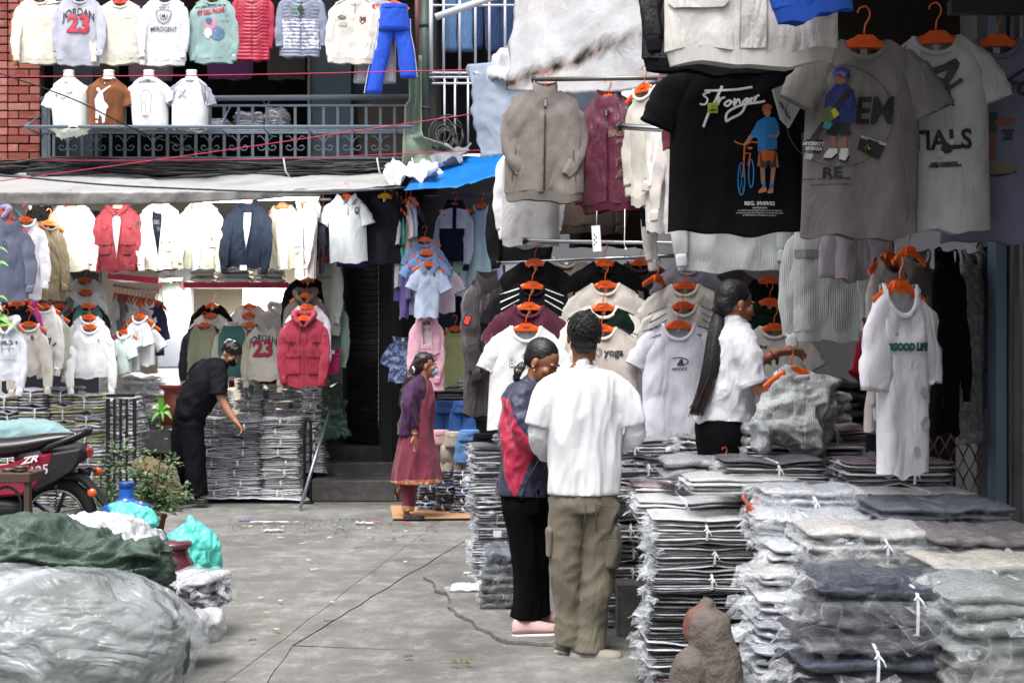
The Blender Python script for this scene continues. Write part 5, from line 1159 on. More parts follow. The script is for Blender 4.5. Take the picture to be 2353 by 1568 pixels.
# big garments above the shop front
DT = 4.95
GP('white canvas jacket with big pockets, cut by the top edge', 1725, -290, 400, 436, 4.5, col='d2cfca', name='jacket', cat='jacket', hang=False, collar='stand', fold=.02, res=36, wr=.9, hemw=1.0, band=True, spose=([(-.045, 0, -.08), (.05, -.004, -.12), (.13, -.012, -.20), (.2, -.02, -.28)],)*2, pockets=[(-.19, -.37, .21, .22, ''), (.18, -.37, .21, .22, '')], prints=[('button_placket', poly2d([(-.045, -.1), (.045, -.1), (.045, -.62), (-.045, -.62)]), cloth('d2cfca', .88, .9), .007, .03), ('stitching', stroke2d([(-.045, -.1), (-.045, -.62)], .003), '8d8a84', .009, .03), ('stitching', stroke2d([(.045, -.1), (.045, -.62)], .003), '8d8a84', .009, .03)])
GP('bright blue sweatshirt sleeve end hanging over the white jacket', 1820, -160, 200, 200, 4.3, col='1c4fb4', hang=False, band=True, sleeve=None, rz=R(12), ry=R(-14))
GP('black leather jacket behind the left side of the white jacket', 1650, -260, 330, 425, 5.1, col='17171c', rough=.42, wr=1.1, name='jacket', cat='jacket', hang=False, band=True, rib='17171c', res=26)
strong = []
WH = plain('e8e8ee', .55)
u = .60/350   # metres per measured unit of this print
def q(x, y): return ((x-1690)*1.0*5.4/F, -(y-128)*5.4/F)
def QC(pts, w=.008): return curve2d([q(*p) for p in pts], w)
strong = [('script', QC([(1615, 213), (1680, 210), (1725, 204)], .010), WH, .006, .03), ('script', QC([(1654, 204), (1640, 240), (1618, 265)] and [(1656, 201), (1640, 235), (1625, 262), (1612, 296)], .011), WH, .006, .03),
 ('script', QC([(1628, 216), (1612, 222), (1622, 232), (1616, 244), (1604, 243)], .008), WH, .007, .03), ('script', QC([(1648, 226), (1644, 246), (1652, 232), (1662, 228)], .009), WH, .007, .03), ('script', QC([(1668, 236), (1660, 244), (1668, 248), (1676, 238), (1668, 235), (1680, 240)], .009), WH, .007, .03), ('script', QC([(1684, 230), (1682, 248), (1692, 232), (1698, 248), (1704, 238)], .009), WH, .007, .03),
 ('script', QC([(1712, 230), (1702, 240), (1710, 244), (1714, 230), (1700, 262), (1676, 276), (1664, 282), (1668, 262), (1700, 246), (1740, 240), (1752, 237)], .010), WH, .007, .03), ('script', QC([(1716, 240), (1724, 230), (1716, 236), (1726, 242)], .009), WH, .007, .03), ('script', QC([(1730, 226), (1728, 238), (1734, 226), (1740, 224)], .009), WH, .007, .03),
 ('sticker', poly2d([q(1622, 241), q(1645, 241), q(1645, 264), q(1622, 264)]), 'a9c640', .008, 0), ('sticker_print', disc2d(*q(1634, 249), .010, .005), 'd8703a', .010, 0), txt('NEW', .012, *q(1634, 258), '1f5a30', .001, off=.010)]
SK_, OR_, BL_, GY_ = 'b98a6e', 'd0662c', '2a84c8', '47464c'
strong += [('figure_shorts', poly2d([q(1738, 352), q(1780, 352), q(1783, 388), q(1764, 390), q(1760, 372), q(1756, 390), q(1739, 388)]), GY_, .006, .03), ('figure_legs', poly2d([q(1741, 388), q(1752, 388), q(1753, 426), q(1744, 426)]), SK_, .006, 0), ('figure_legs', poly2d([q(1767, 388), q(1778, 388), q(1772, 430), q(1764, 430)]), SK_, .006, 0), ('figure_socks', poly2d([q(1746, 422), q(1754, 422), q(1754, 434), q(1746, 434)]), BL_, .007, 0), ('figure_socks', poly2d([q(1763, 425), q(1772, 425), q(1772, 436), q(1763, 436)]), BL_, .007, 0),
 ('figure_shoe', poly2d([q(1745, 433), q(1756, 433), q(1756, 443), q(1738, 447), q(1737, 443)]), 'd87a54', .007, 0), ('figure_shoe', poly2d([q(1762, 436), q(1772, 436), q(1771, 446), q(1758, 447), q(1759, 442)]), 'd87a54', .007, 0),
 ('figure_shirt', poly2d([q(1735, 283), q(1755, 272), q(1776, 275), q(1784, 290), q(1787, 312), q(1780, 316), q(1781, 346), q(1736, 352), q(1735, 322), q(1728, 320), q(1718, 314)]), BL_, .007, .03), ('figure_arm', poly2d([q(1718, 313), q(1727, 318), q(1712, 336), q(1704, 342), q(1704, 334)]), SK_, .007, 0), ('figure_arm', poly2d([q(1786, 310), q(1770, 316), q(1762, 313), q(1762, 320), q(1780, 320)]), SK_, .008, 0),
 ('figure_head', disc2d(*q(1757, 262), .016, .020), SK_, .007, 0), ('figure_cap', poly2d([q(1745, 262), q(1746, 248), q(1758, 243), q(1768, 249), q(1768, 254), q(1752, 257), q(1742, 264)]), 'c8582a', .009, 0),
 ('tied_shirt', poly2d([q(1742, 350), q(1776, 350), q(1770, 378), q(1762, 370), q(1752, 376), q(1746, 372)]), OR_, .009, .03), ('tied_shirt', poly2d([q(1738, 350), q(1742, 384), q(1734, 386)]), OR_, .009, 0), ('tied_shirt', poly2d([q(1779, 350), q(1785, 388), q(1779, 386)]), OR_, .009, 0),
 ('bicycle_wheel', ring2d(*q(1699, 414), .014, .068, .005), BL_, .006, 0), ('bicycle_wheel', ring2d(*q(1721, 402), .010, .058, .005), BL_, .006, 0), ('bicycle_frame', curve2d([q(1682, 328), q(1694, 334), q(1708, 336), q(1722, 330), q(1735, 332)], .006), OR_, .007, .03), ('bicycle_frame', stroke2d([q(1706, 340), q(1704, 372)], .008), OR_, .007, 0), ('bicycle_frame', stroke2d([q(1704, 356), q(1719, 356), q(1714, 384)], .006), OR_, .007, 0), ('bicycle_saddle', disc2d(*q(1718, 344), .011, .006), OR_, .007, 0), ('bicycle_spokes', stroke2d([q(1695, 380), q(1703, 448)], .002), BL_, .006, 0), ('bicycle_spokes', stroke2d([q(1703, 380), q(1695, 448)], .002), BL_, .006, 0), ('bicycle_frame', stroke2d([q(1705, 372), q(1703, 410)], .005), OR_, .007, 0),
 txt('REG. 09/89/02', .022, *q(1741, 470), 'e8e8ea', .0004), txt('NAVIGATION', .010, *q(1741, 480), 'd8d8dc', .0001), txt('is a field of study that focuses on the process of', .0095, *q(1741, 485.5), 'd8d8dc', 0), txt('monitoring and controlling the movement of a craft', .0095, *q(1741, 491), 'd8d8dc', 0), txt('or vehicle from one place to another.', .0095, *q(1741, 496.5), 'd8d8dc', 0)]
GP('black tee printed stronger with a cyclist figure, front centre of the shop', 1690, 128, 300, 404, 5.4, col='121317', sleeve='short', name='tshirt', cat='t-shirt', res=40, fold=.009, hemw=1.04, wr=.35, prints=strong, hang=False, sr=1.2, nw=.1, spose=([(-.045, 0, -.10), (.02, -.006, -.14), (.07, -.008, -.21), (.10, -.01, -.27)],)*2)
t = thing('foam_board', 'white pentagonal foam board tucked into the black tee sleeve', 'board', P(1812, 245, 5.3)); m = MB(); m.prism([(-.068, .07), (-.03, .085), (.025, .08), (.065, .03), (.0, -.088), (-.035, -.05)], -.015, .015); m.build('board_body', plain('b4bcb8', .6), t, False)
tv = text2d('BORN TO RUN', .012, .001); tv = move2d(tv, -.02, -.02, R(-60)); decal('lettering', tv, lambda x, z, o: Vector((x, -.015-o, z)), plain('44484a', .6), t, .002, 0)
# three big tees in the shade
DU = 4.9
def q3(cx, ct, d, x, y): return ((x-cx)*d/F, -(y-ct)*d/F)
qa = lambda x, y: q3(1985, 92, DU, x, y)
taupe = [('big_ring', ring2d(*qa(1925, 270), .20, .195, .0025, 48), '3a3634', .005, .03),
 ('figure_legs', poly2d([qa(1902, 310), qa(1916, 310), qa(1916, 345), qa(1905, 345)]), '8a5c4a', .006, 0), ('figure_legs', poly2d([qa(1926, 310), qa(1941, 310), qa(1938, 345), qa(1929, 345)]), '8a5c4a', .006, 0),
 ('figure_shorts', poly2d([qa(1900, 282), qa(1945, 282), qa(1949, 314), qa(1926, 318), qa(1922, 306), qa(1918, 318), qa(1893, 312)]), '1c1c1e', .007, .03),
 ('figure_jacket', poly2d([qa(1915, 198), qa(1938, 196), qa(1955, 212), qa(1963, 250), qa(1958, 284), qa(1948, 288), qa(1900, 286), qa(1888, 258), qa(1893, 222)]), '22306e', .008, .03),
 ('figure_face', disc2d(*qa(1927, 184), .022, .026), '8f6250', .008, 0), ('figure_hat', poly2d([qa(1905, 176), qa(1914, 160), qa(1934, 157), qa(1944, 163), qa(1950, 180), qa(1940, 186), qa(1922, 180)]), '23307a', .010, 0),
 ('bag_strap', stroke2d([qa(1948, 208), qa(1906, 262), qa(1860, 330)], .022), '141416', .010, .03), ('bag', poly2d([qa(1886, 256), qa(1904, 248), qa(1916, 268), qa(1900, 290), qa(1884, 284)]), '4a6038', .012, 0), ('bag_letter', poly2d([qa(1904, 258), qa(1912, 252), qa(1922, 268), qa(1910, 278)]), 'a8a838', .013, 0), ('bag_letter', poly2d([qa(1890, 284), qa(1908, 288), qa(1900, 302), qa(1884, 298)]), '2c7c8c', .013, 0),
 ('figure_shoe', poly2d([qa(1900, 345), qa(1918, 345), qa(1918, 356), qa(1905, 368), qa(1888, 366), qa(1890, 358)]), 'c8c8c6', .007, 0), ('figure_shoe', poly2d([qa(1926, 345), qa(1942, 345), qa(1944, 360), qa(1936, 374), qa(1922, 372), qa(1922, 360)]), 'c8c8c6', .007, 0), ('shoe_sole', stroke2d([qa(1889, 368), qa(1906, 369), qa(1918, 358)], .008), '161618', .008, 0), ('shoe_sole', stroke2d([qa(1922, 372), qa(1936, 376), qa(1945, 362)], .008), '161618', .008, 0),
 txt('EM', .14, *qa(2000, 262), '141416', .004, shear=.15, sx=.8), ('black_tag', poly2d([qa(1850, 322), qa(1886, 326), qa(1880, 356), qa(1846, 350)]), '131315', .009, 0), txt('MYSERYT', .018, *qa(1866, 334), 'b8b8ba', .001, rot=R(-5), off=.012), txt('SHKGA', .018, *qa(1866, 345), 'b8b8ba', .001, rot=R(-5), off=.012), ('paper_tag', poly2d([qa(1850, 354), qa(1866, 357), qa(1860, 370), qa(1846, 366)]), 'a8a8aa', .009, 0),
 ('black_card', poly2d([qa(1972, 317), qa(2027, 337), qa(2012, 370), qa(1964, 347)]), '131315', .007, 0), ('smiley', disc2d(*qa(1994, 345), .021, .021), 'a8a838', .009, 0), ('smile', curve2d([qa(1986, 348), qa(1993, 354), qa(2001, 349)], .0035), '131315', .011, 0), ('smiley_eye', disc2d(*qa(1990, 341), .002, .004), '131315', .011, 0), ('smiley_eye', disc2d(*qa(1998, 342), .002, .004), '131315', .011, 0), txt('BOOTTOGOOO', .013, *qa(2000, 328), 'b8b8ba', .001, rot=R(-20), off=.010),
 txt('RE', .055, *qa(1907, 401), '141416', .002, sx=1.2), txt('DYNAMIC    WITH    ALL    STREAMING', .010, *qa(1895, 414), '222224', .0004), txt('ALWAYS MOVING AND NEVER STANDING STILL', .007, *qa(1905, 427), '222224', .0003)]
GP('grey-blue tee with sneaker print at the right edge, in shade', 2290, 90, 230, 462, DU+.22, col='6f7288', sleeve='short', name='tshirt', cat='t-shirt', res=30, fold=.014, prints=[('ankle', poly2d([(-.05, -.38), (-.015, -.38), (-.02, -.52), (-.05, -.52)]), '7a4838', .006, 0), ('sock', poly2d([(-.06, -.30), (-.01, -.30), (-.012, -.38), (-.058, -.38)]), '1c4840', .0065, 0), ('sneaker', poly2d([(-.06, -.48), (-.01, -.49), (.04, -.51), (.065, -.52), (.06, -.54), (-.06, -.55)]), '6e6450', .007, 0), ('sole', stroke2d([(-.062, -.55), (.0, -.55), (.062, -.535)], .010), '20201f', .008, 0), ('arm', poly2d([(-.04, -.33), (.055, -.325), (.06, -.345), (-.04, -.36)]), '7a4a3c', .007, 0), ('scribble', curve2d([(0, -.2), (.10, -.13), (.16, -.15)], .012), '22222a', .006, .03), txt('TCHI', .075, .10, -.21, '26262e', .004, shear=.2), txt('BREAK', .016, .03, -.375, '26262e', .001), txt('THE', .016, .03, -.39, '26262e', .001), txt('LIMIT', .016, .03, -.405, '26262e', .001)])
qb = lambda x, y: q3(2150, 82, DU+.1, x, y)
GP('pale grey tee with brush strokes and ESSENTIALS lettering, in shade', 2150, 82, 228, 446, DU+.1, col='b6b8b8', sleeve='short', name='tshirt', cat='t-shirt', res=34, fold=.015, sr=1.15, hs=1.05, prints=[('brush_stroke', curve2d([qb(2120, 172), qb(2165, 160), qb(2190, 150), qb(2160, 200)], .028), '3c3c3e', .006, .03), ('brush_stroke', curve2d([qb(2145, 185), qb(2165, 200), qb(2170, 240)], .022), '3c3c3e', .006, .03), ('brush_stroke', curve2d([qb(2160, 215), qb(2185, 200), qb(2200, 190)], .018), '3c3c3e', .006, .03), ('brush_stroke', curve2d([qb(2172, 232), qb(2180, 250)], .012), '3c3c3e', .006, .03), txt('ESSENTIALS', .105, *qb(2075, 328), '1a1a1c', .003, sx=.9), ('mascot_blob', blotch(*qb(2162, 345), .022, 3), '141416', .009, 0), ('mascot_blob', blotch(*qb(2148, 358), .014, 6), 'b4b4b6', .010, 0), ('mascot_blob', blotch(*qb(2172, 332), .012, 9), 'b4b4b6', .010, 0), txt('AMID STRENGTH', .013, *qb(2155, 380), '2a2a2c', .001), txt('DENIM WORKWEAR', .013, *qb(2158, 386), '2a2a2c', .001)])
GP('taupe tee with hatted boy print and smiley card, in shade', 1985, 92, 262, 450, DU, col='777472', sleeve='short', name='tshirt', cat='t-shirt', res=38, fold=.016, sr=1.2, prints=taupe, hs=1.05)
# ================================================================ TIED BUNDLES OF BAGGED CLOTHES
_LM = {}
def layer_mesh(i, n, puff, var):
    key = (i, n, puff, var)
    if key in _LM: return _LM[key]
    rr = random.Random(i*31+n*7+var*101); nx = 12 if not puff else 26; off = rr.uniform(0, 99); vs = []; K = 12 if not puff else 22; r2 = random.Random(n*5+var*17); pc = r2.uniform(-.14, .14); pm = r2.uniform(.10, .34)
    ey = [rr.uniform(-.035, .03) for _ in range(2)]
    for k in range(nx+1):
        x = -.5+k/nx; p = 1-pm*math.exp(-((x-pc)/.13)**2)+.06*abs(x)*2
        zc = n/2+(i+.5-n/2)*p+.35*nz(x*3+off, i, 1)
        endf = (1-(abs(x)*2)**(9 if not puff else 6))**.5 if abs(x) < .5 else .22
        endf = max(.22, endf)
        th = .60*p*endf*(1+.3*nz(x*5+off, 7)); fy = .5+ey[0]+.03*nz(x*6+off, 3); by = .5+ey[1]
        for j in range(K):
            a = 2*math.pi*j/K; ca, sa = math.cos(a), math.sin(a); e = .35 if not puff else .6
            y = (fy if ca < 0 else by)*math.copysign(abs(ca)**e, ca); z = th*math.copysign(abs(sa)**.8, sa)
            if puff: w_ = .22-abs(nz(x*5+off, y*5, z*.8)); w2 = .2-abs(nz(x*11, y*9+off, z)); z += (.35*w_+.22*w2)*(1 if sa > -.2 else .4); y *= 1+.10*w_+.05*w2+.03*nz(x*7, off, i)
            vs.append((x*(1+.02*nz(y*5, off)+(.05*nz(y*4+off, z*2) if puff else 0)), y*(.93 if abs(x) == .5 else 1), zc+z+.12*nz(x*8+off, y*8)))
    fs = [(k*K+j, k*K+(j+1) % K, (k+1)*K+(j+1) % K, (k+1)*K+j) for k in range(nx) for j in range(K)]+[tuple(range(K-1, -1, -1)), tuple(range(nx*K, nx*K+K))]
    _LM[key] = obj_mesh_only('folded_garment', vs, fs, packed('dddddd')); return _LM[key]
_SM = {}
def strap_mesh(w, d, h, sx=0., wd=.011):
    key = (round(w, 2), round(d, 2), round(h, 3), sx, wd)
    if key in _SM: return _SM[key]
    b = MB(); y0 = -d*.535; y1 = d*.53; z0 = h*.5-h*.5*.64; z1 = h*.5+h*.5*.66; t = .0022; x = sx*w
    path = [(y1*.8, z1+.004), (y0*.75, z1+.006), (y0*.98, z1-.01), (y0*1.01, (z0+z1)/2), (y0*.98, z0+.004), (y0*.7, z0-.002)]
    for k in range(len(path)-1):
        (ya, za), (yb, zb) = path[k], path[k+1]
        b.add([(x-wd/2, ya, za), (x+wd/2, ya, za), (x+wd/2, yb, zb), (x-wd/2, yb, zb), (x-wd/2, ya-t, za+t), (x+wd/2, ya-t, za+t), (x+wd/2, yb-t, zb+t), (x-wd/2, yb-t, zb+t)], [(0, 1, 2, 3), (7, 6, 5, 4), (0, 4, 5, 1), (2, 6, 7, 3), (0, 3, 7, 4), (1, 5, 6, 2)])
    b.tube([(x, y0*.99, z1-.012), (x+.012, y0*1.05, z1-.028), (x+.02, y0*1.04, z1-.045)], .003, 5)
    b.tube([(x, y0*.99, z1-.012), (x-.014, y0*1.06, z1-.022)], .003, 5)
    _SM[key] = obj_mesh_only('tie_strap', b.v, b.f, STRAP, False); return _SM[key]
def flaps(t, w, d, h, n, seed, big=1., sides=(-1,), m=None, front=False):
    rr = random.Random(seed); b = MB()
    def spike(o, dirv, ln, wd):
        up = Vector((rr.uniform(-.2, .2), rr.uniform(-.4, .4), 1)).normalized(); sd = dirv.cross(up).normalized()
        tip = o+dirv*ln+up*rr.uniform(-.35, .25)*ln; a = o+sd*wd*.5; c = o-sd*wd*.5; mid = o+dirv*ln*.45+up*rr.uniform(-.25, .35)*wd; mid2 = o+dirv*ln*.6+sd*wd*.32+up*rr.uniform(-.3, .3)*wd; mid3 = o+dirv*ln*.55-sd*wd*.34-up*rr.uniform(-.3, .3)*wd
        b.add([a, c, mid, mid2, mid3, tip], [(0, 2, 3), (0, 1, 2), (1, 4, 2), (2, 4, 5), (2, 5, 3)])
    for s in sides:
        for k in range(int(n*2.6)):
            o = Vector((s*w*.47, rr.uniform(-.5, .42)*d, rr.uniform(.04, .97)*h)); dv = Vector((s, rr.uniform(-.9, .35), rr.uniform(-.6, .3))).normalized()
            spike(o, dv, rr.uniform(.025, .065)*big, rr.uniform(.03, .07)*big)
    if front:
        for k in range(int(n*1.6)):
            o = Vector((rr.uniform(-.5, .5)*w, -d*.49, rr.uniform(.05, .95)*h)); dv = Vector((rr.uniform(-.6, .6), -1, rr.uniform(-.5, .2))).normalized(); spike(o, dv, rr.uniform(.012, .035)*big, rr.uniform(.03, .08)*big)
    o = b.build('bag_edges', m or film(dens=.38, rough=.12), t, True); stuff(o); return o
def wrap(t, w, d, h, seed, dens=.28, gr=.012, amp=.016):
    """loose outer bag round a whole bundle"""
    nx, na = 44, 46; vs = []; off = seed*3.7
    for k in range(nx+1):
        x = -.5+k/nx; e = max(.05, (1-(abs(x)*2)**6))**.5
        for j in range(na):
            a = 2*math.pi*j/na; ca, sa = math.cos(a), math.sin(a)
            y = (d/2+gr)*math.copysign(abs(ca)**.45, ca)*(.75+.25*e); z = (h/2+gr)*math.copysign(abs(sa)**.55, sa)*e*(1-.10*math.exp(-(x/.14)**2))
            q = Vector((x*(w+gr*3), y, h/2+z)); dn = (.24-abs(nz(q.x*9+off, q.y*7, q.z*11)))*1.5+(.2-abs(nz(q.x*19+off, q.y*17, q.z*23)))*.8
            q += Vector((0, ca, sa))*dn*amp*1.4; q.x += .02*nz(off, ca*3, sa*3)*(abs(x)*2)
            vs.append(q)
    fs = [(k*na+j, k*na+(j+1) % na, (k+1)*na+(j+1) % na, (k+1)*na+j) for k in range(nx) for j in range(na)]
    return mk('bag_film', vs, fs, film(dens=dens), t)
def bundle(label, pos, w, d, n, t_, pal, rz=0., puff=False, fl=.35, strap=True, flap=0., sides=(-1,), wrapped=0., seed=0, group=None, tilt=0, sx=0., front=False, cat='bundle', wd=.011):
    t = thing('clothes_bundle', label, cat, pos, group=group, rot=(tilt, 0, rz)); rr = random.Random(seed*13+n)
    for i in range(n):
        h = pal[i % len(pal)] if not callable(pal) else pal(rr, i)
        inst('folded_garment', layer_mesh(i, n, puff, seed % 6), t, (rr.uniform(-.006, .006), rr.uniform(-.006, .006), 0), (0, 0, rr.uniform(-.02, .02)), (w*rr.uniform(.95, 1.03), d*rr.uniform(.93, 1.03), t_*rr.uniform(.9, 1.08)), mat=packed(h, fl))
    if strap and sx == 0: r2 = random.Random(n*5+(seed % 6)*17); sx = round(r2.uniform(-.14, .14), 3)
    if strap: inst('tie_strap', strap_mesh(w, d, n*t_, sx, wd), t)
    if flap: flaps(t, w, d, n*t_, n, seed, flap, sides, front=front)
    if wrapped: wrap(t, w, d, n*t_, seed, wrapped)
    return t
ORD = ['top', 'second', 'third', 'fourth', 'fifth', 'sixth', 'seventh', 'eighth', 'ninth', 'tenth', 'eleventh', 'twelfth', 'thirteenth']
def stack(where, x, d, z0, rows, w, dp, n, t_, pals, group, rz=0., seed=0, cn='packed', **k):
    """a column of bundles, lowest first; label counts from the top"""
    rr = random.Random(seed+77); z = z0; c = P(x, 800, d)
    for r in range(rows):
        pal, cname = pals[(r*5+seed) % len(pals)] if not isinstance(pals, dict) else pals[rows-1-r]
        q = rows-1-r
        lab = ('%s bundle, %s' % (cname, 'top of ' if q == 0 else ORD[q]+' from the top of '))+where
        bundle(lab.replace(',  ', ', '), (c.x+rr.uniform(-.022, .022), c.y+rr.uniform(-.03, .03), z), w*rr.uniform(.94, 1.07), dp, n, t_, pal, rz+rr.uniform(-.10, .10), seed=seed*20+r, group=group, **k)
        z += n*t_*.985
    return z
GRS = [(['d6d5dc', 'c2c1cc', 'e2e2e6', 'a4a5b2', 'dcdce2'], 'cool grey'), (['e6e6e8', 'dcdade', 'e8e8ea', 'cfced6'], 'whitish'), (['cfced6', '7c7e8c', 'dedde2', 'b6b5c0'], 'grey and slate'), (['e2e0de', 'd4d0cc', 'e6e4e2', 'b6b2b0'], 'pale stone'), (['b2b4c4', 'd4d6e0', 'e0e2e8', '6c7080'], 'blue-grey')]
LIM = [(['c8c4c8', 'b8c83c', 'b8b4bc', 'd0ccd0', 'a8b440'], 'lime-edged white'), (['a8a2b2', 'c8c4ce', 'a8bc3c', '6c6878'], 'lime-edged purple-grey'), (['dedcdc', 'd2d0ce', 'b8c444', 'e2e0e0', 'b8c83c'], 'white and lime'), (['bab3c0', 'd2ccd6', '958e9c', '9aa63a'], 'mauve grey'), (['3e4658', '8c90a2', 'b0bc48', 'c6c8d2'], 'navy and lime'), (['d6c8b4', 'b9a898', 'a8a0a0', 'b4c040'], 'beige and lime')]
GL = 'tied bundles stacked at the left stall'
for i, (x, rows, nm) in enumerate(((-38, 6, 'the stack at the left picture edge'), (30, 6, 'the first full stack behind the motorbike'), (94, 7, 'the second stack behind the motorbike'), (156, 7, 'the third stack behind the motorbike'), (215, 6, 'the stack next to the black fence'))):
    stack(nm, x, 12.35, .0 if rows < 7 else -.0, rows, .275, .34, 6, .0305 if rows == 6 else .0272, LIM, GL, seed=i+1, fl=.42, flap=.8, sides=(-1, 1))
for i, (x, nm) in enumerate(((262, 'the left stack behind the black fence'), (300, 'the right stack behind the black fence'))):
    stack(nm, x, 12.5, .0, 6, .19, .3, 6, .029, [GRS[1], GRS[0], GRS[3]], GL, seed=i+11, fl=.4, flap=.9, sides=(-1, 1))
for i, (x, rows, nm) in enumerate(((335, 4, 'the left heap on the grey ledge'), (385, 3, 'the right heap on the grey ledge'))):
    stack(nm, x, 13.35, .655, rows, .27, .34, 5, .028, [(['e4e4e0', 'd4d6c0', 'dedede', 'c8cc8c'], 'white and cream'), (['e6e6e8', 'dcdce0', 'cfd0d4'], 'white'), GRS[0]], GL, seed=i+21, fl=.5, flap=1.1, sides=(-1, 1), front=True)
b_ = bundle('crumpled heap of white bagged clothes below the bright shop rack', P(335, 905, 13.2), .42, .34, 4, .05, ['e2e4e4', '5c6068', 'e6e6e8', 'cdd0d4'], puff=True, fl=.6, strap=False, wrapped=.4, seed=31, flap=1.4, sides=(-1, 1), front=True)
b_ = bundle('crumpled bag of white clothes hanging over beside the terracotta urn', P(372, 960, 13.1), .26, .3, 3, .05, ['e4e4e6', 'dedee2'], puff=True, fl=.6, strap=False, wrapped=.4, seed=32, flap=1.4, sides=(-1, 1), front=True)
GM = 'tied bundles stacked at the middle stall'
for i, (x, rows, w, nm) in enumerate(((492, 8, .36, 'the front stack by the bending man'), (556, 7, .41, 'the middle front stack'), (651, 8, .41, 'the front stack by the trolley frame'))):
    stack(nm, x, 12.85, .02, rows, w, .34, 5, .0205, GRS, GM, seed=i+41, fl=.6, flap=.9, sides=(-1, 1), front=True)
for i, (x, nm) in enumerate(((500, 'the rear stack beside the man'), (582, 'the rear stack below JORDAN'), (646, 'the left rear stack below the red jacket'), (704, 'the rightmost rear stack'))):
    stack(nm, x, 13.25, .38, 8 if i else 7, .285, .3, 5, .0205, [GRS[1], GRS[3], (['a8646c', 'd6c2c6', 'dcd8da', '8d5a62'], 'rose and white') if i == 2 else GRS[0], GRS[1], GRS[2]], GM, seed=i+51, fl=.6, flap=.8, sides=(-1, 1))
stack('the narrow stack outside the trolley frame', 722, 13.0, .26, 9, .22, .3, 5, .021, [GRS[0], GRS[1], GRS[3]], GM, seed=58, fl=.4, flap=.9, sides=(-1, 1))
tb = thing('display_table', 'low table under the rear stacks of the middle stall', 'table', P(610, 1150, 13.35)); tb.location.z = 0
m = MB(); m.box((0, .02, .355), (1.15, .4, .04)); m.build('table_top', plain('5a4a3c', .7), tb, False)
for sx in (-.5, .5): m = MB(); m.box((sx, .02, .17), (.05, .36, .335)); m.build('leg', plain('3c3430', .7), tb, False)
bundle('white top sheet pile lying flat across the rear stacks', P(600, 886, 13.2), .42, .36, 4, .016, ['e8e8e6', 'e2e2e0', 'd8d8dc'], seed=60, fl=.5, strap=False)
bundle('sloping dark bagged bundle the bending man is lifting', P(560, 985, 12.62), .34, .30, 5, .022, ['2c3040', '9a9caa', '3c404c', 'c6c8d2'], seed=61, fl=.35, tilt=R(10), rz=R(8), flap=1, sides=(-1, 1))
o = sheet('ground_mat', 'white plastic mat under the stacks of the middle stall', 'mat', [(385, 1143, 13.2), (690, 1143, 13.2), (712, 1160, 12.45), (378, 1160, 12.45)], 40, 8, tarp('d8d8dc', .15, '8a8684', .1), .02, 0, 3, .01, seed=9); o.location.z = .035
# children stall floor packs
GK = 'bagged clothes piled at the children stall'
KB = [(['4a5068', '6c7288', '3c4258'], 'slate blue'), (['50505e', '3a3c48', '6e6e80'], 'charcoal'), (['3e5a86', '5a7098', '8aa0c0'], 'blue'), (['5a3a48', '4a2c38', '6e5462'], 'maroon grey')]
for i, (x, d, rows, w, nm) in enumerate(((985, 11.9, 3, .20, 'the pile behind the purple woman'), (1022, 11.8, 5, .17, 'the second pile behind the cardboard'), (1066, 11.7, 5, .19, 'the third pile behind the cardboard'), (1104, 11.7, 4, .18, 'the pile beside the white-edged stack'))):
    stack(nm, x, d, .02, rows, w, .26, 3, .026, KB, GK, seed=i+70, fl=.25, puff=True, wd=.006)
for i, (x, y, w, h, nm) in enumerate(((1095, 1085, .22, '5c3c4a', 'maroon'), (1060, 1075, .20, '8a7c84', 'mauve'), (1115, 1060, .2, '6a4450', 'wine'), (1090, 905, .3, '24242a', 'black'), (1040, 915, .3, '3a3a40', 'charcoal'), (1125, 925, .2, 'c8c8cc', 'white'), (1070, 895, .24, 'b0b0b6', 'pale grey'))):
    bundle('%s heap of loose bagged clothes in the middle of the children stall' % nm, P(x, y, 12.1 if y > 1000 else 12.6), w, .26, 3, .03, [h, h], seed=80+i, puff=True, strap=False, wrapped=.3 if i < 3 else 0, rz=R(20*i), fl=.2)
tk = thing('display_table', 'dark table of the children stall carrying jeans and loose clothes', 'table', P(1040, 1100, 12.75)); tk.location.z = 0
m = MB(); m.box((0, .1, .98), (.95, .5, .04)); m.build('table_top', plain('2c2a2c', .7), tk, False)
m = MB(); m.box((0, .12, .48), (.9, .42, .95)); m.build('cabinet', plain('18181c', .8), tk, False)
tk = thing('display_table', 'low dark step of the children stall under the hanging shorts', 'table', P(1050, 1100, 12.2)); tk.location.z = 0
m = MB(); m.box((0, .1, .30), (.85, .5, .58)); m.build('cabinet', plain('26262c', .8), tk, False); m = MB(); m.box((0, .1, .61), (.88, .54, .03)); m.build('table_top', plain('3a383c', .7), tk, False)
t = thing('cardboard_sheet', 'flattened brown cardboard sheet under the woman in purple', 'cardboard', (0, 0, 0)); a = G(902, 1196)
m = MB(); pts = [G(902, 1196), G(1090, 1195), G(1082, 1165), G(896, 1166)]; m.add([p+Vector((0, 0, .018)) for p in pts]+[p+Vector((0, 0, .026)) for p in pts], [(3, 2, 1, 0), (4, 5, 6, 7), (0, 1, 5, 4), (1, 2, 6, 5), (2, 3, 7, 6), (3, 0, 4, 7)]); m.build('cardboard_layer', plain('b08660', .85, dirt=.2), t, False)
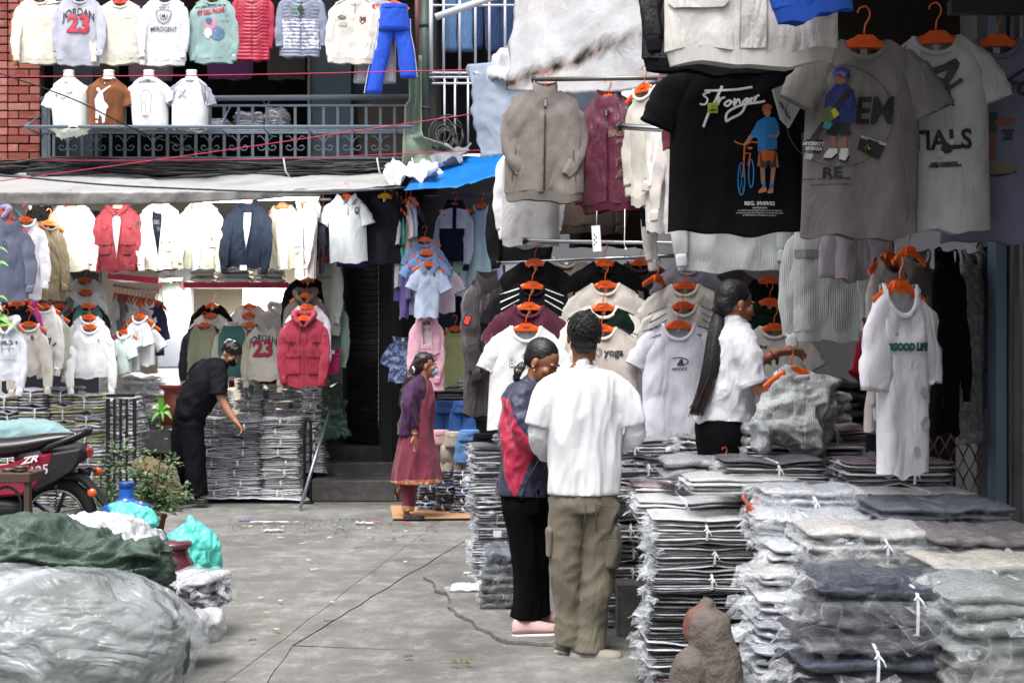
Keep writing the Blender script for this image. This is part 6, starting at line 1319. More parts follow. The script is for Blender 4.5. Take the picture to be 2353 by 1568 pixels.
# ---------------------------------------------------------------- right-hand stacks
GRT = 'tied bundles stacked along the right shop'
WB = [(['e4e4e6', '3a3c44', 'e2e2e4', 'c8c8cc'], 'white and black'), (['e6e6e8', 'dcdcde', '8d9098'], 'white'), (['1c1d22', 'd8d8dc', '2a2c34', 'e0e0e2'], 'black and white'), (['bdbec4', 'e2e2e4', '5a5c68'], 'grey and white')]
stack('the tall white-edged stack', 1162, 8.25, .02, 9, .44, .34, 6, .0165, WB, GRT, seed=91, fl=.45, flap=1.25, rz=R(8), front=True)
bundle('small printed box on top of the tall white-edged stack', P(1150, 1012, 8.2), .10, .10, 2, .02, ['d8d8da'], seed=92, strap=False)
nz_ = 0
for i, (h, nm, hh) in enumerate((('101014', 'black', .05), ('16171c', 'glossy black', .055), ('3d4656', 'slate blue pillow-like', .07))):
    bundle('%s bagged bundle, %s of three by the black trousers' % (nm, ('bottom', 'middle', 'top')[i]), (P(1168, 1340, 7.45).x, 7.5, .012+nz_), .34-.03*i, .34, 2, hh, [h, h], seed=95+i, puff=True, fl=.10, wrapped=.18, sx=.18, group=GRT, flap=.8, sides=(-1,)); nz_ += 2*hh*.97
t = thing('blank_tag', 'white card tag hanging from a loop on the tall stack', 'tag', P(1142, 1225, 7.85)); m = MB(); m.box((0, 0, 0), (.05, .002, .038)); m.build('card', plain('d4d6da', .5), t, False); m = MB(); m.tube([(-.004, 0, .02), (-.002, 0, .075), (.004, 0, .12), (.006, 0, .075), (.004, 0, .02)], .0015, 4); m.build('loop', STRAP, t)
bundle('flattened white pack on the ground below the tall stack', P(1075, 1340, 7.95)+Vector((0, 0, .0)), .22, .2, 1, .035, ['e2e4e6'], seed=99, puff=True, strap=False, fl=.6, flap=1.2, sides=(-1, 1)).location.z = .012
stack('the dim stack right of the man', 1455, 7.0, .02, 9, .40, .34, 6, .019, WB+GRS[2:4], GRT, seed=101, fl=.4, flap=1.2, sides=(-1, 1), front=True)
stack('the dim stack behind the man', 1395, 7.7, .02, 8, .36, .34, 6, .0185, WB+GRS[2:4], GRT, seed=103, fl=.35, flap=1.1, sides=(-1, 1), front=True)
MAINP = {0: (['e8e8ea', 'ececee', 'e4e4e6', 'e8e8ea', 'd8d8dc', 'e6e6e8'], 'bright white'), 1: (['e2e2e4', 'd0d0d4', 'e6e6e8', '8d8d94', 'e4e4e6', 'dcdcde'], 'white and grey'), 2: (['dcdcde', '35363e', 'e0e0e2', '9c9ca4', 'd8d8da', 'e2e2e4'], 'white with dark lines'), 3: (['17181d', 'c8c8ce', '1c1d24', '2a2b33', 'd2d2d6', '121318'], 'black and white'), 4: (['14151a', '1a1b20', 'b8b8be', '121318', '22232b', 'c4c4ca'], 'mostly black'), 5: (['dadade', '1b1c22', '34353d', 'd0d0d6', '17181d', '28292f'], 'dark striped'), 6: (['a01838', '17181d', 'd6d6da', '1b1c22'], 'black bundle with crimson'), }
z = stack('the stack behind the stone', 1602, 5.72, .02, 7, .47, .36, 10, .0108, MAINP, GRT, seed=111, fl=.32, flap=1.35, sides=(-1, 1), rz=R(-2))
def RB(label, x, ytop, d, wpx, dp, n, t_, pal, z_=None, **k):
    """bundle whose top front edge is seen at (x, ytop)"""
    zt = EYE-(ytop-HY)*(d-dp/2)/F; w = wpx*d/F
    k.setdefault('group', GRT); return bundle(label, (P(x, 0, d).x, d, zt-n*t_*.92), w, dp, n, t_, pal, **k)
RB('flat white bagged bundle behind the big front stack', 1575, 1150, 6.15, 240, .36, 6, .02, ['e8e8ea', 'e2e2e4'], seed=121, fl=.5, flap=1.2, sides=(-1, 1))
RB('white bundle with a dusty pink shirt on top', 1560, 1118, 6.5, 220, .34, 5, .018, ['dedee0', 'e6e6e8', 'e2e2e4', 'dcdce0', 'a8838a'], seed=122, fl=.4, flap=1.1, sides=(-1, 1))
RB('burgundy and white striped bundle under the AFOOCX tee', 1492, 1022, 7.3, 150, .34, 8, .014, ['cfcace', '5a2c3c', 'd8d2d6', '5a2c3c'], seed=123, fl=.3, flap=.8, sides=(-1, 1))
RB('pale bundle below the burgundy striped one', 1500, 1070, 7.1, 170, .34, 5, .018, ['e0dee0', 'd2ced2'], seed=124, fl=.45, flap=1., sides=(-1, 1))
RB('white crumpled pack left of the black trousers', 1590, 1000, 7.1, 70, .3, 5, .03, ['e6e6e4', '3a3b40', 'e4e4e4'], seed=125, puff=True, fl=.5, strap=False, flap=1, sides=(-1, 1))
RB('black and white bundle right of the grey sweater', 1765, 1062, 5.9, 235, .36, 7, .014, ['d8d8dc', 'e4e4e8', 'cfd0d6', '2c2c36', 'e2e2e6', '202028', '2a2a34'], seed=126, fl=.32, flap=.9, sides=(-1,), sx=.02)
RB('smooth white bundle under the black and white one', 1700, 1100, 5.75, 260, .36, 4, .02, ['e8e8e6', 'e4e4e2'], seed=127, fl=.3, strap=False, flap=.9, sides=(-1, 1))
RB('magenta striped bundle fanned out on the right pile', 1890, 988, 6.55, 240, .36, 8, .014, ['e0dde0', '8a3a58', 'e2dfe2', '8a3a58'], seed=128, fl=.3, rz=R(-8), flap=.8, sides=(-1, 1))
RB('white-edged bundle under the magenta striped one', 1840, 1032, 6.35, 270, .36, 7, .015, ['dcdade', '54414a', 'e4e2e6', 'd0ced2'], seed=129, fl=.35, rz=R(-6), flap=.8, sides=(-1, 1), sx=.15)
RB('grey bagged jumper pile behind the magenta bundle', 1850, 975, 6.95, 230, .34, 3, .025, ['8d8f8c', '7c7e7c'], seed=130, fl=.3, puff=True, strap=False, wrapped=.3)
RB('heap of black folded jumpers beside the held sweater', 1960, 890, 7.3, 150, .4, 5, .05, ['121216', '17171b', '0f0f13'], seed=131, fl=.04, puff=True, strap=False)
RB('burgundy-topped bundle below the long white tee', 2045, 1068, 5.45, 235, .36, 8, .014, ['dcdade', '3a2430', 'e2e0e4', '452838', 'd6d4d8', '3a2430', 'e2e0e4', '5c3048'], seed=132, fl=.26, flap=.8, sides=(-1, 1), sx=.1)
RB('cream and grey bundle below the burgundy-topped one', 2075, 1130, 5.25, 260, .36, 5, .018, ['c8c8c4', '3a3836', 'd0d0cc', 'c2c2be'], seed=133, fl=.35, sx=.12)
RB('grey filmy bundle, rearmost of the near right column', 1860, 1136, 5.1, 240, .34, 4, .026, ['c2c4cc', 'b2b4be', 'cfd0d8'], seed=134, puff=True, fl=.5, wrapped=.3, sx=-.05, flap=1.2, sides=(-1, 1), wd=.013)
RB('pale bundle with orange hanger tips, second of the near right column', 1850, 1188, 4.85, 250, .34, 4, .03, ['d0d0d6', '9c9ca6', 'c6c6ce'], seed=135, puff=True, fl=.5, wrapped=.3, sx=.0, flap=1.3, sides=(-1, 1), wd=.013)
RB('dark blue-grey bagged bundle with a cyan streak', 2140, 1165, 4.8, 300, .40, 3, .032, ['4a4e5e', '54586a', '4a4e5e'], seed=136, puff=True, fl=.10, strap=False, wrapped=.07)
RB('cream-grey bagged jumper bundle behind the big navy one', 1985, 1232, 4.5, 300, .38, 4, .036, ['bdb8b4', 'a39e9a', 'c6c2be', 'cbc7c3'], seed=137, puff=True, fl=.25, wrapped=.2, sx=.05, wd=.009, flap=1.6, sides=(-1, 1), front=True)
RB('taupe bagged bundle at the right edge', 2235, 1240, 4.4, 270, .38, 3, .04, ['6d6668', '5c5658', '787072'], seed=138, puff=True, fl=.10, wrapped=.08, sx=.1, wd=.009)
RB('ivory bagged bundle with a salmon print at the right edge', 2255, 1305, 4.12, 280, .34, 3, .036, ['d6cec0', 'cfc8ba', 'ddd5c8'], seed=139, puff=True, fl=.2, wrapped=.15, sx=-.05, wd=.009)
RB('big navy bagged bundle nearest the camera', 2040, 1342, 3.98, 390, .42, 4, .052, ['10141f', '0c0e14', '1c2436', '18203a'], seed=140, puff=True, fl=.03, wrapped=.05, sx=.04, flap=2., sides=(-1, 1), front=True, wd=.009)
RB('slate and navy bagged bundle right below the big navy one', 2020, 1480, 3.95, 420, .42, 3, .05, ['161a26', '202840', '141824'], seed=141, puff=True, fl=.05, wrapped=.05, sx=.0, flap=2., sides=(-1, 1), front=True, wd=.009)
RB('dark bagged bundle cut by the bottom edge', 2020, 1600, 3.98, 420, .42, 3, .05, ['3a3c46', '20222a'], seed=142, puff=True, fl=.12, wrapped=.08, flap=1.3, sides=(-1, 1), wd=.009)
RB('sage grey bagged bundle at the lower right corner', 2325, 1362, 3.80, 370, .40, 4, .05, ['7d827e', '8c918c', '8f9693', '99a19f'], seed=143, puff=True, fl=.15, wrapped=.15, wd=.009, flap=1.6, sides=(-1,), front=True)
RB('stone grey bagged bundle below the sage one in the corner', 2325, 1515, 3.80, 380, .40, 3, .06, ['77736e', '8c8882'], seed=144, puff=True, fl=.15, wrapped=.15, wd=.009)
for i, (x, y, d, w, c, nm) in enumerate(((1800, 1262, 4.62, 170, ['c6c8d0', 'a6a8b2', 'd2d4da'], 'upper'), (1790, 1318, 4.5, 190, ['b4b0ae', 'd0d0d6', '8d8e98'], 'second'), (1785, 1380, 4.42, 200, ['c2c2ca', '9c9ca8', 'd4d4da'], 'third'), (1780, 1440, 4.36, 200, ['6c7080', 'b2b4be', 'c6c8d0'], 'fourth'), (1780, 1500, 4.3, 200, ['8d90a0', 'b8bac6', '6c7080'], 'fifth'), (1785, 1560, 4.26, 200, ['7c7f8f', 'a8aab6'], 'lowest visible'))):
    RB('%s spiky-ended pale bundle beside the navy bundles' % nm, x+36, y, d, w, .34, 4, .028, c, seed=150+i, puff=True, fl=.5, flap=1.7, sides=(-1, 1), front=True, strap=False)
t = thing('trestle_table', 'shaded trestle tables hidden under the right-hand piles', 'table', (1.5, 5.4, 0))
for x0, x1, y0, y1, zt in ((.74, 1.12, 6.02, 6.75, .60), (1.14, 1.98, 5.5, 6.95, .80), (.85, 1.98, 3.85, 4.93, .30), (1.12, 1.98, 4.95, 5.48, .62), (.50, 1.98, 6.98, 7.45, .78)):
    m = MB(); m.box(((x0+x1)/2-1.5, (y0+y1)/2-5.4, zt/2), (x1-x0, y1-y0, zt)); m.build('table_block', plain('2e2c2c', .8), t, False)
# the grey sweater with its hanger lying on the pile, and loose orange hanger tips
bundle('folded grey knit sweater with an orange hanger, lying on the white pile', P(1610, 1092, 6.35), .42, .32, 2, .05, ['8a8b90', '9c9da2'], seed=160, puff=True, strap=False, fl=.02)
hanger(P(1660, 1062, 6.3), 'orange hanger lying in the neck of the folded grey sweater', R(20), R(10), .6)
hanger(P(1725, 1175, 4.9), 'orange hanger sticking out left of the pale near bundles', R(60), R(60), .7)
RB('pale ribbed knit folded at the right end of the draped sweater', 1905, 905, 6.3, 75, .3, 3, .05, ['c4c8c0', 'b9bdb8'], seed=161, fl=.02, puff=True, strap=False)
RB('grey sweater sleeve heap hanging down beside the black trousers', 1745, 985, 6.4, 90, .3, 4, .055, ['a2a3a4', 'aeb0b0', '97999a'], seed=162, fl=.02, puff=True, strap=False)
for k, (c4, lb) in enumerate((([(1840, 1215, 4.55), (2130, 1225, 4.5), (2180, 1345, 4.0), (1790, 1330, 4.15)], 'loose film between the cream-grey and the big navy bundle'), ([(2090, 1240, 4.35), (2360, 1250, 4.3), (2420, 1350, 3.85), (2150, 1345, 3.95)], 'loose film over the ivory and taupe bundles at right'), ([(1720, 1140, 5.0), (1990, 1140, 4.95), (2010, 1228, 4.55), (1730, 1235, 4.6)], 'loose film over the pale bundles of the near right column'), ([(2180, 1350, 3.68), (2390, 1350, 3.7), (2400, 1640, 3.52), (2190, 1640, 3.55)], 'loose film hanging down the corner bundles'), ([(1850, 1385, 3.74), (2240, 1375, 3.74), (2250, 1480, 3.70), (1840, 1500, 3.70)], 'loose film hanging over the front of the big navy bundle'))):
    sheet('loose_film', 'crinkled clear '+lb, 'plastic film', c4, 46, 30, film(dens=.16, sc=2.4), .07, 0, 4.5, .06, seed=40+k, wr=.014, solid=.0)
bundle('white folded clothes pile, left on the pink-edged shelf', P(470, 648, 13.0), .25, .3, 3, .045, ['e4e6e2', 'e8e8e6'], seed=163, puff=True, strap=False, fl=.2)
bundle('white folded clothes pile, middle of the pink-edged shelf', P(545, 648, 13.0), .28, .3, 3, .045, ['e6e8e6', 'e2e4e2'], seed=164, puff=True, strap=False, fl=.2)
bundle('white folded clothes pile, right on the pink-edged shelf', P(622, 648, 13.0), .25, .3, 3, .045, ['e2e2e0', 'e8e8e6'], seed=165, puff=True, strap=False, fl=.2)
for i, (x, w, rr_) in enumerate(((468, .28, 0), (548, .30, 0), (608, .20, 0))):
    bundle('%s lilac-white bag of clothes stored behind the balcony railing' % ('left low', 'tall middle', 'right')[i], P(x+30, 296, 13.9), w, .3, (2, 4, 5)[i], .04, ['c2b4c0', 'd0c6d0', 'b8acb8'], seed=170+i, puff=True, strap=False, fl=.5, wrapped=.3)
# ================================================================ PEOPLE
SKIN = {}
def skin(h):
    if h in SKIN: return SKIN[h]
    m = bpy.data.materials.new('skin'); nt, b = nodes_of(m); co = _coord(nt); c = hexc(h)
    base = _mix(nt, _noise(nt, co, 18, 4), tuple(x*.82 for x in c[:3])+(1,), tuple(min(1, x*1.12) for x in c[:3])+(1,))
    nt.links.new(base, b.inputs['Base Color']); b.inputs['Roughness'].default_value = .5
    b.inputs['Subsurface Weight'].default_value = .08; b.inputs['Subsurface Radius'].default_value = (.01, .004, .002); b.inputs['Subsurface Scale'].default_value = .5
    nt.links.new(_bump(nt, _noise(nt, co, 160, 3), .15, .002), b.inputs['Normal']); SKIN[h] = m; return m
def hairm(h='0b0a0b', sc=(60, 60, 6)):
    k = ('hair', h, sc)
    if k in _M: return _M[k]
    m = bpy.data.materials.new('hair'); nt, b = nodes_of(m); co = _coord(nt, sc, False)
    n = _noise(nt, co, 1.5, 3, .6, .3); c = hexc(h)
    nt.links.new(_mix(nt, n, tuple(x*.5 for x in c[:3])+(1,), tuple(min(1, x*2.0+.002) for x in c[:3])+(1,)), b.inputs['Base Color'])
    b.inputs['Roughness'].default_value = .42; nt.links.new(_bump(nt, n, .8, .006), b.inputs['Normal']); _M[k] = m; return m
class Fig:
    """one person: all joints measured at the person's distance; dd is depth behind (+) or in front (-) in metres"""
    def __init__(s, label, x, y, d, group=None):
        s.d = d; s.k = d/F; g = P(x, y, d); g.z = 0.0; s.o = Vector((g.x, d, EYE-(y-HY)*d/F)); s.t = thing('person', label, 'person', s.o, group=group)
    def pt(s, x, y, dd=0): k = s.d/F; return Vector(((x-CX)*k, s.d+dd, EYE-(y-HY)*k))-s.o
    def limb(s, mb, pts, n=16, cap=True, sub=3):
        """pts: (x, y, dd, rx, ry) with radii in measured units; rings keep one axis sideways"""
        P3 = [s.pt(*p[:3]) for p in pts]; k = s.k
        A = [Vector((p[3]*k, (p[4] if len(p) > 4 else p[3])*k, 0)) for p in pts]
        c = catmull(P3, sub) if sub > 1 else P3; r = catmull(A, sub) if sub > 1 else A; N = len(c); rings = []
        for i in range(N):
            t = (c[min(i+1, N-1)]-c[max(i-1, 0)]).normalized()
            ref = Vector((1, 0, 0)) if abs(t.x) < .85 else Vector((0, 0, 1))
            a = (ref-t*t.dot(ref)).normalized(); b = t.cross(a)
            if abs(b.y) < .3 and abs(t.x) < .85: pass
            def ring(q, f): return [q+a*(math.cos(2*math.pi*j/n)*max(.001, r[i].x)*f)+b*(math.sin(2*math.pi*j/n)*max(.001, r[i].y)*f) for j in range(n)]
            if i == 0 and cap:
                for q, f in ((.9, .35), (.55, .8)): rings.append(ring(c[0]-t*min(r[0].x, r[0].y)*q, f))
            rings.append(ring(c[i], 1))
        mb.loft(rings, cap=True)
    def ell(s, mb, M, c, r, n=16):
        vs = []; fs = []
        for i in range(n+1):
            th = math.pi*i/n
            for j in range(n*2):
                ph = math.pi*j/n; vs.append(M@Vector((c[0]+r[0]*math.sin(th)*math.cos(ph), c[1]+r[1]*math.sin(th)*math.sin(ph), c[2]+r[2]*math.cos(th))))
        for i in range(n):
            for j in range(n*2): a = i*n*2+j; b = i*n*2+(j+1) % (n*2); fs.append((a, b, b+n*2, a+n*2))
        mb.add(vs, fs)
    def headM(s, x, y, dd, yaw, pitch=0, roll=0, sc=1.):
        return Matrix.Translation(s.pt(x, y, dd))@Matrix.Rotation(yaw, 4, 'Z')@Matrix.Rotation(pitch, 4, 'X')@Matrix.Rotation(roll, 4, 'Y')@Matrix.Scale(sc, 4)
    def head(s, mb, M):
        E = lambda c, r, n=12: s.ell(mb, M, c, r, n)
        E((0, .012, .030), (.074, .092, .083), 16); E((0, -.022, -.035), (.058, .062, .070), 14); E((0, -.055, -.088), (.024, .026, .020)); E((0, -.045, -.055), (.045, .045, .035))
        E((0, -.094, -.020), (.0095, .016, .022)); E((0, -.103, -.033), (.012, .012, .010)); E((.011, -.093, -.036), (.008, .009, .007)); E((-.011, -.093, -.036), (.008, .009, .007))
        E((0, -.086, -.058), (.023, .010, .0055)); E((0, -.085, -.067), (.019, .010, .006))
        for q in (-1, 1):
            E((q*.030, -.076, .022), (.020, .012, .007)); E((q*.044, -.058, -.020), (.020, .022, .020)); E((q*.078, .008, -.008), (.008, .018, .029)); E((q*.076, .004, -.030), (.007, .009, .010))
    def eyes(s, M, part_of, closed=False, brow='0a0808'):
        for q in (-1, 1):
            b = MB(); s.ell(b, M, (q*.031, -.0695, .004), (.0125, .0105, .0075 if not closed else .006), 8); b.build('eye', plain('d8d4d0' if not closed else '7a4c3a', .5), s.t)
            if not closed: b = MB(); s.ell(b, M, (q*.031, -.0775, .003), (.005, .003, .005), 8); b.build('iris', plain('120c0a', .2), s.t)
            b = MB(); b.tube([M@Vector((q*.016, -.088, .020)), M@Vector((q*.032, -.087, .026)), M@Vector((q*.048, -.076, .022))], [.002, .0028, .0012], 6); b.build('eyebrow', plain(brow, .8), s.t)
            b = MB(); b.tube([M@Vector((q*.018, -.079, .005)), M@Vector((q*.031, -.0805, .0105)), M@Vector((q*.044, -.073, .006))], [.0012, .0018, .0012], 5); b.build('eyelid', plain('2a1810', .6), s.t)
    def hand(s, mb, w, d, pn, ln=.175, curl=.5, spread=.12, thumb=1, r=1.):
        """palm, four unequal bent fingers and a thumb from the palm's side"""
        d = d.normalized(); pn = (pn-d*pn.dot(d)).normalized(); sd = d.cross(pn)
        pl = ln*.50
        rings = []
        for q, wd, th in ((-.10, .027, .021), (.15, .033, .019), (.6, .041, .017), (.95, .040, .014), (1.06, .034, .010)):
            c = w+d*pl*q; rings.append([c+sd*math.cos(2*math.pi*j/14)*wd*r+pn*math.sin(2*math.pi*j/14)*th*r for j in range(14)])
        mb.loft(rings)
        for i, (f, lf) in enumerate(((-1.5, .40), (-.5, .455), (.5, .47), (1.5, .42))):
            L = ln*lf*(1.0 if i else .9); o = w+d*pl*.93+sd*f*.0195*r; dr = (d+sd*f*spread*.3).normalized(); pts = [o-dr*.02, o]; a = 0
            for k, sg in enumerate((.45, .32, .25)):
                a += curl*(.75 if k == 0 else 1.0)*(1+.12*i); q = Quaternion(sd, -a)
                dd = (dr*math.cos(a)+pn*math.sin(a)).normalized(); o = o+dd*L*sg; pts.append(o)
            mb.tube(pts, [.0095*r, .0095*r, .0088*r, .0082*r, .0066*r], 8)
        o = w+d*pl*.22+sd*thumb*.026*r; dd = (d*.75+sd*thumb*.65+pn*.25).normalized(); p1 = o+dd*ln*.23; d2 = (d*.95+sd*thumb*.15+pn*.45).normalized()
        mb.tube([o-dd*.01, o+dd*ln*.1, p1, p1+d2*ln*.15], [.014*r, .013*r, .0105*r, .008*r], 8)
    def cloth(s, name, mb, m, voxel=.010, amp=.012, fr=(7, 3), seed=0, label=None, sm=3, cut=None):
        o = mb.build(name, m, s.t); flat_node(o, voxel=voxel, smooth_it=sm)
        me = o.data; off = seed*7.3
        nrm = [v.normal.copy() for v in me.vertices]
        for v, n in zip(me.vertices, nrm):
            c = v.co; a = nz(c.x*fr[0]+off, c.y*fr[0], c.z*fr[1]+c.x*2.5); b = nz(c.x*fr[0]*2.1, c.y*fr[0]*2+off, c.z*fr[1]*2.6-c.x*5)
            n2 = Vector((n.x, n.y, n.z*.12)); v.co = c+n2*amp*((.22-abs(a))*2.2+(.2-abs(b))*1.0)
        me.update()
        if label: o['label'] = label
        return o
    def px(s, v): w = v+s.o; return CX+w.x*F/w.y, HY-(w.z-EYE)*F/w.y
    def dye(s, o, m, poly, dmin=-9, dmax=9):
        """a panel of another colour sewn into the same garment"""
        me = o.data; me.materials.append(m); k = len(me.materials)-1
        for p in me.polygons:
            c = p.center; x, y = s.px(c)
            if not (dmin <= c.y <= dmax): continue
            ins = False; n = len(poly)
            for i in range(n):
                (x1, y1), (x2, y2) = poly[i], poly[(i+1) % n]
                if (y1 > y) != (y2 > y) and x < (x2-x1)*(y-y1)/(y2-y1)+x1: ins = not ins
            if ins: p.material_index = k
    def hair(s, name, mb, h='0b0a0b', voxel=.006, amp=.004, fr=30, sc=(60, 60, 6), sm=2):
        o = mb.build(name, hairm(h, sc), s.t); flat_node(o, voxel=voxel, smooth_it=sm); me = o.data
        nrm = [v.normal.copy() for v in me.vertices]
        for v, n in zip(me.vertices, nrm): c = v.co; v.co = c+n*amp*(nz(c.x*fr, c.y*fr, c.z*fr)+.6*nz(c.x*fr*2.3, c.y*fr*2.3, c.z*fr*2.3))
        me.update(); return o
def strands(parent, roots, h, name='loose_hair', r=.0014):
    b = MB()
    for pts in roots: b.tube(catmull(pts, 3), [r]*(3*(len(pts)-1)+1), 4)
    return stuff(b.build(name, hairm(h), parent))
def shoe(f, name, heel, toe, wd, ht, m, sole, dd=0, label=None):
    """side-on shoe from heel to toe, pixel ends at sole level"""
    a = f.pt(heel[0], heel[1], dd); b = f.pt(toe[0], toe[1], dd+(toe[2] if len(toe) > 2 else 0)); d = b-a; L = d.length; d.normalize(); sdv = d.cross(Vector((0, 0, 1))).normalized()
    prof = [(0, .7, .55), (.04, .85, .82), (.16, .95, 1.0), (.34, .9, .98), (.5, .92, .72), (.68, 1.0, .52), (.84, .98, .42), (.95, .75, .34), (1.0, .4, .22)]
    for nm, mm, z0, zf, wf in (('shoe_sole', sole, 0, None, 1.06), (name, m, .022, 1, 1)):
        q = MB(); rings = []
        for t, wq, h in prof:
            c = a+d*L*t; w2 = wd*wq*wf/2; hh = .026 if zf is None else ht*h
            rings.append([c+sdv*x*w2+Vector((0, 0, z0+z*hh)) for x, z in ((-1, 0), (-1.02, .3), (-.92, .6), (-.6, .92), (0, 1), (.6, .92), (.92, .6), (1.02, .3), (1, 0), (0, 0))])
        q.loft(rings); o = q.build(nm, mm, f.t)
        if label and nm == name: o['label'] = label
# ---------------------------------------------------------------- man in white, seen from behind
f = Fig('man seen from behind in a white tee over long sleeves and olive cargo trousers', 1345, 1505, 6.34)
SK1 = skin('82543f')
b = MB(); hm = f.headM(1342, 772, .02, math.pi, R(-14)); f.head(b, hm)
f.limb(b, [(1342, 800, .02, 29, 29), (1342, 835, .01, 27, 27), (1342, 860, 0, 50, 30), (1342, 930, 0, 78, 45), (1342, 1050, 0, 70, 42), (1342, 1140, 0, 70, 42)])
for sx, pts in ((-1, [(1285, 885, 0, 22), (1247, 935, -.01, 20), (1238, 1000, 0, 19), (1247, 1035, .08, 16), (1262, 1060, .20, 12)]), (1, [(1400, 885, 0, 22), (1444, 935, -.01, 20), (1458, 990, 0, 19), (1448, 1020, .10, 16), (1425, 1035, .22, 12)])):
    f.limb(b, [p+(p[3],) for p in pts])
f.hand(b, f.pt(1262, 1060, .20), Vector((.5, .8, .15)), Vector((0, 0, 1)), curl=.5, thumb=1); f.hand(b, f.pt(1425, 1035, .22), Vector((-.4, .9, .15)), Vector((0, 0, 1)), curl=.5, thumb=-1)
f.limb(b, [(1305, 1150, 0, 34, 34), (1302, 1300, 0, 24, 26), (1312, 1480, .02, 15, 16)]); f.limb(b, [(1378, 1150, 0, 34, 34), (1370, 1300, 0, 24, 26), (1350, 1490, -.02, 15, 16)])
o = b.build('body', SK1, f.t); flat_node(o, voxel=.0062, smooth_it=2)
h = MB(); f.ell(h, hm, (0, .024, .048), (.079, .092, .084), 16); f.ell(h, hm, (0, .048, .0), (.071, .062, .060)); f.ell(h, hm, (0, .058, -.03), (.060, .042, .045))
for i in range(240):
    a = i*2.399; z = 1-(i+.5)/240*1.35; rr = math.sqrt(max(0, 1-z*z)); c = (math.cos(a)*rr*.077, .024+math.sin(a)*rr*.089, .048+z*.081)
    if c[1] > -.05 or c[2] > .08: f.ell(h, hm, c, (.0062+.002*math.sin(i),)*3, 4)
f.hair('hair', h, voxel=.0048, amp=.004, fr=48, sc=(90, 90, 90), sm=4)
rs_ = random.Random(7); st_ = []
for i in range(1500):
    a = rs_.uniform(0, 6.283); z = rs_.uniform(-.38, 1); rr = math.sqrt(max(0, 1-z*z)); n_ = Vector((math.cos(a)*rr, math.sin(a)*rr, z)); c = Vector((n_.x*.080, .024+n_.y*.093, .048+n_.z*.085))
    if c.y < -.045 and c.z < .08: continue
    tg = n_.cross(Vector((.3*math.sin(i), .2, 1))).normalized(); e_ = tg*rs_.uniform(-.012, .012)+Vector((0, .004, -.006)); st_.append([hm@(c-n_*.004), hm@(c+n_*.005+e_*.5), hm@(c+n_*.007+e_*1.3)])
strands(f.t, st_, '0e0c0d', r=.0011)
h = MB(); f.ell(h, hm, (0, -.040, -.072), (.050, .046, .040)); f.ell(h, hm, (.055, -.01, -.045), (.012, .022, .035)); f.ell(h, hm, (-.055, -.01, -.045), (.012, .022, .035)); f.hair('beard', h, voxel=.006, amp=.002, sc=(60, 60, 60))
b = MB(); WTE = cloth('dedee2', .85, .35)
f.limb(b, [(1342, 843, .0, 30, 30), (1342, 853, 0, 62, 38), (1342, 868, 0, 88, 45), (1342, 900, 0, 98, 52), (1341, 960, 0, 92, 54), (1341, 1030, 0, 86, 54), (1341, 1090, 0, 83, 54), (1341, 1134, 0, 83, 55)], n=26)
f.limb(b, [(1300, 880, 0, 34, 30), (1264, 903, 0, 37, 34), (1246, 945, -.01, 35, 32), (1238, 978, -.01, 33, 31)]); f.limb(b, [(1386, 880, 0, 34, 30), (1422, 903, 0, 37, 34), (1444, 945, -.01, 35, 32), (1452, 975, -.01, 33, 31)])
f.cloth('tshirt', b, WTE, voxel=.009, amp=.014, fr=(9, 1.8), seed=2)
b = MB(); f.limb(b, [(1342, 838, .0, 29, 29), (1342, 845, 0, 32, 32)], sub=1, cap=False); f.cloth('neckband', b, WTE, .005, .001, seed=1)
for pts in ([(1243, 960, 0, 26, 24), (1238, 1000, 0, 25, 24), (1243, 1028, .05, 22, 22), (1256, 1052, .15, 17, 17)], [(1450, 955, 0, 26, 24), (1459, 990, 0, 25, 24), (1452, 1012, .06, 22, 22), (1432, 1028, .17, 17, 17)]):
    b = MB(); f.limb(b, pts); f.cloth('under_sleeve', b, cloth('d6d7dc', .85, .5), .007, .008, fr=(14, 14), seed=pts[0][0])
OLV = cloth('6b6557', .75, .7)
b = MB(); f.limb(b, [(1341, 1118, 0, 76, 48), (1341, 1150, 0, 80, 52), (1341, 1175, 0, 80, 52)], n=24)
f.limb(b, [(1306, 1160, 0, 45, 46), (1300, 1240, 0, 40, 42), (1299, 1320, 0, 37, 39), (1303, 1390, 0, 34, 36), (1308, 1440, 0, 34, 36), (1308, 1478, .0, 35, 38)]); f.limb(b, [(1376, 1160, 0, 46, 46), (1380, 1240, 0, 42, 42), (1374, 1320, 0, 40, 40), (1362, 1390, 0, 38, 38), (1354, 1440, 0, 38, 38), (1348, 1498, -.02, 40, 42)])
f.cloth('cargo_trousers', b, OLV, .009, .013, fr=(5, 5), seed=5)
b = MB(); f.limb(b, [(1402, 1215, -.02, 22, 28), (1404, 1260, -.02, 24, 30), (1400, 1300, -.02, 20, 26)], n=12); f.cloth('cargo_pocket', b, OLV, .007, .007, seed=8)
b = MB(); f.limb(b, [(1262, 1215, -.02, 10, 24), (1262, 1275, -.02, 9, 24)], n=12); f.cloth('cargo_pocket', b, OLV, .007, .005, seed=9)
for x0, y0, x1, y1 in ((1362, 1150, 1408, 1160), (1364, 1150, 1366, 1215), (1366, 1215, 1404, 1222), (1341, 1150, 1339, 1215), (1382, 1225, 1420, 1228)):
    b = MB(); p0 = f.pt(x0, y0, -.118); p1 = f.pt(x1, y1, -.112); b.tube([p0, (p0+p1)/2, p1], .0022, 5); b.build('seam', cloth('4c4739'), f.t)
shoe(f, 'shoe', (1308, 1526), (1426, 1512, -.03), .10, .085, plain('8d877c', .75, bump=.2), plain('c2bdb4', .6), -.03, 'grey-beige sneaker')
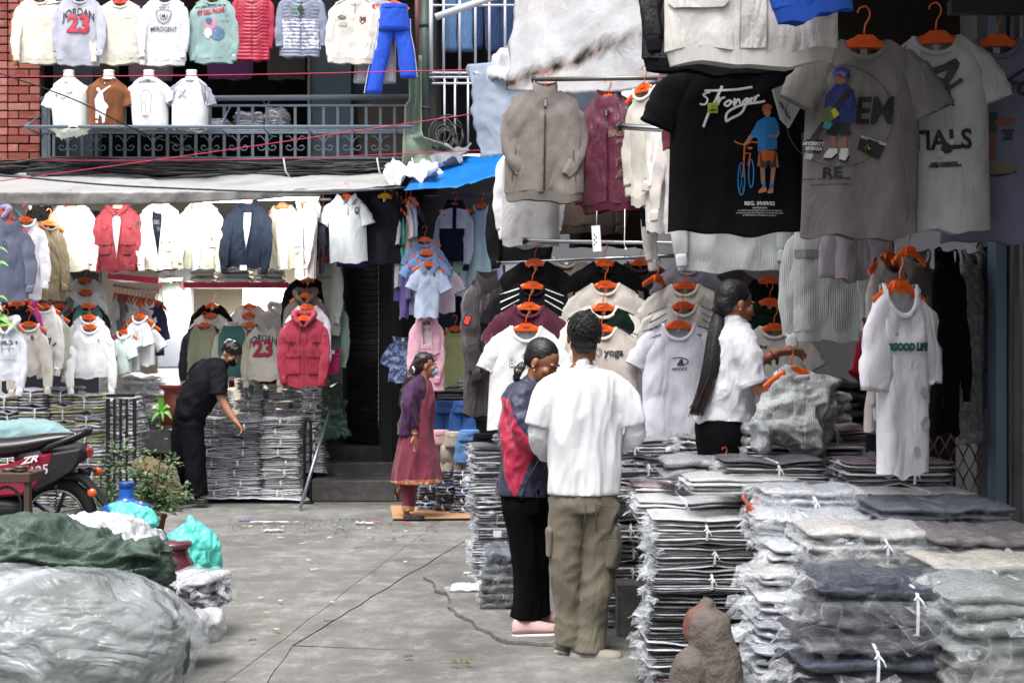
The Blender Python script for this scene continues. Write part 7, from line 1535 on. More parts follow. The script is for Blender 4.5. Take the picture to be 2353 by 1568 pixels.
shoe(f, 'shoe', (1284, 1506), (1345, 1500, .12), .095, .085, plain('9c968c', .75, bump=.2), plain('c2bdb4', .6), .03, 'grey-beige sneaker with heel tab')
# ---------------------------------------------------------------- woman beside him
f = Fig('woman in a navy and pink windbreaker with black corduroy trousers, hair in a bun', 1215, 1450, 6.75)
b = MB(); SK2 = skin('9c664d'); hm = f.headM(1246, 832, .0, R(62), R(28), 0, .98); f.head(b, hm)
f.limb(b, [(1236, 850, .02, 22, 24), (1226, 880, .03, 23, 24), (1215, 905, .03, 40, 34), (1208, 980, .02, 50, 44), (1205, 1100, .02, 50, 44)])
f.limb(b, [(1198, 915, -.08, 20, 20), (1205, 985, -.12, 16, 16), (1262, 1012, -.05, 12, 12)]); f.hand(b, f.pt(1268, 1008, -.04), Vector((1, .3, .2)), Vector((0, -.3, 1)), curl=.5)
f.limb(b, [(1190, 1110, 0, 30, 30), (1200, 1250, 0, 22, 22), (1200, 1425, 0, 13, 13)]); f.limb(b, [(1230, 1110, .05, 30, 30), (1238, 1250, .05, 22, 22), (1238, 1425, .05, 13, 13)])
o = b.build('body', SK2, f.t); flat_node(o, voxel=.0055, smooth_it=2); f.eyes(hm, f.t, True)
h = MB(); f.ell(h, hm, (0, .026, .044), (.080, .094, .084), 16); f.ell(h, hm, (0, .055, .0), (.068, .058, .060)); f.ell(h, hm, (.0, .03, .02), (.0795, .06, .07)); hr = f.hair('hair', h, '0c0a0c', amp=.0015, sc=(20, 90, 90))
h = MB()
for (x, y, r_) in ((1196, 853, 15), (1190, 866, 12), (1201, 842, 12), (1192, 878, 9)): f.limb(h, [(x-2, y, .02, r_, r_), (x+2, y+3, .02, r_, r_)], sub=1)
f.hair('hair_bun', h, '0c0a0c', amp=.005, fr=40)
b = MB(); f.limb(b, [(1188, 849, -.0, 3), (1187, 854, 0, 3)], sub=1); b.build('hair_tie', plain('d080a0', .6), f.t)
for y in (836, 845): b = MB(); f.ell(b, Matrix.Identity(4), tuple(f.pt(1224+(y-836)*.3, y+5, -.085)), (.006, .006, .007), 6); b.build('earring', plain('d9b45a', .25, 1.), f.t)
NVY, PNK = cloth('2b2d47', .55, .9), cloth('b01f45', .55, .9)
b = MB(); f.limb(b, [(1224, 886, .03, 30, 32), (1215, 905, .03, 52, 42), (1208, 940, .03, 60, 52), (1205, 1010, .02, 60, 54), (1204, 1080, .02, 60, 52), (1202, 1138, .02, 64, 50)], n=24)
f.limb(b, [(1200, 905, -.06, 33, 32), (1196, 945, -.10, 34, 33), (1206, 985, -.13, 31, 30), (1225, 1008, -.13, 27, 26), (1258, 1014, -.07, 22, 22), (1272, 1012, -.03, 18, 18)])
o = f.cloth('windbreaker', b, NVY, .0085, .016, fr=(8, 6), seed=3)
f.dye(o, PNK, [(1140, 910), (1168, 915), (1180, 955), (1196, 985), (1212, 1003), (1262, 990), (1300, 990), (1300, 1040), (1238, 1035), (1222, 1052), (1182, 1145), (1160, 1100), (1148, 1000)])
b = MB(); f.limb(b, [(1232, 868, .0, 22, 26), (1226, 884, .02, 30, 32), (1222, 894, .02, 36, 36)], sub=2, cap=False); f.cloth('jacket_collar', b, NVY, .006, .005, seed=2)
b = MB(); pts = [f.pt(1238, 1046, -.155), f.pt(1215, 1090, -.15), f.pt(1196, 1140, -.145)]; b.tube(pts, .0035, 6); b.build('zip', BLACKM, f.t)
BLK = cloth('050506', .95, .4, 'cord')
b = MB(); f.limb(b, [(1204, 1125, .02, 56, 46), (1206, 1180, .02, 50, 44)], n=20); f.limb(b, [(1188, 1160, -.01, 34, 36), (1204, 1260, -.01, 30, 33), (1208, 1350, -.01, 32, 35), (1206, 1418, -.01, 36, 40)]); f.limb(b, [(1228, 1160, .06, 34, 36), (1232, 1260, .06, 30, 33), (1234, 1350, .06, 31, 34), (1234, 1418, .06, 33, 38)])
f.cloth('corduroy_trousers', b, BLK, .009, .012, fr=(9, 2), seed=7)
shoe(f, 'shoe', (1176, 1457), (1288, 1452, 0), .095, .085, plain('c9a4a2', .7, bump=.2), plain('e0dcda', .6), -.04, 'pale pink running shoe')
shoe(f, 'shoe', (1215, 1450), (1310, 1442, 0), .095, .085, plain('c9a4a2', .7, bump=.2), plain('e0dcda', .6), .10, 'pale pink running shoe')
# ---------------------------------------------------------------- shopkeeper with the long ponytail
f = Fig('woman with a very long dark ponytail in a white shirt and black trousers', 1660, 1180, 6.5); SK3 = skin('966148')
b = MB(); hm = f.headM(1690, 700, .0, R(108), R(8), 0, .98); f.head(b, hm)
f.limb(b, [(1686, 725, .0, 25, 25), (1682, 750, .0, 24, 24), (1682, 780, 0, 44, 32), (1672, 860, 0, 52, 40), (1662, 950, 0, 52, 40), (1660, 1000, 0, 58, 46)])
f.limb(b, [(1700, 790, -.12, 24, 24), (1715, 870, -.16, 18, 18), (1742, 900, -.18, 15, 15), (1768, 930, -.2, 10, 10)]); f.hand(b, f.pt(1768, 930, -.2), Vector((.35, -.1, -1)), Vector((-1, .0, -.3)), curl=.75, thumb=-1, r=1.05)
f.limb(b, [(1705, 785, .12, 24, 24), (1722, 842, .05, 17, 17), (1750, 826, -.02, 13, 13), (1780, 810, -.05, 9.5, 9.5)]); f.hand(b, f.pt(1780, 810, -.05), Vector((1, -.1, .12)), Vector((.2, -.4, -.9)), ln=.17, curl=.35, spread=.5, thumb=-1, r=1.)
for dx, dz_ in ((-10, -.03), (14, .09)): f.limb(b, [(1652+dx, 1010, dz_*.6, 24, 24), (1652+dx, 1120, dz_*.6, 20, 20), (1652+dx, 1300, dz_, 15, 15)])
o = b.build('body', SK3, f.t); flat_node(o, voxel=.0055, smooth_it=2); f.eyes(hm, f.t)
h = MB(); f.ell(h, hm, (0, .026, .045), (.081, .096, .086), 16); f.ell(h, hm, (0, .062, .004), (.066, .060, .062)); f.hair('hair', h, '0d0a0c', amp=.0025, sc=(20, 90, 90))
h = MB(); f.limb(h, [(1662, 700, .0, 14, 16), (1652, 728, .0, 17, 17), (1644, 770, -.03, 21, 18), (1632, 830, -.07, 21, 16), (1617, 880, -.09, 17, 14), (1604, 920, -.09, 15, 12), (1594, 942, -.09, 8, 7)], n=16); f.hair('ponytail', h, '0b0708', amp=.0012, fr=12, sc=(90, 90, 3), sm=5)
rs_ = random.Random(5); st_ = []
for i in range(170):
    a = rs_.uniform(2.6, 6.9); k_ = rs_.uniform(.92, 1.06); st_.append([f.pt(x+math.cos(a)*r_*k_, y, dd+math.sin(a)*r2*k_*f.k) for x, y, dd, r_, r2 in ((1656, 712, 0, 14, 15), (1652, 730, 0, 17, 17), (1644, 770, -.03, 21, 18), (1632, 830, -.07, 21, 16), (1617, 880, -.09, 17, 14), (1604, 920, -.09, 14, 11), (1596+rs_.uniform(-9, 6), 940+rs_.uniform(-8, 12), -.09, 8, 7))])
strands(f.t, st_, '0c0809', r=.0013)
h = MB(); f.limb(h, [(1655, 712, .0, 19, 20), (1652, 720, .0, 20, 21)], sub=1); h.build('hair_tie', BLACKM, f.t)
rr_ = random.Random(3); st_ = []
for i in range(60): a = rr_.uniform(-1, 1); b0 = rr_.uniform(-.03, .03); st_.append([f.pt(1622+a*18, 870, -.09+b0), f.pt(1606+a*17, 915, -.1+b0), f.pt(1592+a*16+rr_.uniform(-4, 4), 945+rr_.uniform(-12, 10), -.1+b0)])
strands(f.t, st_, '2a1518')
SHW = cloth('dcdde4', .8, .9)
b = MB(); f.limb(b, [(1684, 742, .0, 30, 30), (1686, 762, 0, 46, 40), (1684, 800, 0, 56, 52), (1676, 860, 0, 58, 54), (1668, 920, 0, 64, 56), (1666, 965, 0, 74, 58)], n=24)
f.limb(b, [(1700, 778, -.08, 33, 30), (1708, 820, -.14, 32, 30), (1714, 860, -.16, 30, 29), (1718, 880, -.165, 30, 29)]); f.limb(b, [(1705, 780, .1, 30, 30), (1722, 820, .08, 28, 28), (1730, 838, .03, 24, 24)])
f.limb(b, [(1620, 955, 0, 22, 34), (1602, 972, 0, 9, 26)], n=14); f.limb(b, [(1705, 960, -.02, 28, 40), (1728, 985, -.02, 12, 26)], n=14)
o = f.cloth('white_shirt', b, SHW, .0085, .015, fr=(7, 5), seed=4)
b = MB(); f.limb(b, [(1714, 872, -.16, 33, 31), (1718, 884, -.165, 33, 31)], sub=1, cap=False); f.cloth('rolled_cuff', b, SHW, .006, .006, seed=3)
b = MB(); f.limb(b, [(1690, 728, -.0, 27, 29), (1686, 742, .0, 33, 33)], sub=1, cap=False); f.cloth('shirt_collar', b, SHW, .006, .003, seed=5)
b = MB(); f.limb(b, [(1662, 935, 0, 52, 44), (1660, 975, 0, 62, 54), (1660, 1010, 0, 62, 56), (1658, 1060, .02, 54, 50), (1656, 1150, .02, 50, 46)], n=24); f.limb(b, [(1646, 1060, -.02, 36, 38), (1646, 1170, -.02, 32, 34)]); f.cloth('black_trousers', b, cloth('0a0a0c', .9, .4), .009, .008, fr=(6, 5), seed=6)
for (x, y, dd, r_) in ((1762, 920, -.195, 13), (1771, 815, -.045, 13)):
    b = MB(); c = f.pt(x, y, dd); ax = Vector((.7, -.1, -.75 if y > 850 else .35)).normalized(); u_ = ax.orthogonal().normalized(); v_ = ax.cross(u_); k = r_*f.k
    b.tube([c+u_*math.cos(2*math.pi*i/16)*k+v_*math.sin(2*math.pi*i/16)*k for i in range(17)], .004, 6, cap=False); b.build('red_bangle', plain('8c1220', .4), f.t)
b = MB(); f.ell(b, Matrix.Identity(4), tuple(f.pt(1693, 712, -.088)), (.005, .005, .005), 6); b.build('earring', plain('d8d0c0', .2, 1.), f.t)
# ---------------------------------------------------------------- man bending over the stacks
f = Fig('young man in black with a black face mask bending over the stacks', 430, 1145, 12.3); SK4 = skin('a3735b')
b = MB(); hm = f.headM(531, 812, -.02, R(62), R(35), 0, 1.); f.head(b, hm)
f.limb(b, [(524, 822, .0, 13, 13), (508, 834, .0, 13, 13), (490, 850, 0, 26, 22), (465, 890, 0, 26, 24), (442, 940, 0, 22, 20)])
f.limb(b, [(505, 858, -.12, 13, 13), (514, 905, -.16, 10, 10), (534, 942, -.18, 8.5, 8.5), (553, 966, -.2, 6, 6)]); f.hand(b, f.pt(553, 966, -.2), Vector((.6, -.1, -.8)), Vector((-.6, -.3, -.4)), curl=.6)
f.limb(b, [(450, 850, .16, 12, 12), (430, 862, .2, 9, 9), (426, 890, .2, 8, 8), (440, 930, .1, 6, 6)])
f.limb(b, [(428, 965, 0, 16, 16), (408, 1050, .03, 16, 16), (397, 1118, .05, 9, 9)]); f.limb(b, [(444, 965, -.05, 16, 16), (452, 1050, -.08, 16, 16), (458, 1138, -.1, 9, 9)])
o = b.build('body', SK4, f.t); flat_node(o, voxel=.0075, smooth_it=2); f.eyes(hm, f.t)
h = MB(); f.ell(h, hm, (0, .014, .052), (.084, .102, .080), 14); f.ell(h, hm, (0, .052, .01), (.070, .055, .055)); f.ell(h, hm, (0, -.045, .062), (.062, .048, .038)); f.hair('hair', h, '090809', voxel=.009, amp=.008, fr=35)
h = MB(); f.ell(h, hm, (0, -.062, -.050), (.050, .048, .045)); h.build('face_mask', cloth('101114'), f.t)
BT = cloth('16171c', .85, .7)
b = MB(); f.limb(b, [(512, 834, .0, 16, 18), (497, 845, 0, 30, 30), (478, 868, 0, 40, 38), (460, 900, 0, 42, 40), (443, 935, 0, 40, 38), (432, 962, 0, 36, 36)], n=22)
f.limb(b, [(500, 850, -.10, 22, 22), (510, 878, -.14, 22, 21), (514, 906, -.16, 19, 19)]); f.limb(b, [(465, 842, .12, 20, 20), (445, 850, .18, 17, 17), (430, 868, .2, 14, 14)]); f.cloth('black_tshirt', b, BT, .013, .02, fr=(5, 4), seed=3)
BJ = cloth('0d0e13', .9, .8)
b = MB(); f.limb(b, [(436, 945, 0, 34, 32), (434, 975, 0, 38, 34)], n=18); f.limb(b, [(424, 975, .0, 27, 27), (412, 1040, .02, 23, 24), (402, 1090, .04, 22, 23), (398, 1116, .05, 21, 22)]); f.limb(b, [(444, 975, -.05, 28, 28), (450, 1040, -.07, 25, 26), (454, 1100, -.09, 24, 25), (460, 1138, -.1, 23, 24)]); f.cloth('dark_jeans', b, BJ, .013, .015, fr=(5, 3), seed=5)
shoe(f, 'sandal', (438, 1150), (486, 1150, -.04), .09, .05, plain('141416', .6), plain('0e0e10', .6), -.12); shoe(f, 'sandal', (388, 1128), (424, 1128, -.04), .09, .05, plain('141416', .6), plain('0e0e10', .6), .06)
# ---------------------------------------------------------------- woman walking in purple and rose
f = Fig('woman in a purple cardigan and rose kurta walking past with a pale blue mask', 945, 1185, 11.3); SK5 = skin('9a654d')
b = MB(); hm = f.headM(980, 840, .0, R(95), R(4), 0, .95); f.head(b, hm)
f.limb(b, [(976, 856, .0, 13, 13), (972, 876, .0, 13, 14), (964, 900, 0, 22, 26), (958, 960, 0, 26, 30), (955, 1020, 0, 30, 32)])
f.limb(b, [(952, 900, -.12, 10, 10), (945, 945, -.16, 8, 8), (954, 985, -.165, 7, 7), (958, 1000, -.16, 6, 6)]); f.hand(b, f.pt(957, 998, -.16), Vector((.05, 0, -1)), Vector((.5, -.6, 0)), curl=.18, thumb=1, ln=.165)
f.limb(b, [(942, 1080, -.03, 16, 16), (937, 1130, -.04, 10, 10), (935, 1178, -.05, 7, 7), (955, 1186, -.06, 6, 5), (966, 1188, -.06, 5, 4)]); f.limb(b, [(950, 1080, .1, 16, 16), (930, 1115, .1, 10, 10), (914, 1130, .1, 7, 7), (908, 1146, .1, 5, 5)])
o = b.build('body', SK5, f.t); flat_node(o, voxel=.0075, smooth_it=2); f.eyes(hm, f.t)
h = MB(); f.ell(h, hm, (0, .026, .044), (.082, .098, .086), 14); f.ell(h, hm, (0, .062, -.0), (.068, .058, .062)); f.limb(h, [(960, 836, 0, 14, 14), (950, 860, 0, 16, 15), (940, 890, -.02, 17, 15), (930, 915, -.03, 14, 12), (922, 935, -.03, 6, 6)]); f.hair('long_hair', h, '1c1010', voxel=.009, amp=.010, fr=22)
h = MB(); f.ell(h, hm, (0, -.066, -.048), (.050, .048, .042)); h.build('face_mask', cloth('a4bccc', .8), f.t)
b = MB(); b.tube([hm@Vector((.05, -.055, -.03)), hm@Vector((.075, -.01, -.005))], .0025, 5); b.build('mask_loop', plain('e2e6ea', .6), f.t)
b = MB(); b.tube([f.pt(949, 842, -.06), f.pt(953, 848, -.07), f.pt(952, 856, -.06)], .008, 6); b.build('hair_clip', plain('dcd6d6', .3), f.t)
ROS = cloth('722a3e', .75, .8)
b = MB(); f.limb(b, [(972, 885, .02, 20, 24), (970, 920, .02, 30, 32), (966, 960, .01, 32, 36), (960, 1000, 0, 38, 42), (957, 1050, 0, 49, 50), (957, 1108, 0, 57, 58)], n=24); o = f.cloth('kurta', b, ROS, .012, .028, fr=(6, 1.2), seed=6)
f.dye(o, cloth('a5553c', .7, .8, mott='c9a47a'), [(890, 1104), (1020, 1100), (1020, 1130), (890, 1130)])
b = MB(); f.limb(b, [(942, 1090, -.03, 22, 24), (937, 1130, -.04, 18, 20), (936, 1172, -.05, 15, 16)]); f.limb(b, [(945, 1090, .08, 20, 22), (928, 1116, .1, 14, 15), (920, 1124, .1, 11, 12)]); o = f.cloth('rose_trousers', b, ROS, .010, .012, fr=(7, 2), seed=7); f.dye(o, cloth('a5553c', .7, .8, mott='c9a47a'), [(900, 1162), (960, 1162), (960, 1182), (900, 1182)])
PUR = cloth('3c1840', .7, .8)
b = MB(); f.limb(b, [(966, 872, .0, 18, 20), (958, 888, 0, 28, 32), (952, 925, 0, 30, 36), (948, 965, 0, 32, 40), (945, 1000, 0, 34, 44)], n=22); f.limb(b, [(950, 892, -.10, 18, 18), (942, 925, -.15, 18, 18), (946, 958, -.17, 16, 16), (954, 980, -.16, 11, 11)]); f.cloth('cardigan', b, PUR, .010, .016, fr=(7, 4), seed=8)
b = MB(); c = f.pt(956, 992, -.165); b.tube([c+Vector((math.cos(i*.4)*.028, math.sin(i*.4)*.028, 0)) for i in range(17)], .004, 5, cap=False); b.build('bangle', plain('c49a70', .4, .6), f.t)
shoe(f, 'sandal', (928, 1190), (976, 1190, 0), .085, .022, plain('2c2628', .6), plain('1c181a', .6), -.06); shoe(f, 'sandal', (902, 1128), (914, 1152, 0), .085, .02, plain('2c2628', .6), plain('1c181a', .6), .1)
# ================================================================ STREET PROPS
class Prop(Fig):
    def __init__(s, name, label, cat, x, y, d, group=None):
        s.d = d; s.k = d/F; s.o = P(x, y, d); s.t = thing(name, label, cat, s.o, group=group)
    def part(s, name, pts, m, n=14, sub=3, cap=True): b = MB(); s.limb(b, pts, n, cap, sub); return b.build(name, m, s.t)
    def bar(s, name, pts, r, m, n=8): b = MB(); b.tube([s.pt(*p) for p in pts], r, n); return b.build(name, m, s.t)
    def lath(s, name, x, prof, m, dd=0, n=28):
        """prof: (radius, y) in measured units, top first"""
        b = MB(); c = s.pt(x, prof[0][1], dd); z0 = prof[0][1]; b.lathe([(r*s.k, -(y-z0)*s.k) for r, y in prof], c, n); o = b.build(name, m, s.t); return o
def lump(name, label, cat, d, limbs, m, voxel=.014, amp=.03, fr=(5, 5), seed=0, part='bag_skin', sm=3, extra=None, group=None):
    x, y = limbs[0][0][0], limbs[0][0][1]; f = Prop(name, label, cat, x, y, d, group); b = MB()
    for l in limbs: f.limb(b, l, 18)
    o = b.build(part, m, f.t); flat_node(o, voxel=voxel, smooth_it=sm); me = o.data; off = seed*5.1; nr = [v.normal.copy() for v in me.vertices]
    for v, n in zip(me.vertices, nr):
        c = v.co; a = nz(c.x*fr[0]+off, c.y*fr[0], c.z*fr[1]+c.x*1.5); q = nz(c.x*fr[0]*2.3, c.y*fr[0]*2+off, c.z*fr[1]*2.3)
        v.co = c+n*amp*((.2-abs(a))*2.4+(.2-abs(q))*1.3)
    me.update(); return f
# clear sack of green cloth in the foreground with the dark green tarpaulin slumped over it
lump('cloth_sack', 'big green-grey cloth load inside the clear plastic sack at the lower left', 'sack', 5.3, [[(-260, 1490, .1, 90, 120), (-100, 1490, .05, 150, 170), (60, 1480, .0, 165, 200), (220, 1490, .0, 160, 190), (330, 1500, .05, 130, 150), (385, 1500, .1, 90, 100)]], cloth('4b564c', .8, .8), .022, .05, (3, 3), 4, 'cloth_load')
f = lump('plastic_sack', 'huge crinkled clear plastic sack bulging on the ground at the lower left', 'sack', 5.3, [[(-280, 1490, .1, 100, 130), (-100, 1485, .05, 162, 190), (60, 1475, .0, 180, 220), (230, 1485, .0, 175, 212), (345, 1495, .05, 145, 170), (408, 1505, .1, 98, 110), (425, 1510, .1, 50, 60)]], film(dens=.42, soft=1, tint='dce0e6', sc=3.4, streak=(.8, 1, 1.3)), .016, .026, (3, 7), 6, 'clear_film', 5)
lump('green_tarpaulin', 'crumpled dark green tarpaulin slumped over the clear sack', 'tarpaulin', 5.75, [[(-240, 1270, 0, 70, 120), (-60, 1262, 0, 78, 150), (80, 1258, 0, 74, 160), (200, 1285, 0, 66, 150), (300, 1310, 0, 52, 120), (365, 1318, 0, 44, 90), (388, 1320, 0, 20, 60)], [(300, 1270, -.05, 20, 60), (350, 1265, -.05, 26, 60), (382, 1280, -.05, 22, 50)]], plain('3a4c41', .52, bump=.8, bs=34, dirt=.1), .010, .040, (4.5, 17), 9, 'tarpaulin_folds', 1)
lump('plastic_bag', 'white bag of greyish clothes lying on the green tarpaulin', 'bag', 6.35, [[(120, 1218, 0, 20, 40), (190, 1215, 0, 34, 80), (260, 1222, 0, 38, 90), (325, 1238, 0, 30, 70)]], packed('aeb0b8', .5), .012, .03, (9, 9), 3)
lump('plastic_bag', 'thin white carrier bag standing knotted on the green tarpaulin', 'bag', 6.2, [[(300, 1185, 0, 6, 8), (305, 1205, 0, 24, 26), (308, 1240, 0, 46, 44), (312, 1280, 0, 50, 48)]], tarp('e2e4e8', .05, '999999', .3, 1.6, rough=.2), .010, .02, (9, 7), 5)
lump('plastic_bag', 'grey shirt bag beside the thin white carrier bag', 'bag', 6.3, [[(335, 1235, 0, 16, 20), (362, 1242, 0, 28, 34), (384, 1252, 0, 14, 20)]], packed('55566a', .4), .010, .016, (9, 9), 7)
TEAL = tarp('6fe6da', .05, '4cc4b8', .25, 1.5, rough=.25)
lump('carrier_bag', 'turquoise carrier bag standing behind the white bags', 'bag', 8.1, [[(262, 1165, 0, 10, 10), (278, 1178, 0, 36, 34), (288, 1215, 0, 62, 50), (292, 1270, 0, 60, 50)], [(318, 1172, 0, 10, 12), (334, 1185, 0, 18, 22), (340, 1210, 0, 22, 24)]], TEAL, .011, .024, (9, 4), 11)
lump('carrier_bag', 'full turquoise carrier bag knotted at the top beside the maroon urn', 'bag', 8.3, [[(436, 1190, 0, 4, 4), (438, 1202, 0, 12, 12), (440, 1225, 0, 46, 38), (440, 1260, 0, 70, 54), (441, 1300, 0, 66, 52), (441, 1330, 0, 62, 50)], [(440, 1198, 0, 5, 4), (458, 1206, 0, 6, 5), (462, 1212, 0, 8, 3)]], TEAL, .010, .026, (9, 3), 13)
f = Prop('urn', 'glazed maroon lidded urn between the turquoise bag and the tarpaulin', 'urn', 398, 1345, 7.9); MAR = plain('5e2a34', .32, coat=.4, bump=.1)
f.lath('urn_body', 398, [(34, 1256), (34, 1268), (36, 1278), (46, 1292), (47, 1320), (40, 1345), (30, 1362), (0, 1362)], MAR); f.lath('lid', 398, [(0, 1240), (6, 1240), (8, 1243), (40, 1243), (43, 1248), (42, 1256), (34, 1258)], MAR)
bundle('dark shirts in glossy clear bags beside the clear sack', P(452, 1392, 6.75), .26, .34, 4, .045, ['2b2a32', '3a3944', '26252c', 'b8b8c0'], rz=R(-14), seed=201, puff=True, fl=.18, wrapped=.35, flap=1.6, sides=(1,), front=True)
lump('plastic_bag', 'white translucent bag slumped at the foot of the clear sack', 'bag', 6.1, [[(410, 1440, 0, 34, 40), (450, 1440, 0, 46, 54), (492, 1430, 0, 36, 44), (516, 1420, 0, 8, 30)]], tarp('d6d6d8', .1, '9a9a9a', .4, 1.4), .011, .03, (6, 6), 15)
KN = cloth('a8aaac', .9, 1.2, 'knit', 'c2c6c6')
f = lump('sweater', 'pale grey cable knit sweater half lifted off the pile by the ponytail woman', 'sweater', 6.15, [[(1822, 858, 0, 30, 26), (1826, 872, 0, 66, 34), (1832, 895, 0, 86, 46), (1836, 930, 0, 90, 60), (1822, 975, -.02, 92, 70), (1800, 1010, -.03, 84, 70)], [(1905, 880, 0, 20, 26), (1912, 915, .02, 20, 26), (1905, 955, .02, 18, 24), (1888, 985, 0, 16, 22)], [(1762, 935, -.06, 30, 30), (1748, 980, -.06, 26, 28), (1740, 1030, -.06, 22, 26)]], KN, .010, .034, (6, 8), 33, 'knit_body', 2)
f.dye([o for o in f.t.children][0], cloth('d2d6d6', .9, 1., 'knit'), [(1735, 915), (1790, 905), (1850, 890), (1915, 893), (1922, 905), (1850, 912), (1800, 930), (1740, 940)]); f.dye([o for o in f.t.children][0], cloth('d2d6d6', .9, 1., 'knit'), [(1735, 962), (1800, 962), (1880, 935), (1925, 925), (1920, 950), (1860, 975), (1790, 985), (1740, 990)])
b = MB(); c = f.pt(1820, 860, -.0); b.tube([c+Vector((math.cos(i*.42)*.075, math.sin(i*.42)*.05, .004*math.sin(i*.42)-.012*(math.sin(i*.42) < 0))) for i in range(16)], .016, 8, cap=False); b.build('collar', cloth('cfd3d3', .9, .5, 'cord'), f.t)
hanger(P(1818, 852, 6.12), 'orange hanger held up by the ponytail woman', R(6), R(-6), .95)
# ---------------------------------------------------------------- blue water bottle, pots, plants
f = Prop('water_jug', 'big blue water dispenser bottle behind the turquoise bag', 'bottle', 291, 1165, 8.9); BLU = plain('1f57a8', .2, coat=.6)
f.lath('bottle_body', 291, [(15, 1112), (17, 1122), (17, 1140), (20, 1147), (34, 1153), (53, 1160), (56, 1172), (54, 1180), (56, 1188), (55, 1240), (54, 1280), (0, 1280)], BLU); f.lath('cap', 291, [(0, 1106), (15, 1106), (17, 1109), (17, 1121), (15, 1122)], plain('1a3f88', .4))
TER = plain('6a3424', .75, dirt=.4, bump=.2)
def plant(name, label, x, ytop, ybase, d, stems, nleaf, spread, potw, lw=.028, pot=True, seed=0, h='3c5a30'):
    f = Prop(name, label, 'plant', x, ybase, d); rr = random.Random(seed)
    if pot:
        f.lath('pot', x, [(potw*.92, ybase-52*8/d), (potw*1.06, ybase-50*8/d), (potw*1.05, ybase-42*8/d), (potw*.95, ybase-40*8/d), (potw*.72, ybase), (0, ybase)], TER)
        f.lath('soil', x, [(0, ybase-47*8/d), (potw*.9, ybase-46*8/d), (potw*.9, ybase-44*8/d)], plain('1e1712', .95, bump=.5))
    LM = [plain(c, .45, spec=.4) for c in (h, '4f7040', '2c4526', '648050')]; b = MB(); sb = MB()
    for k, (sx, sy, ex, ey) in enumerate(stems):
        p0 = f.pt(sx, sy, 0); p1 = f.pt(ex, ey, rr.uniform(-.15, .15)); mid = (p0+p1)/2+Vector((rr.uniform(-.05, .05), rr.uniform(-.05, .05), .04)); path = catmull([p0, mid, p1], 8); sb.tube(path, [.005]*8+[.0035]*(len(path)-8), 5)
        for i in range(int(nleaf/len(stems))):
            t = rr.random()**.8; c = path[int(t*(len(path)-1))]; dv = Vector((rr.uniform(-1, 1), rr.uniform(-1, 1), rr.uniform(-.35, .6))).normalized(); c = c+dv*rr.uniform(.01, spread)*(1.1-.6*t); up = Vector((rr.uniform(-.5, .5), rr.uniform(-.6, .2), 1)).normalized(); sdv = dv.cross(up).normalized(); L = lw*rr.uniform(.6, 1.5)
            b.add([c, c+dv*L*.35+sdv*L*.42, c+dv*L*.6+sdv*L*.22-up*L*.05, c+dv*L*1.15-up*L*.25, c+dv*L*.6-sdv*L*.22, c+dv*L*.35-sdv*L*.42, c+dv*L*.4+up*L*.12], [(0, 1, 6), (1, 2, 6), (2, 3, 6), (3, 4, 6), (4, 5, 6), (5, 0, 6)], LM[rr.randrange(4)])
    sb.build('stem', plain('3a3a22', .7), f.t); stuff(b.build('foliage', None, f.t, False)); return f
plant('potted_vine', 'bushy ivy-like plant in a terracotta pot beside the blue bottle', 356, 1010, 1222, 9.9, [(350, 1160, 330, 1030), (356, 1160, 400, 1050), (350, 1160, 300, 1080), (360, 1160, 430, 1130), (356, 1160, 370, 1090), (340, 1160, 380, 1150), (352, 1160, 320, 1130), (362, 1165, 395, 1170)], 980, .16, 26, .034, seed=3)
plant('potted_vine', 'tangled climbing plant in a low pot behind the motorbike', 235, 1010, 1215, 10.3, [(230, 1165, 190, 1110), (236, 1165, 280, 1060), (240, 1165, 285, 1010), (230, 1165, 170, 1140), (240, 1165, 300, 1110), (235, 1165, 250, 1030), (240, 1165, 275, 1150)], 480, .15, 34, .032, seed=5)
f = plant('young_tree', 'slender young plant with a single tuft of broad leaves above the ivy', 352, 905, 1222, 9.8, [(352, 1160, 372, 935)], 6, .05, 8, .03, pot=False, seed=8)
LG = plain('5c9a3a', .4)
def leaf(f, x, y, dd, dx, dy, w, m=LG, nm='leaf'):
    a = f.pt(x, y, dd); e_ = f.pt(x+dx, y+dy, dd-.02); d = e_-a; up = Vector((0, -.8, .6)); s_ = d.cross(up).normalized()*w*f.k; vs = []; fs = []
    for i in range(7):
        t = i/6; q = a+d*t+Vector((0, 0, .03*math.sin(t*3.1))); ww = math.sin(math.pi*min(1, t*.92+.06))**.8; vs += [q+s_*ww, q+Vector((0, 0, -.004)), q-s_*ww]
        if i: k = i*3; fs += [(k-3, k-2, k+1, k), (k-2, k-1, k+2, k+1)]
    b = MB(); b.add(vs, fs); b.build(nm, m, f.t)
for dx, dy, w in ((-4, -36, 7), (20, -10, 5), (-24, -6, 5), (24, 16, 5), (-22, 22, 5), (4, 22, 4)): leaf(f, 372, 946, 0, dx, dy, w)
f = Prop('potted_plant', 'bright green broad-leaved plant reaching in from the left edge', 'plant', -60, 900, 5.2); f.bar('stem', [(-60, 1400, 0), (-50, 1000, 0), (-20, 740, 0)], .006, plain('3f5a2a', .6)); f.lath('pot', -60, [(60, 1400), (66, 1404), (50, 1560), (0, 1560)], TER)
for x, y, dx, dy, w in ((-20, 765, 50, -18, 14), (-14, 740, 40, 8, 9), (-20, 700, 44, -6, 3.5), (-20, 625, 44, -12, 5), (-20, 588, 44, -4, 3), (10, 752, 36, 14, 3), (-30, 720, 40, -6, 8)): leaf(f, x, y, 0, dx, dy, w)
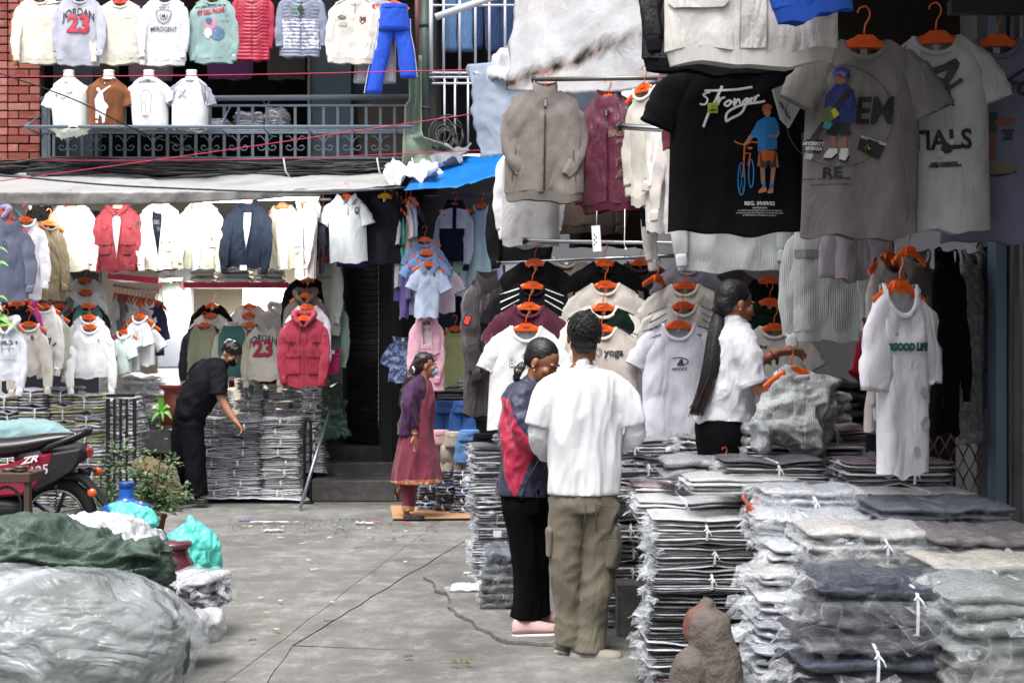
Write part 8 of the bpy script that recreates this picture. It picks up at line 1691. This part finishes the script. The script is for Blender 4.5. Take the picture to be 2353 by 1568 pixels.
# ---------------------------------------------------------------- motorbike
f = Prop('parked_motorbike', 'parked red and black motorbike, its tail pointing at the potted plants', 'motorbike', 100, 1285, 9.2)
BK = plain('0d0d10', .35, coat=.3); BKM = plain('17181b', .6); RED = plain('8e1234', .25, coat=.8); CH = plain('a9abb0', .25, 1.)
f.part('seat', [(-120, 1022, 0, 22, 34), (-60, 1020, 0, 24, 40), (0, 1028, 0, 24, 44), (60, 1022, 0, 22, 42), (110, 1012, 0, 18, 36), (150, 1004, 0, 12, 28), (172, 1001, 0, 8, 18)], BK)
f.part('tail_cowl', [(60, 1050, 0, 26, 36), (120, 1045, 0, 26, 36), (170, 1040, 0, 26, 30), (196, 1038, 0, 20, 22), (206, 1040, 0, 10, 14)], BKM)
f.part('tail_light', [(198, 1028, 0, 8, 14), (205, 1036, 0, 9, 16), (204, 1050, 0, 6, 12)], plain('a01020', .2, coat=1.))
for dd in (-.10, .10): f.bar('grab_rail', [(108, 1034, dd), (125, 1024, dd*1.2), (160, 1010, dd*1.2), (196, 994, dd), (203, 986, dd*.6)], [.018, .022, .020, .016, .012], plain('202226', .4))
f.bar('grab_rail', [(196, 990, -.06), (203, 986, 0), (196, 990, .06)], .013, plain('202226', .4))
def panel(f, name, pts, dd, th, m):
    b = MB(); A = [f.pt(x, y, dd) for x, y in pts]; n = len(A); c = sum(A, Vector())/n; inn = [a.lerp(c, .12)+Vector((0, -th, 0)) for a in A]; back = [a+Vector((0, .02, 0)) for a in A]
    b.add(A+inn+back, [tuple(range(n, 2*n))]+[(i, (i+1) % n, n+(i+1) % n, n+i) for i in range(n)]+[(i, 2*n+i, 2*n+(i+1) % n, (i+1) % n) for i in range(n)]); return b.build(name, m, f.t, True, angle=40)
panel(f, 'side_fairing', [(-130, 1075), (-40, 1078), (20, 1066), (85, 1044), (136, 1036), (128, 1062), (118, 1084), (90, 1118), (70, 1132), (20, 1136), (-110, 1145)], -.125, .018, RED)
panel(f, 'tail_fairing', [(136, 1036), (200, 1026), (202, 1050), (180, 1078), (140, 1102), (95, 1124), (90, 1118), (118, 1084), (128, 1062)], -.12, .014, BKM)
for s, sz, x, y, h, sh_, sx_, st in (('ZR', .062, 84, 1052, 'e4e0e4', .5, 1.5, 0), ('125', .095, 105, 1077, 'b8b0b8', .2, 1., 0), ('SPORT', .04, 76, 1082, 'c8c0c8', .2, 1., 0)):
    p0 = f.pt(x, y, -.150); decal('lettering', move2d(text2d(s, sz, .002, sh_, sx_), 0, 0, R(11)), lambda u_, v_, o, p0=p0: p0+Vector((u_, -o, v_)), plain(h, .5), f.t, .003, 0)
panel(f, 'side_fairing', [(-130, 1075), (-40, 1078), (20, 1066), (85, 1044), (136, 1036), (128, 1062), (118, 1084), (90, 1118), (70, 1132), (20, 1136), (-110, 1145)], .125, -.018, RED)
f.part('engine', [(-60, 1170, 0, 50, 40), (10, 1175, 0, 52, 46), (60, 1165, 0, 30, 36)], plain('1c1d20', .5, .4), n=10, sub=2)
f.bar('exhaust', [(-40, 1200, -.12), (60, 1200, -.15), (170, 1180, -.17), (205, 1172, -.17)], [.02, .025, .045, .04], BKM)
def wheel(f, x, y, dd, r, nm='wheel'):
    c = f.pt(x, y, dd); b = MB(); N = 36; b.tube([c+Vector((math.cos(2*math.pi*i/N)*r, 0, math.sin(2*math.pi*i/N)*r)) for i in range(N+1)], .045, 10, cap=False); w_ = b.build('wheel', plain('0e0e0f', .8), f.t)
    b = MB(); b.tube([c+Vector((math.cos(2*math.pi*i/N)*(r-.055), 0, math.sin(2*math.pi*i/N)*(r-.055))) for i in range(N+1)], .014, 6, cap=False); b.build('rim', CH, w_)
    b = MB()
    for i in range(5): a = i*1.257; b.tube([c, c+Vector((math.cos(a)*(r-.06), 0, math.sin(a)*(r-.06)))], .014, 5)
    b.build('spokes', BKM, w_)
wheel(f, 128, 1190, 0, .26); wheel(f, -300, 1190, 0, .26)
f.part('mudguard', [(150, 1092, 0, 12, 14), (186, 1096, 0, 11, 16), (214, 1120, 0, 9, 16), (236, 1150, 0, 7, 15), (252, 1164, 0, 4, 14)], BKM, 10)
f.bar('plate_bracket', [(180, 1078, 0), (208, 1088, 0)], .016, BKM)
for x, y, dd in ((222, 1128, -.10), (212, 1086, .12)):
    b = MB(); c = f.pt(x, y, dd); f.ell(b, Matrix.Identity(4), tuple(c), (.033, .022, .033), 10); b.build('indicator', plain('d8581c', .2, coat=1.), f.t); f.bar('indicator_stem', [(x-2, y-2, dd+.02), (x-8, y-6, 0)], .008, BKM)
b = MB(); b.tube([f.pt(143+3*math.sin(i*1.2), 1110+i*1.5, -.13+.012*math.cos(i*1.2)) for i in range(46)], .0045, 5); b.build('shock_spring', BKM, f.t)
f.part('fuel_tank', [(-210, 1010, 0, 30, 34), (-170, 1000, 0, 34, 40), (-120, 1010, 0, 26, 38)], RED); f.bar('fork', [(-240, 960, -.08), (-300, 1190, -.08)], .02, CH); f.bar('fork', [(-240, 960, .08), (-300, 1190, .08)], .02, CH); f.bar('handlebar', [(-225, 950, -.35), (-240, 950, 0), (-225, 950, .35)], .013, BKM)
# wooden treadle frame in front of it
f = Prop('treadle_table', 'small dark wooden treadle table with metal lids on top at the left edge', 'table', 30, 1250, 8.4); WD = plain('4a362c', .7, dirt=.3, bump=.3)
for c_, d_ in (((64, 1170), (.034, .05, .50)), ((-60, 1170), (.034, .05, .50))): b = MB(); b.box(f.pt(c_[0], c_[1], 0), d_); b.build('leg', WD, f.t, False)
b = MB(); b.box(f.pt(4, 1096, .1), (.40, .28, .065), bev=.006); b.build('table_top', WD, f.t, False)
b = MB(); N = 28; c = f.pt(14, 1160, 0); b.tube([c+Vector((math.cos(2*math.pi*i/N)*.10, 0, math.sin(2*math.pi*i/N)*.12)) for i in range(N+1)], .009, 6, cap=False); b.tube([c-Vector((.1, 0, 0)), c+Vector((.1, 0, 0))], .006, 5); b.build('flywheel', BKM, f.t)
for x, y in ((18, 1084), (46, 1078)): f.lath('metal_lid', x, [(0, y-8), (15, y-8), (16, y-5), (12, y-3), (16, y), (15, y+4), (0, y+4)], plain('6a5c50', .4, .7), .02)
lump('cloth_bundle', 'pale teal cloth bundle behind the motorbike seat', 'bundle', 10.6, [[(-60, 1005, 0, 30, 40), (20, 1000, 0, 38, 50), (100, 1002, 0, 38, 50), (165, 1018, 0, 26, 40)]], cloth('7d9c9e', .8, .8), .018, .02, (4, 6), 17)
lump('cloth_bundle', 'bright pink cloth corner at the left edge behind the motorbike', 'bundle', 10.9, [[(-30, 985, 0, 22, 30), (5, 988, 0, 22, 30), (28, 1002, 0, 10, 20)]], cloth('b83070', .8, .8), .015, .016, (6, 6), 18)
lump('burlap_sack', 'brown burlap sack slumped behind the potted plants', 'sack', 12.0, [[(330, 1070, 0, 26, 30), (360, 1085, 0, 30, 34), (380, 1115, 0, 34, 34), (385, 1148, 0, 36, 34)]], cloth('6e5a44', .95, .9), .016, .02, (6, 6), 19)
f = Prop('iron_fence', 'short black iron fence between the left stacks and the ledge', 'fence', 278, 1150, 12.05)
for i, x in enumerate((248, 263, 277, 291, 309)): b = MB(); b.box(f.pt(x, 985+50, 0)+Vector((0, 0, 0)), (.03 if i in (0, 4) else .018, .03, .98)); b.build('bar', BLACKM, f.t, False)
for y in (908, 1068): b = MB(); b.box(f.pt(278.5, y, 0)+Vector((0, -.02, 0)), (.27, .012, .03)); b.build('rail', BLACKM, f.t, False)
f = Prop('urn', 'terracotta-red urn on the ledge beside the bending man', 'urn', 402, 940, 12.9); f.lath('urn_body', 402, [(34, 884), (36, 890), (26, 896), (24, 904), (34, 922), (36, 945), (28, 975), (0, 975)], plain('8c3f38', .45, bump=.1))
f = Prop('fridge', 'white and grey cabinet inside the bright shop behind the bending man', 'cabinet', 405, 985, 14.2)
for y0, y1, h in ((845, 905, 'c9cdd6'), (760, 842, '8d939e')): b = MB(); a_, c_ = f.pt(372, y0, 0), f.pt(440, y1, 0); b.box((a_+c_)/2, (c_.x-a_.x, .4, a_.z-c_.z), bev=.01); b.build('cabinet_door', plain(h, .35), f.t, False)
b = MB(); b.box(f.pt(406, 945, .1), (.30, .3, .36)); b.build('cabinet_base', plain('6a6f78', .5), f.t, False)
# pole, trolley, tarp, small things at the middle stall
f = Prop('steel_pole', 'galvanised pole leaning on the middle stacks, foot on the concrete', 'pole', 686, 1178, 11.9); f.bar('tube', [(686, 1178, 0), (710, 1066, .3), (736, 950, .62)], .017, plain('8d949c', .35, .7, dirt=.3)); f.bar('foot_cap', [(685, 1180, -.01), (688, 1170, .02)], .021, plain('5a5c60', .6))
f = Prop('hand_trolley', 'black tubular hand trolley standing against the middle stacks', 'trolley', 705, 1150, 12.5); f.bar('frame_tube', [(699, 1150, 0), (699, 985, 0), (702, 966, 0), (708, 960, 0), (713, 968, 0), (714, 1150, 0)], .014, BLACKM); f.bar('crossbar', [(699, 1060, 0), (714, 1060, 0)], .010, BLACKM); f.bar('toe_plate', [(690, 1152, -.05), (722, 1152, -.05)], .014, BLACKM)
sheet('dark_tarp', 'dark green tarpaulin hanging beside the dark passage', 'tarpaulin', [(738, 884, 12.75), (782, 880, 12.75), (806, 1005, 12.6), (735, 1010, 12.6)], 24, 30, tarp('1f3a2c', .2, '0e1a14', .05), .12, 0, 4, .05, seed=31, wr=.02)
lump('rag', 'yellow rag on the mat beside the bending man', 'rag', 12.5, [[(395, 1142, 0, 10, 16), (412, 1138, 0, 12, 18), (428, 1142, 0, 8, 14)]], cloth('b8983a'), .012, .02, (9, 9), 23)
f = Prop('small_stool', 'small black-framed stool with a white panel behind the man\'s legs', 'stool', 425, 1140, 12.9)
for x in (412, 440): f.bar('leg', [(x, 1058, 0), (x, 1145, 0)], .014, BLACKM)
b = MB(); b.box(f.pt(426, 1100, .03), (.10, .01, .3)); b.build('panel', plain('d4d4d2', .6), f.t, False); b = MB(); b.box(f.pt(426, 1054, .03), (.16, .16, .02)); b.build('seat', BLACKM, f.t, False)
# ---------------------------------------------------------------- carved stone
STN = plain('665d58', .95, bump=1., bs=40, dirt=.5, dirtcol='4a423d')
f = lump('stone_figure', 'worn brown hunched stone figure with vermilion smears before the near stack', 'stone', 4.1, [[(1622, 1390, 0, 20, 24), (1620, 1410, 0, 46, 50), (1624, 1440, 0, 56, 60), (1640, 1476, 0, 48, 60), (1648, 1510, 0, 52, 62), (1652, 1560, 0, 54, 66), (1652, 1700, 0, 62, 74), (1650, 1880, 0, 66, 80)], [(1592, 1496, 0, 18, 30), (1586, 1512, -.01, 38, 52), (1588, 1560, 0, 50, 60), (1596, 1700, 0, 60, 70), (1600, 1880, 0, 66, 74)]], STN, .009, .006, (9, 9), 27, 'stone_body', 2)
f.dye([o for o in f.t.children][0], plain('74453a', .9, bump=1., bs=40, dirt=.9, dirtcol='665d58'), [(1566, 1440), (1572, 1410), (1594, 1388), (1616, 1384), (1612, 1396), (1590, 1412), (1584, 1440), (1580, 1475), (1570, 1470)])
# ---------------------------------------------------------------- cables, strings
f = Prop('cable_bundle', 'tangled bundle of black cables along the foot of the balcony', 'cables', 480, 385, 13.05); rr = random.Random(9)
CB = [plain('141416', .6), plain('2a2a2c', .6), plain('4a4845', .7)]
for k in range(22):
    y0 = rr.uniform(374, 396); b = MB(); pts = []
    for i in range(14): x = -60+i*78; s_ = 10*math.exp(-((x-200)/180)**2)*-1.2; pts.append(f.pt(x, y0+s_*.6+rr.uniform(-7, 7)-(8 if x < 120 else 0)*0, rr.uniform(-.06, .06)))
    b.tube(catmull(pts, 4), rr.choice((.006, .008, .011)), 5); b.build('cable', rr.choice(CB), f.t)
for k in range(9):
    b = MB(); c = f.pt(1030+rr.uniform(-14, 14), 320+rr.uniform(-16, 16), -.1); q = rr.uniform(.07, .15); b.tube([c+Vector((math.cos(i*.5)*q, rr.uniform(-.01, .01), math.sin(i*.5)*q*1.25)) for i in range(14)], .008, 5); b.build('cable_coil', rr.choice(CB), f.t)
for x in (655, 868, 905, 948): f.bar('cable_tie', [(x, 366, -.1), (x+6, 398, -.12), (x+16, 412, -.1)], .008, plain('c9c6c2', .6))
def line(label, pts, r, m, cat='string', nm='string_line'):
    t = thing(nm, label, cat, P(*pts[0])); o_ = Vector(t.location); b = MB(); b.tube([p-o_ for p in catmull([P(*p) for p in pts], 8)], r, 5); b.build('strand', m, t)
RS = plain('b01a44', .6)
line('red string stretched level past the mannequins to the window grille', [(-60, 177, 10.8), (500, 173, 10.6), (1078, 161, 10)], .0045, RS)
line('red string climbing from the awning to the translucent sheet', [(-60, 424, 10.8), (400, 362, 10.6), (1086, 262, 9.9)], .0045, RS)
line('red string running level just above the awning', [(90, 369, 11.2), (600, 366, 11), (1130, 344, 9.9)], .004, RS)
line('thin black wire slanting down across the mannequins', [(-60, 150, 10.5), (160, 225, 10.8), (336, 308, 11.2), (560, 378, 12.6)], .006, BLACKM, 'wire', 'overhead_wire')
f = Prop('awning_strut', 'blue-grey tube strut propping the awning at the left', 'pole', 20, 470, 12.0); f.bar('tube', [(14, 462, 0), (92, 566, .3)], .02, plain('7f8f98', .5)); f.bar('cross_tube', [(-20, 498, .1), (30, 522, .1), (95, 540, .1), (148, 572, .1)], .013, CHROME)
# ---------------------------------------------------------------- litter and gravel
rr = random.Random(12)
def scrap(x, y, L, W_, h, label, cat='litter', curl=.01, grp='scraps of litter on the concrete'):
    g = G(x, y); t = MB(); a = rr.uniform(-.5, .5); n = 7; vs = []; fs = []
    for i in range(n):
        s_ = i/(n-1)-.5; o_ = .25*W_*math.sin(i*1.9+x); vs += [(s_*L, o_+W_/2, .018+curl*abs(math.sin(i*1.3+y))), (s_*L, o_-W_/2, .016+curl*abs(math.sin(i*1.7)))]
        if i: fs.append((2*i-2, 2*i-1, 2*i+1, 2*i))
    t.add(vs, fs); o = t.build('litter_scrap', plain(h, .6), None); o.location = g; o.rotation_euler = (0, 0, a); tag(o, label, cat, grp); md = o.modifiers.new('th', 'SOLIDIFY'); md.thickness = .002
scrap(630, 1203, .42, .022, 'dcdadc', 'long twisted white strap end lying on the concrete')
scrap(628, 1222, .16, .05, 'c4c6cc', 'crumpled clear film scrap near the long white strap')
scrap(560, 1196, .10, .05, '6a6cb0', 'small violet scrap near the turquoise bag')
scrap(838, 1205, .18, .04, 'dad8d8', 'white and red scrap in the middle of the lane')
scrap(862, 1202, .13, .02, 'b06068', 'reddish strip beside the white scrap in the lane'); scrap(930, 1204, .10, .02, 'a83048', 'short red strip near the cardboard')
scrap(778, 1215, .05, .02, '5ab0a4', 'tiny turquoise scrap in the lane'); scrap(1074, 1322, .05, .03, 'e0e0e2', 'small white scrap by the flattened pack')
for i in range(34): scrap(rr.uniform(560, 980), rr.uniform(1192, 1270) if i < 22 else rr.uniform(1270, 1540), rr.uniform(.02, .06), rr.uniform(.008, .02), rr.choice(('d0cec8', 'b9a68a', 'c8c6c4', '4a4642')), 'tiny pale scrap lying loose on the grey concrete')
b = MB()
for i in range(550):
    x = rr.uniform(520, 1010); y = 1190+abs(rr.gauss(0, 22)); g = G(x, y); s_ = rr.uniform(.003, .010); b.add([(g.x-s_, g.y, .002), (g.x+s_*.8, g.y-s_*.5, .002), (g.x+s_*.3, g.y+s_, .002), (g.x, g.y, .002+s_*.9)], [(0, 1, 3), (1, 2, 3), (2, 0, 3)])
o = stuff(b.build('grit', plain('5c5750', .9), None, False)); o['label'] = 'loose grit and dust swept across the lane'; o['category'] = 'grit'
f = Prop('leaf_sprig', 'wilted green sprig lying on the concrete near the camera', 'leaf', 1050, 1533, 6.06); f.t.location.z = .016; 
b = MB(); b.tube([(-.09, 0, .004), (-.03, .01, .006), (.03, 0, .006)], .002, 4); b.build('stem', plain('6a7a3a', .7), f.t)
for k in range(9): a = k*.8; b = MB(); c = Vector((.02+.02*math.cos(a), .01*math.sin(a), .006)); b.add([c, c+Vector((.02*math.cos(a)-.006, .02*math.sin(a)+.006, .012)), c+Vector((.036*math.cos(a), .036*math.sin(a), .008)), c+Vector((.02*math.cos(a)+.006, .02*math.sin(a)-.006, .002))], [(0, 1, 2, 3)]); b.build('leaf', plain('4c5a28', .6), f.t)
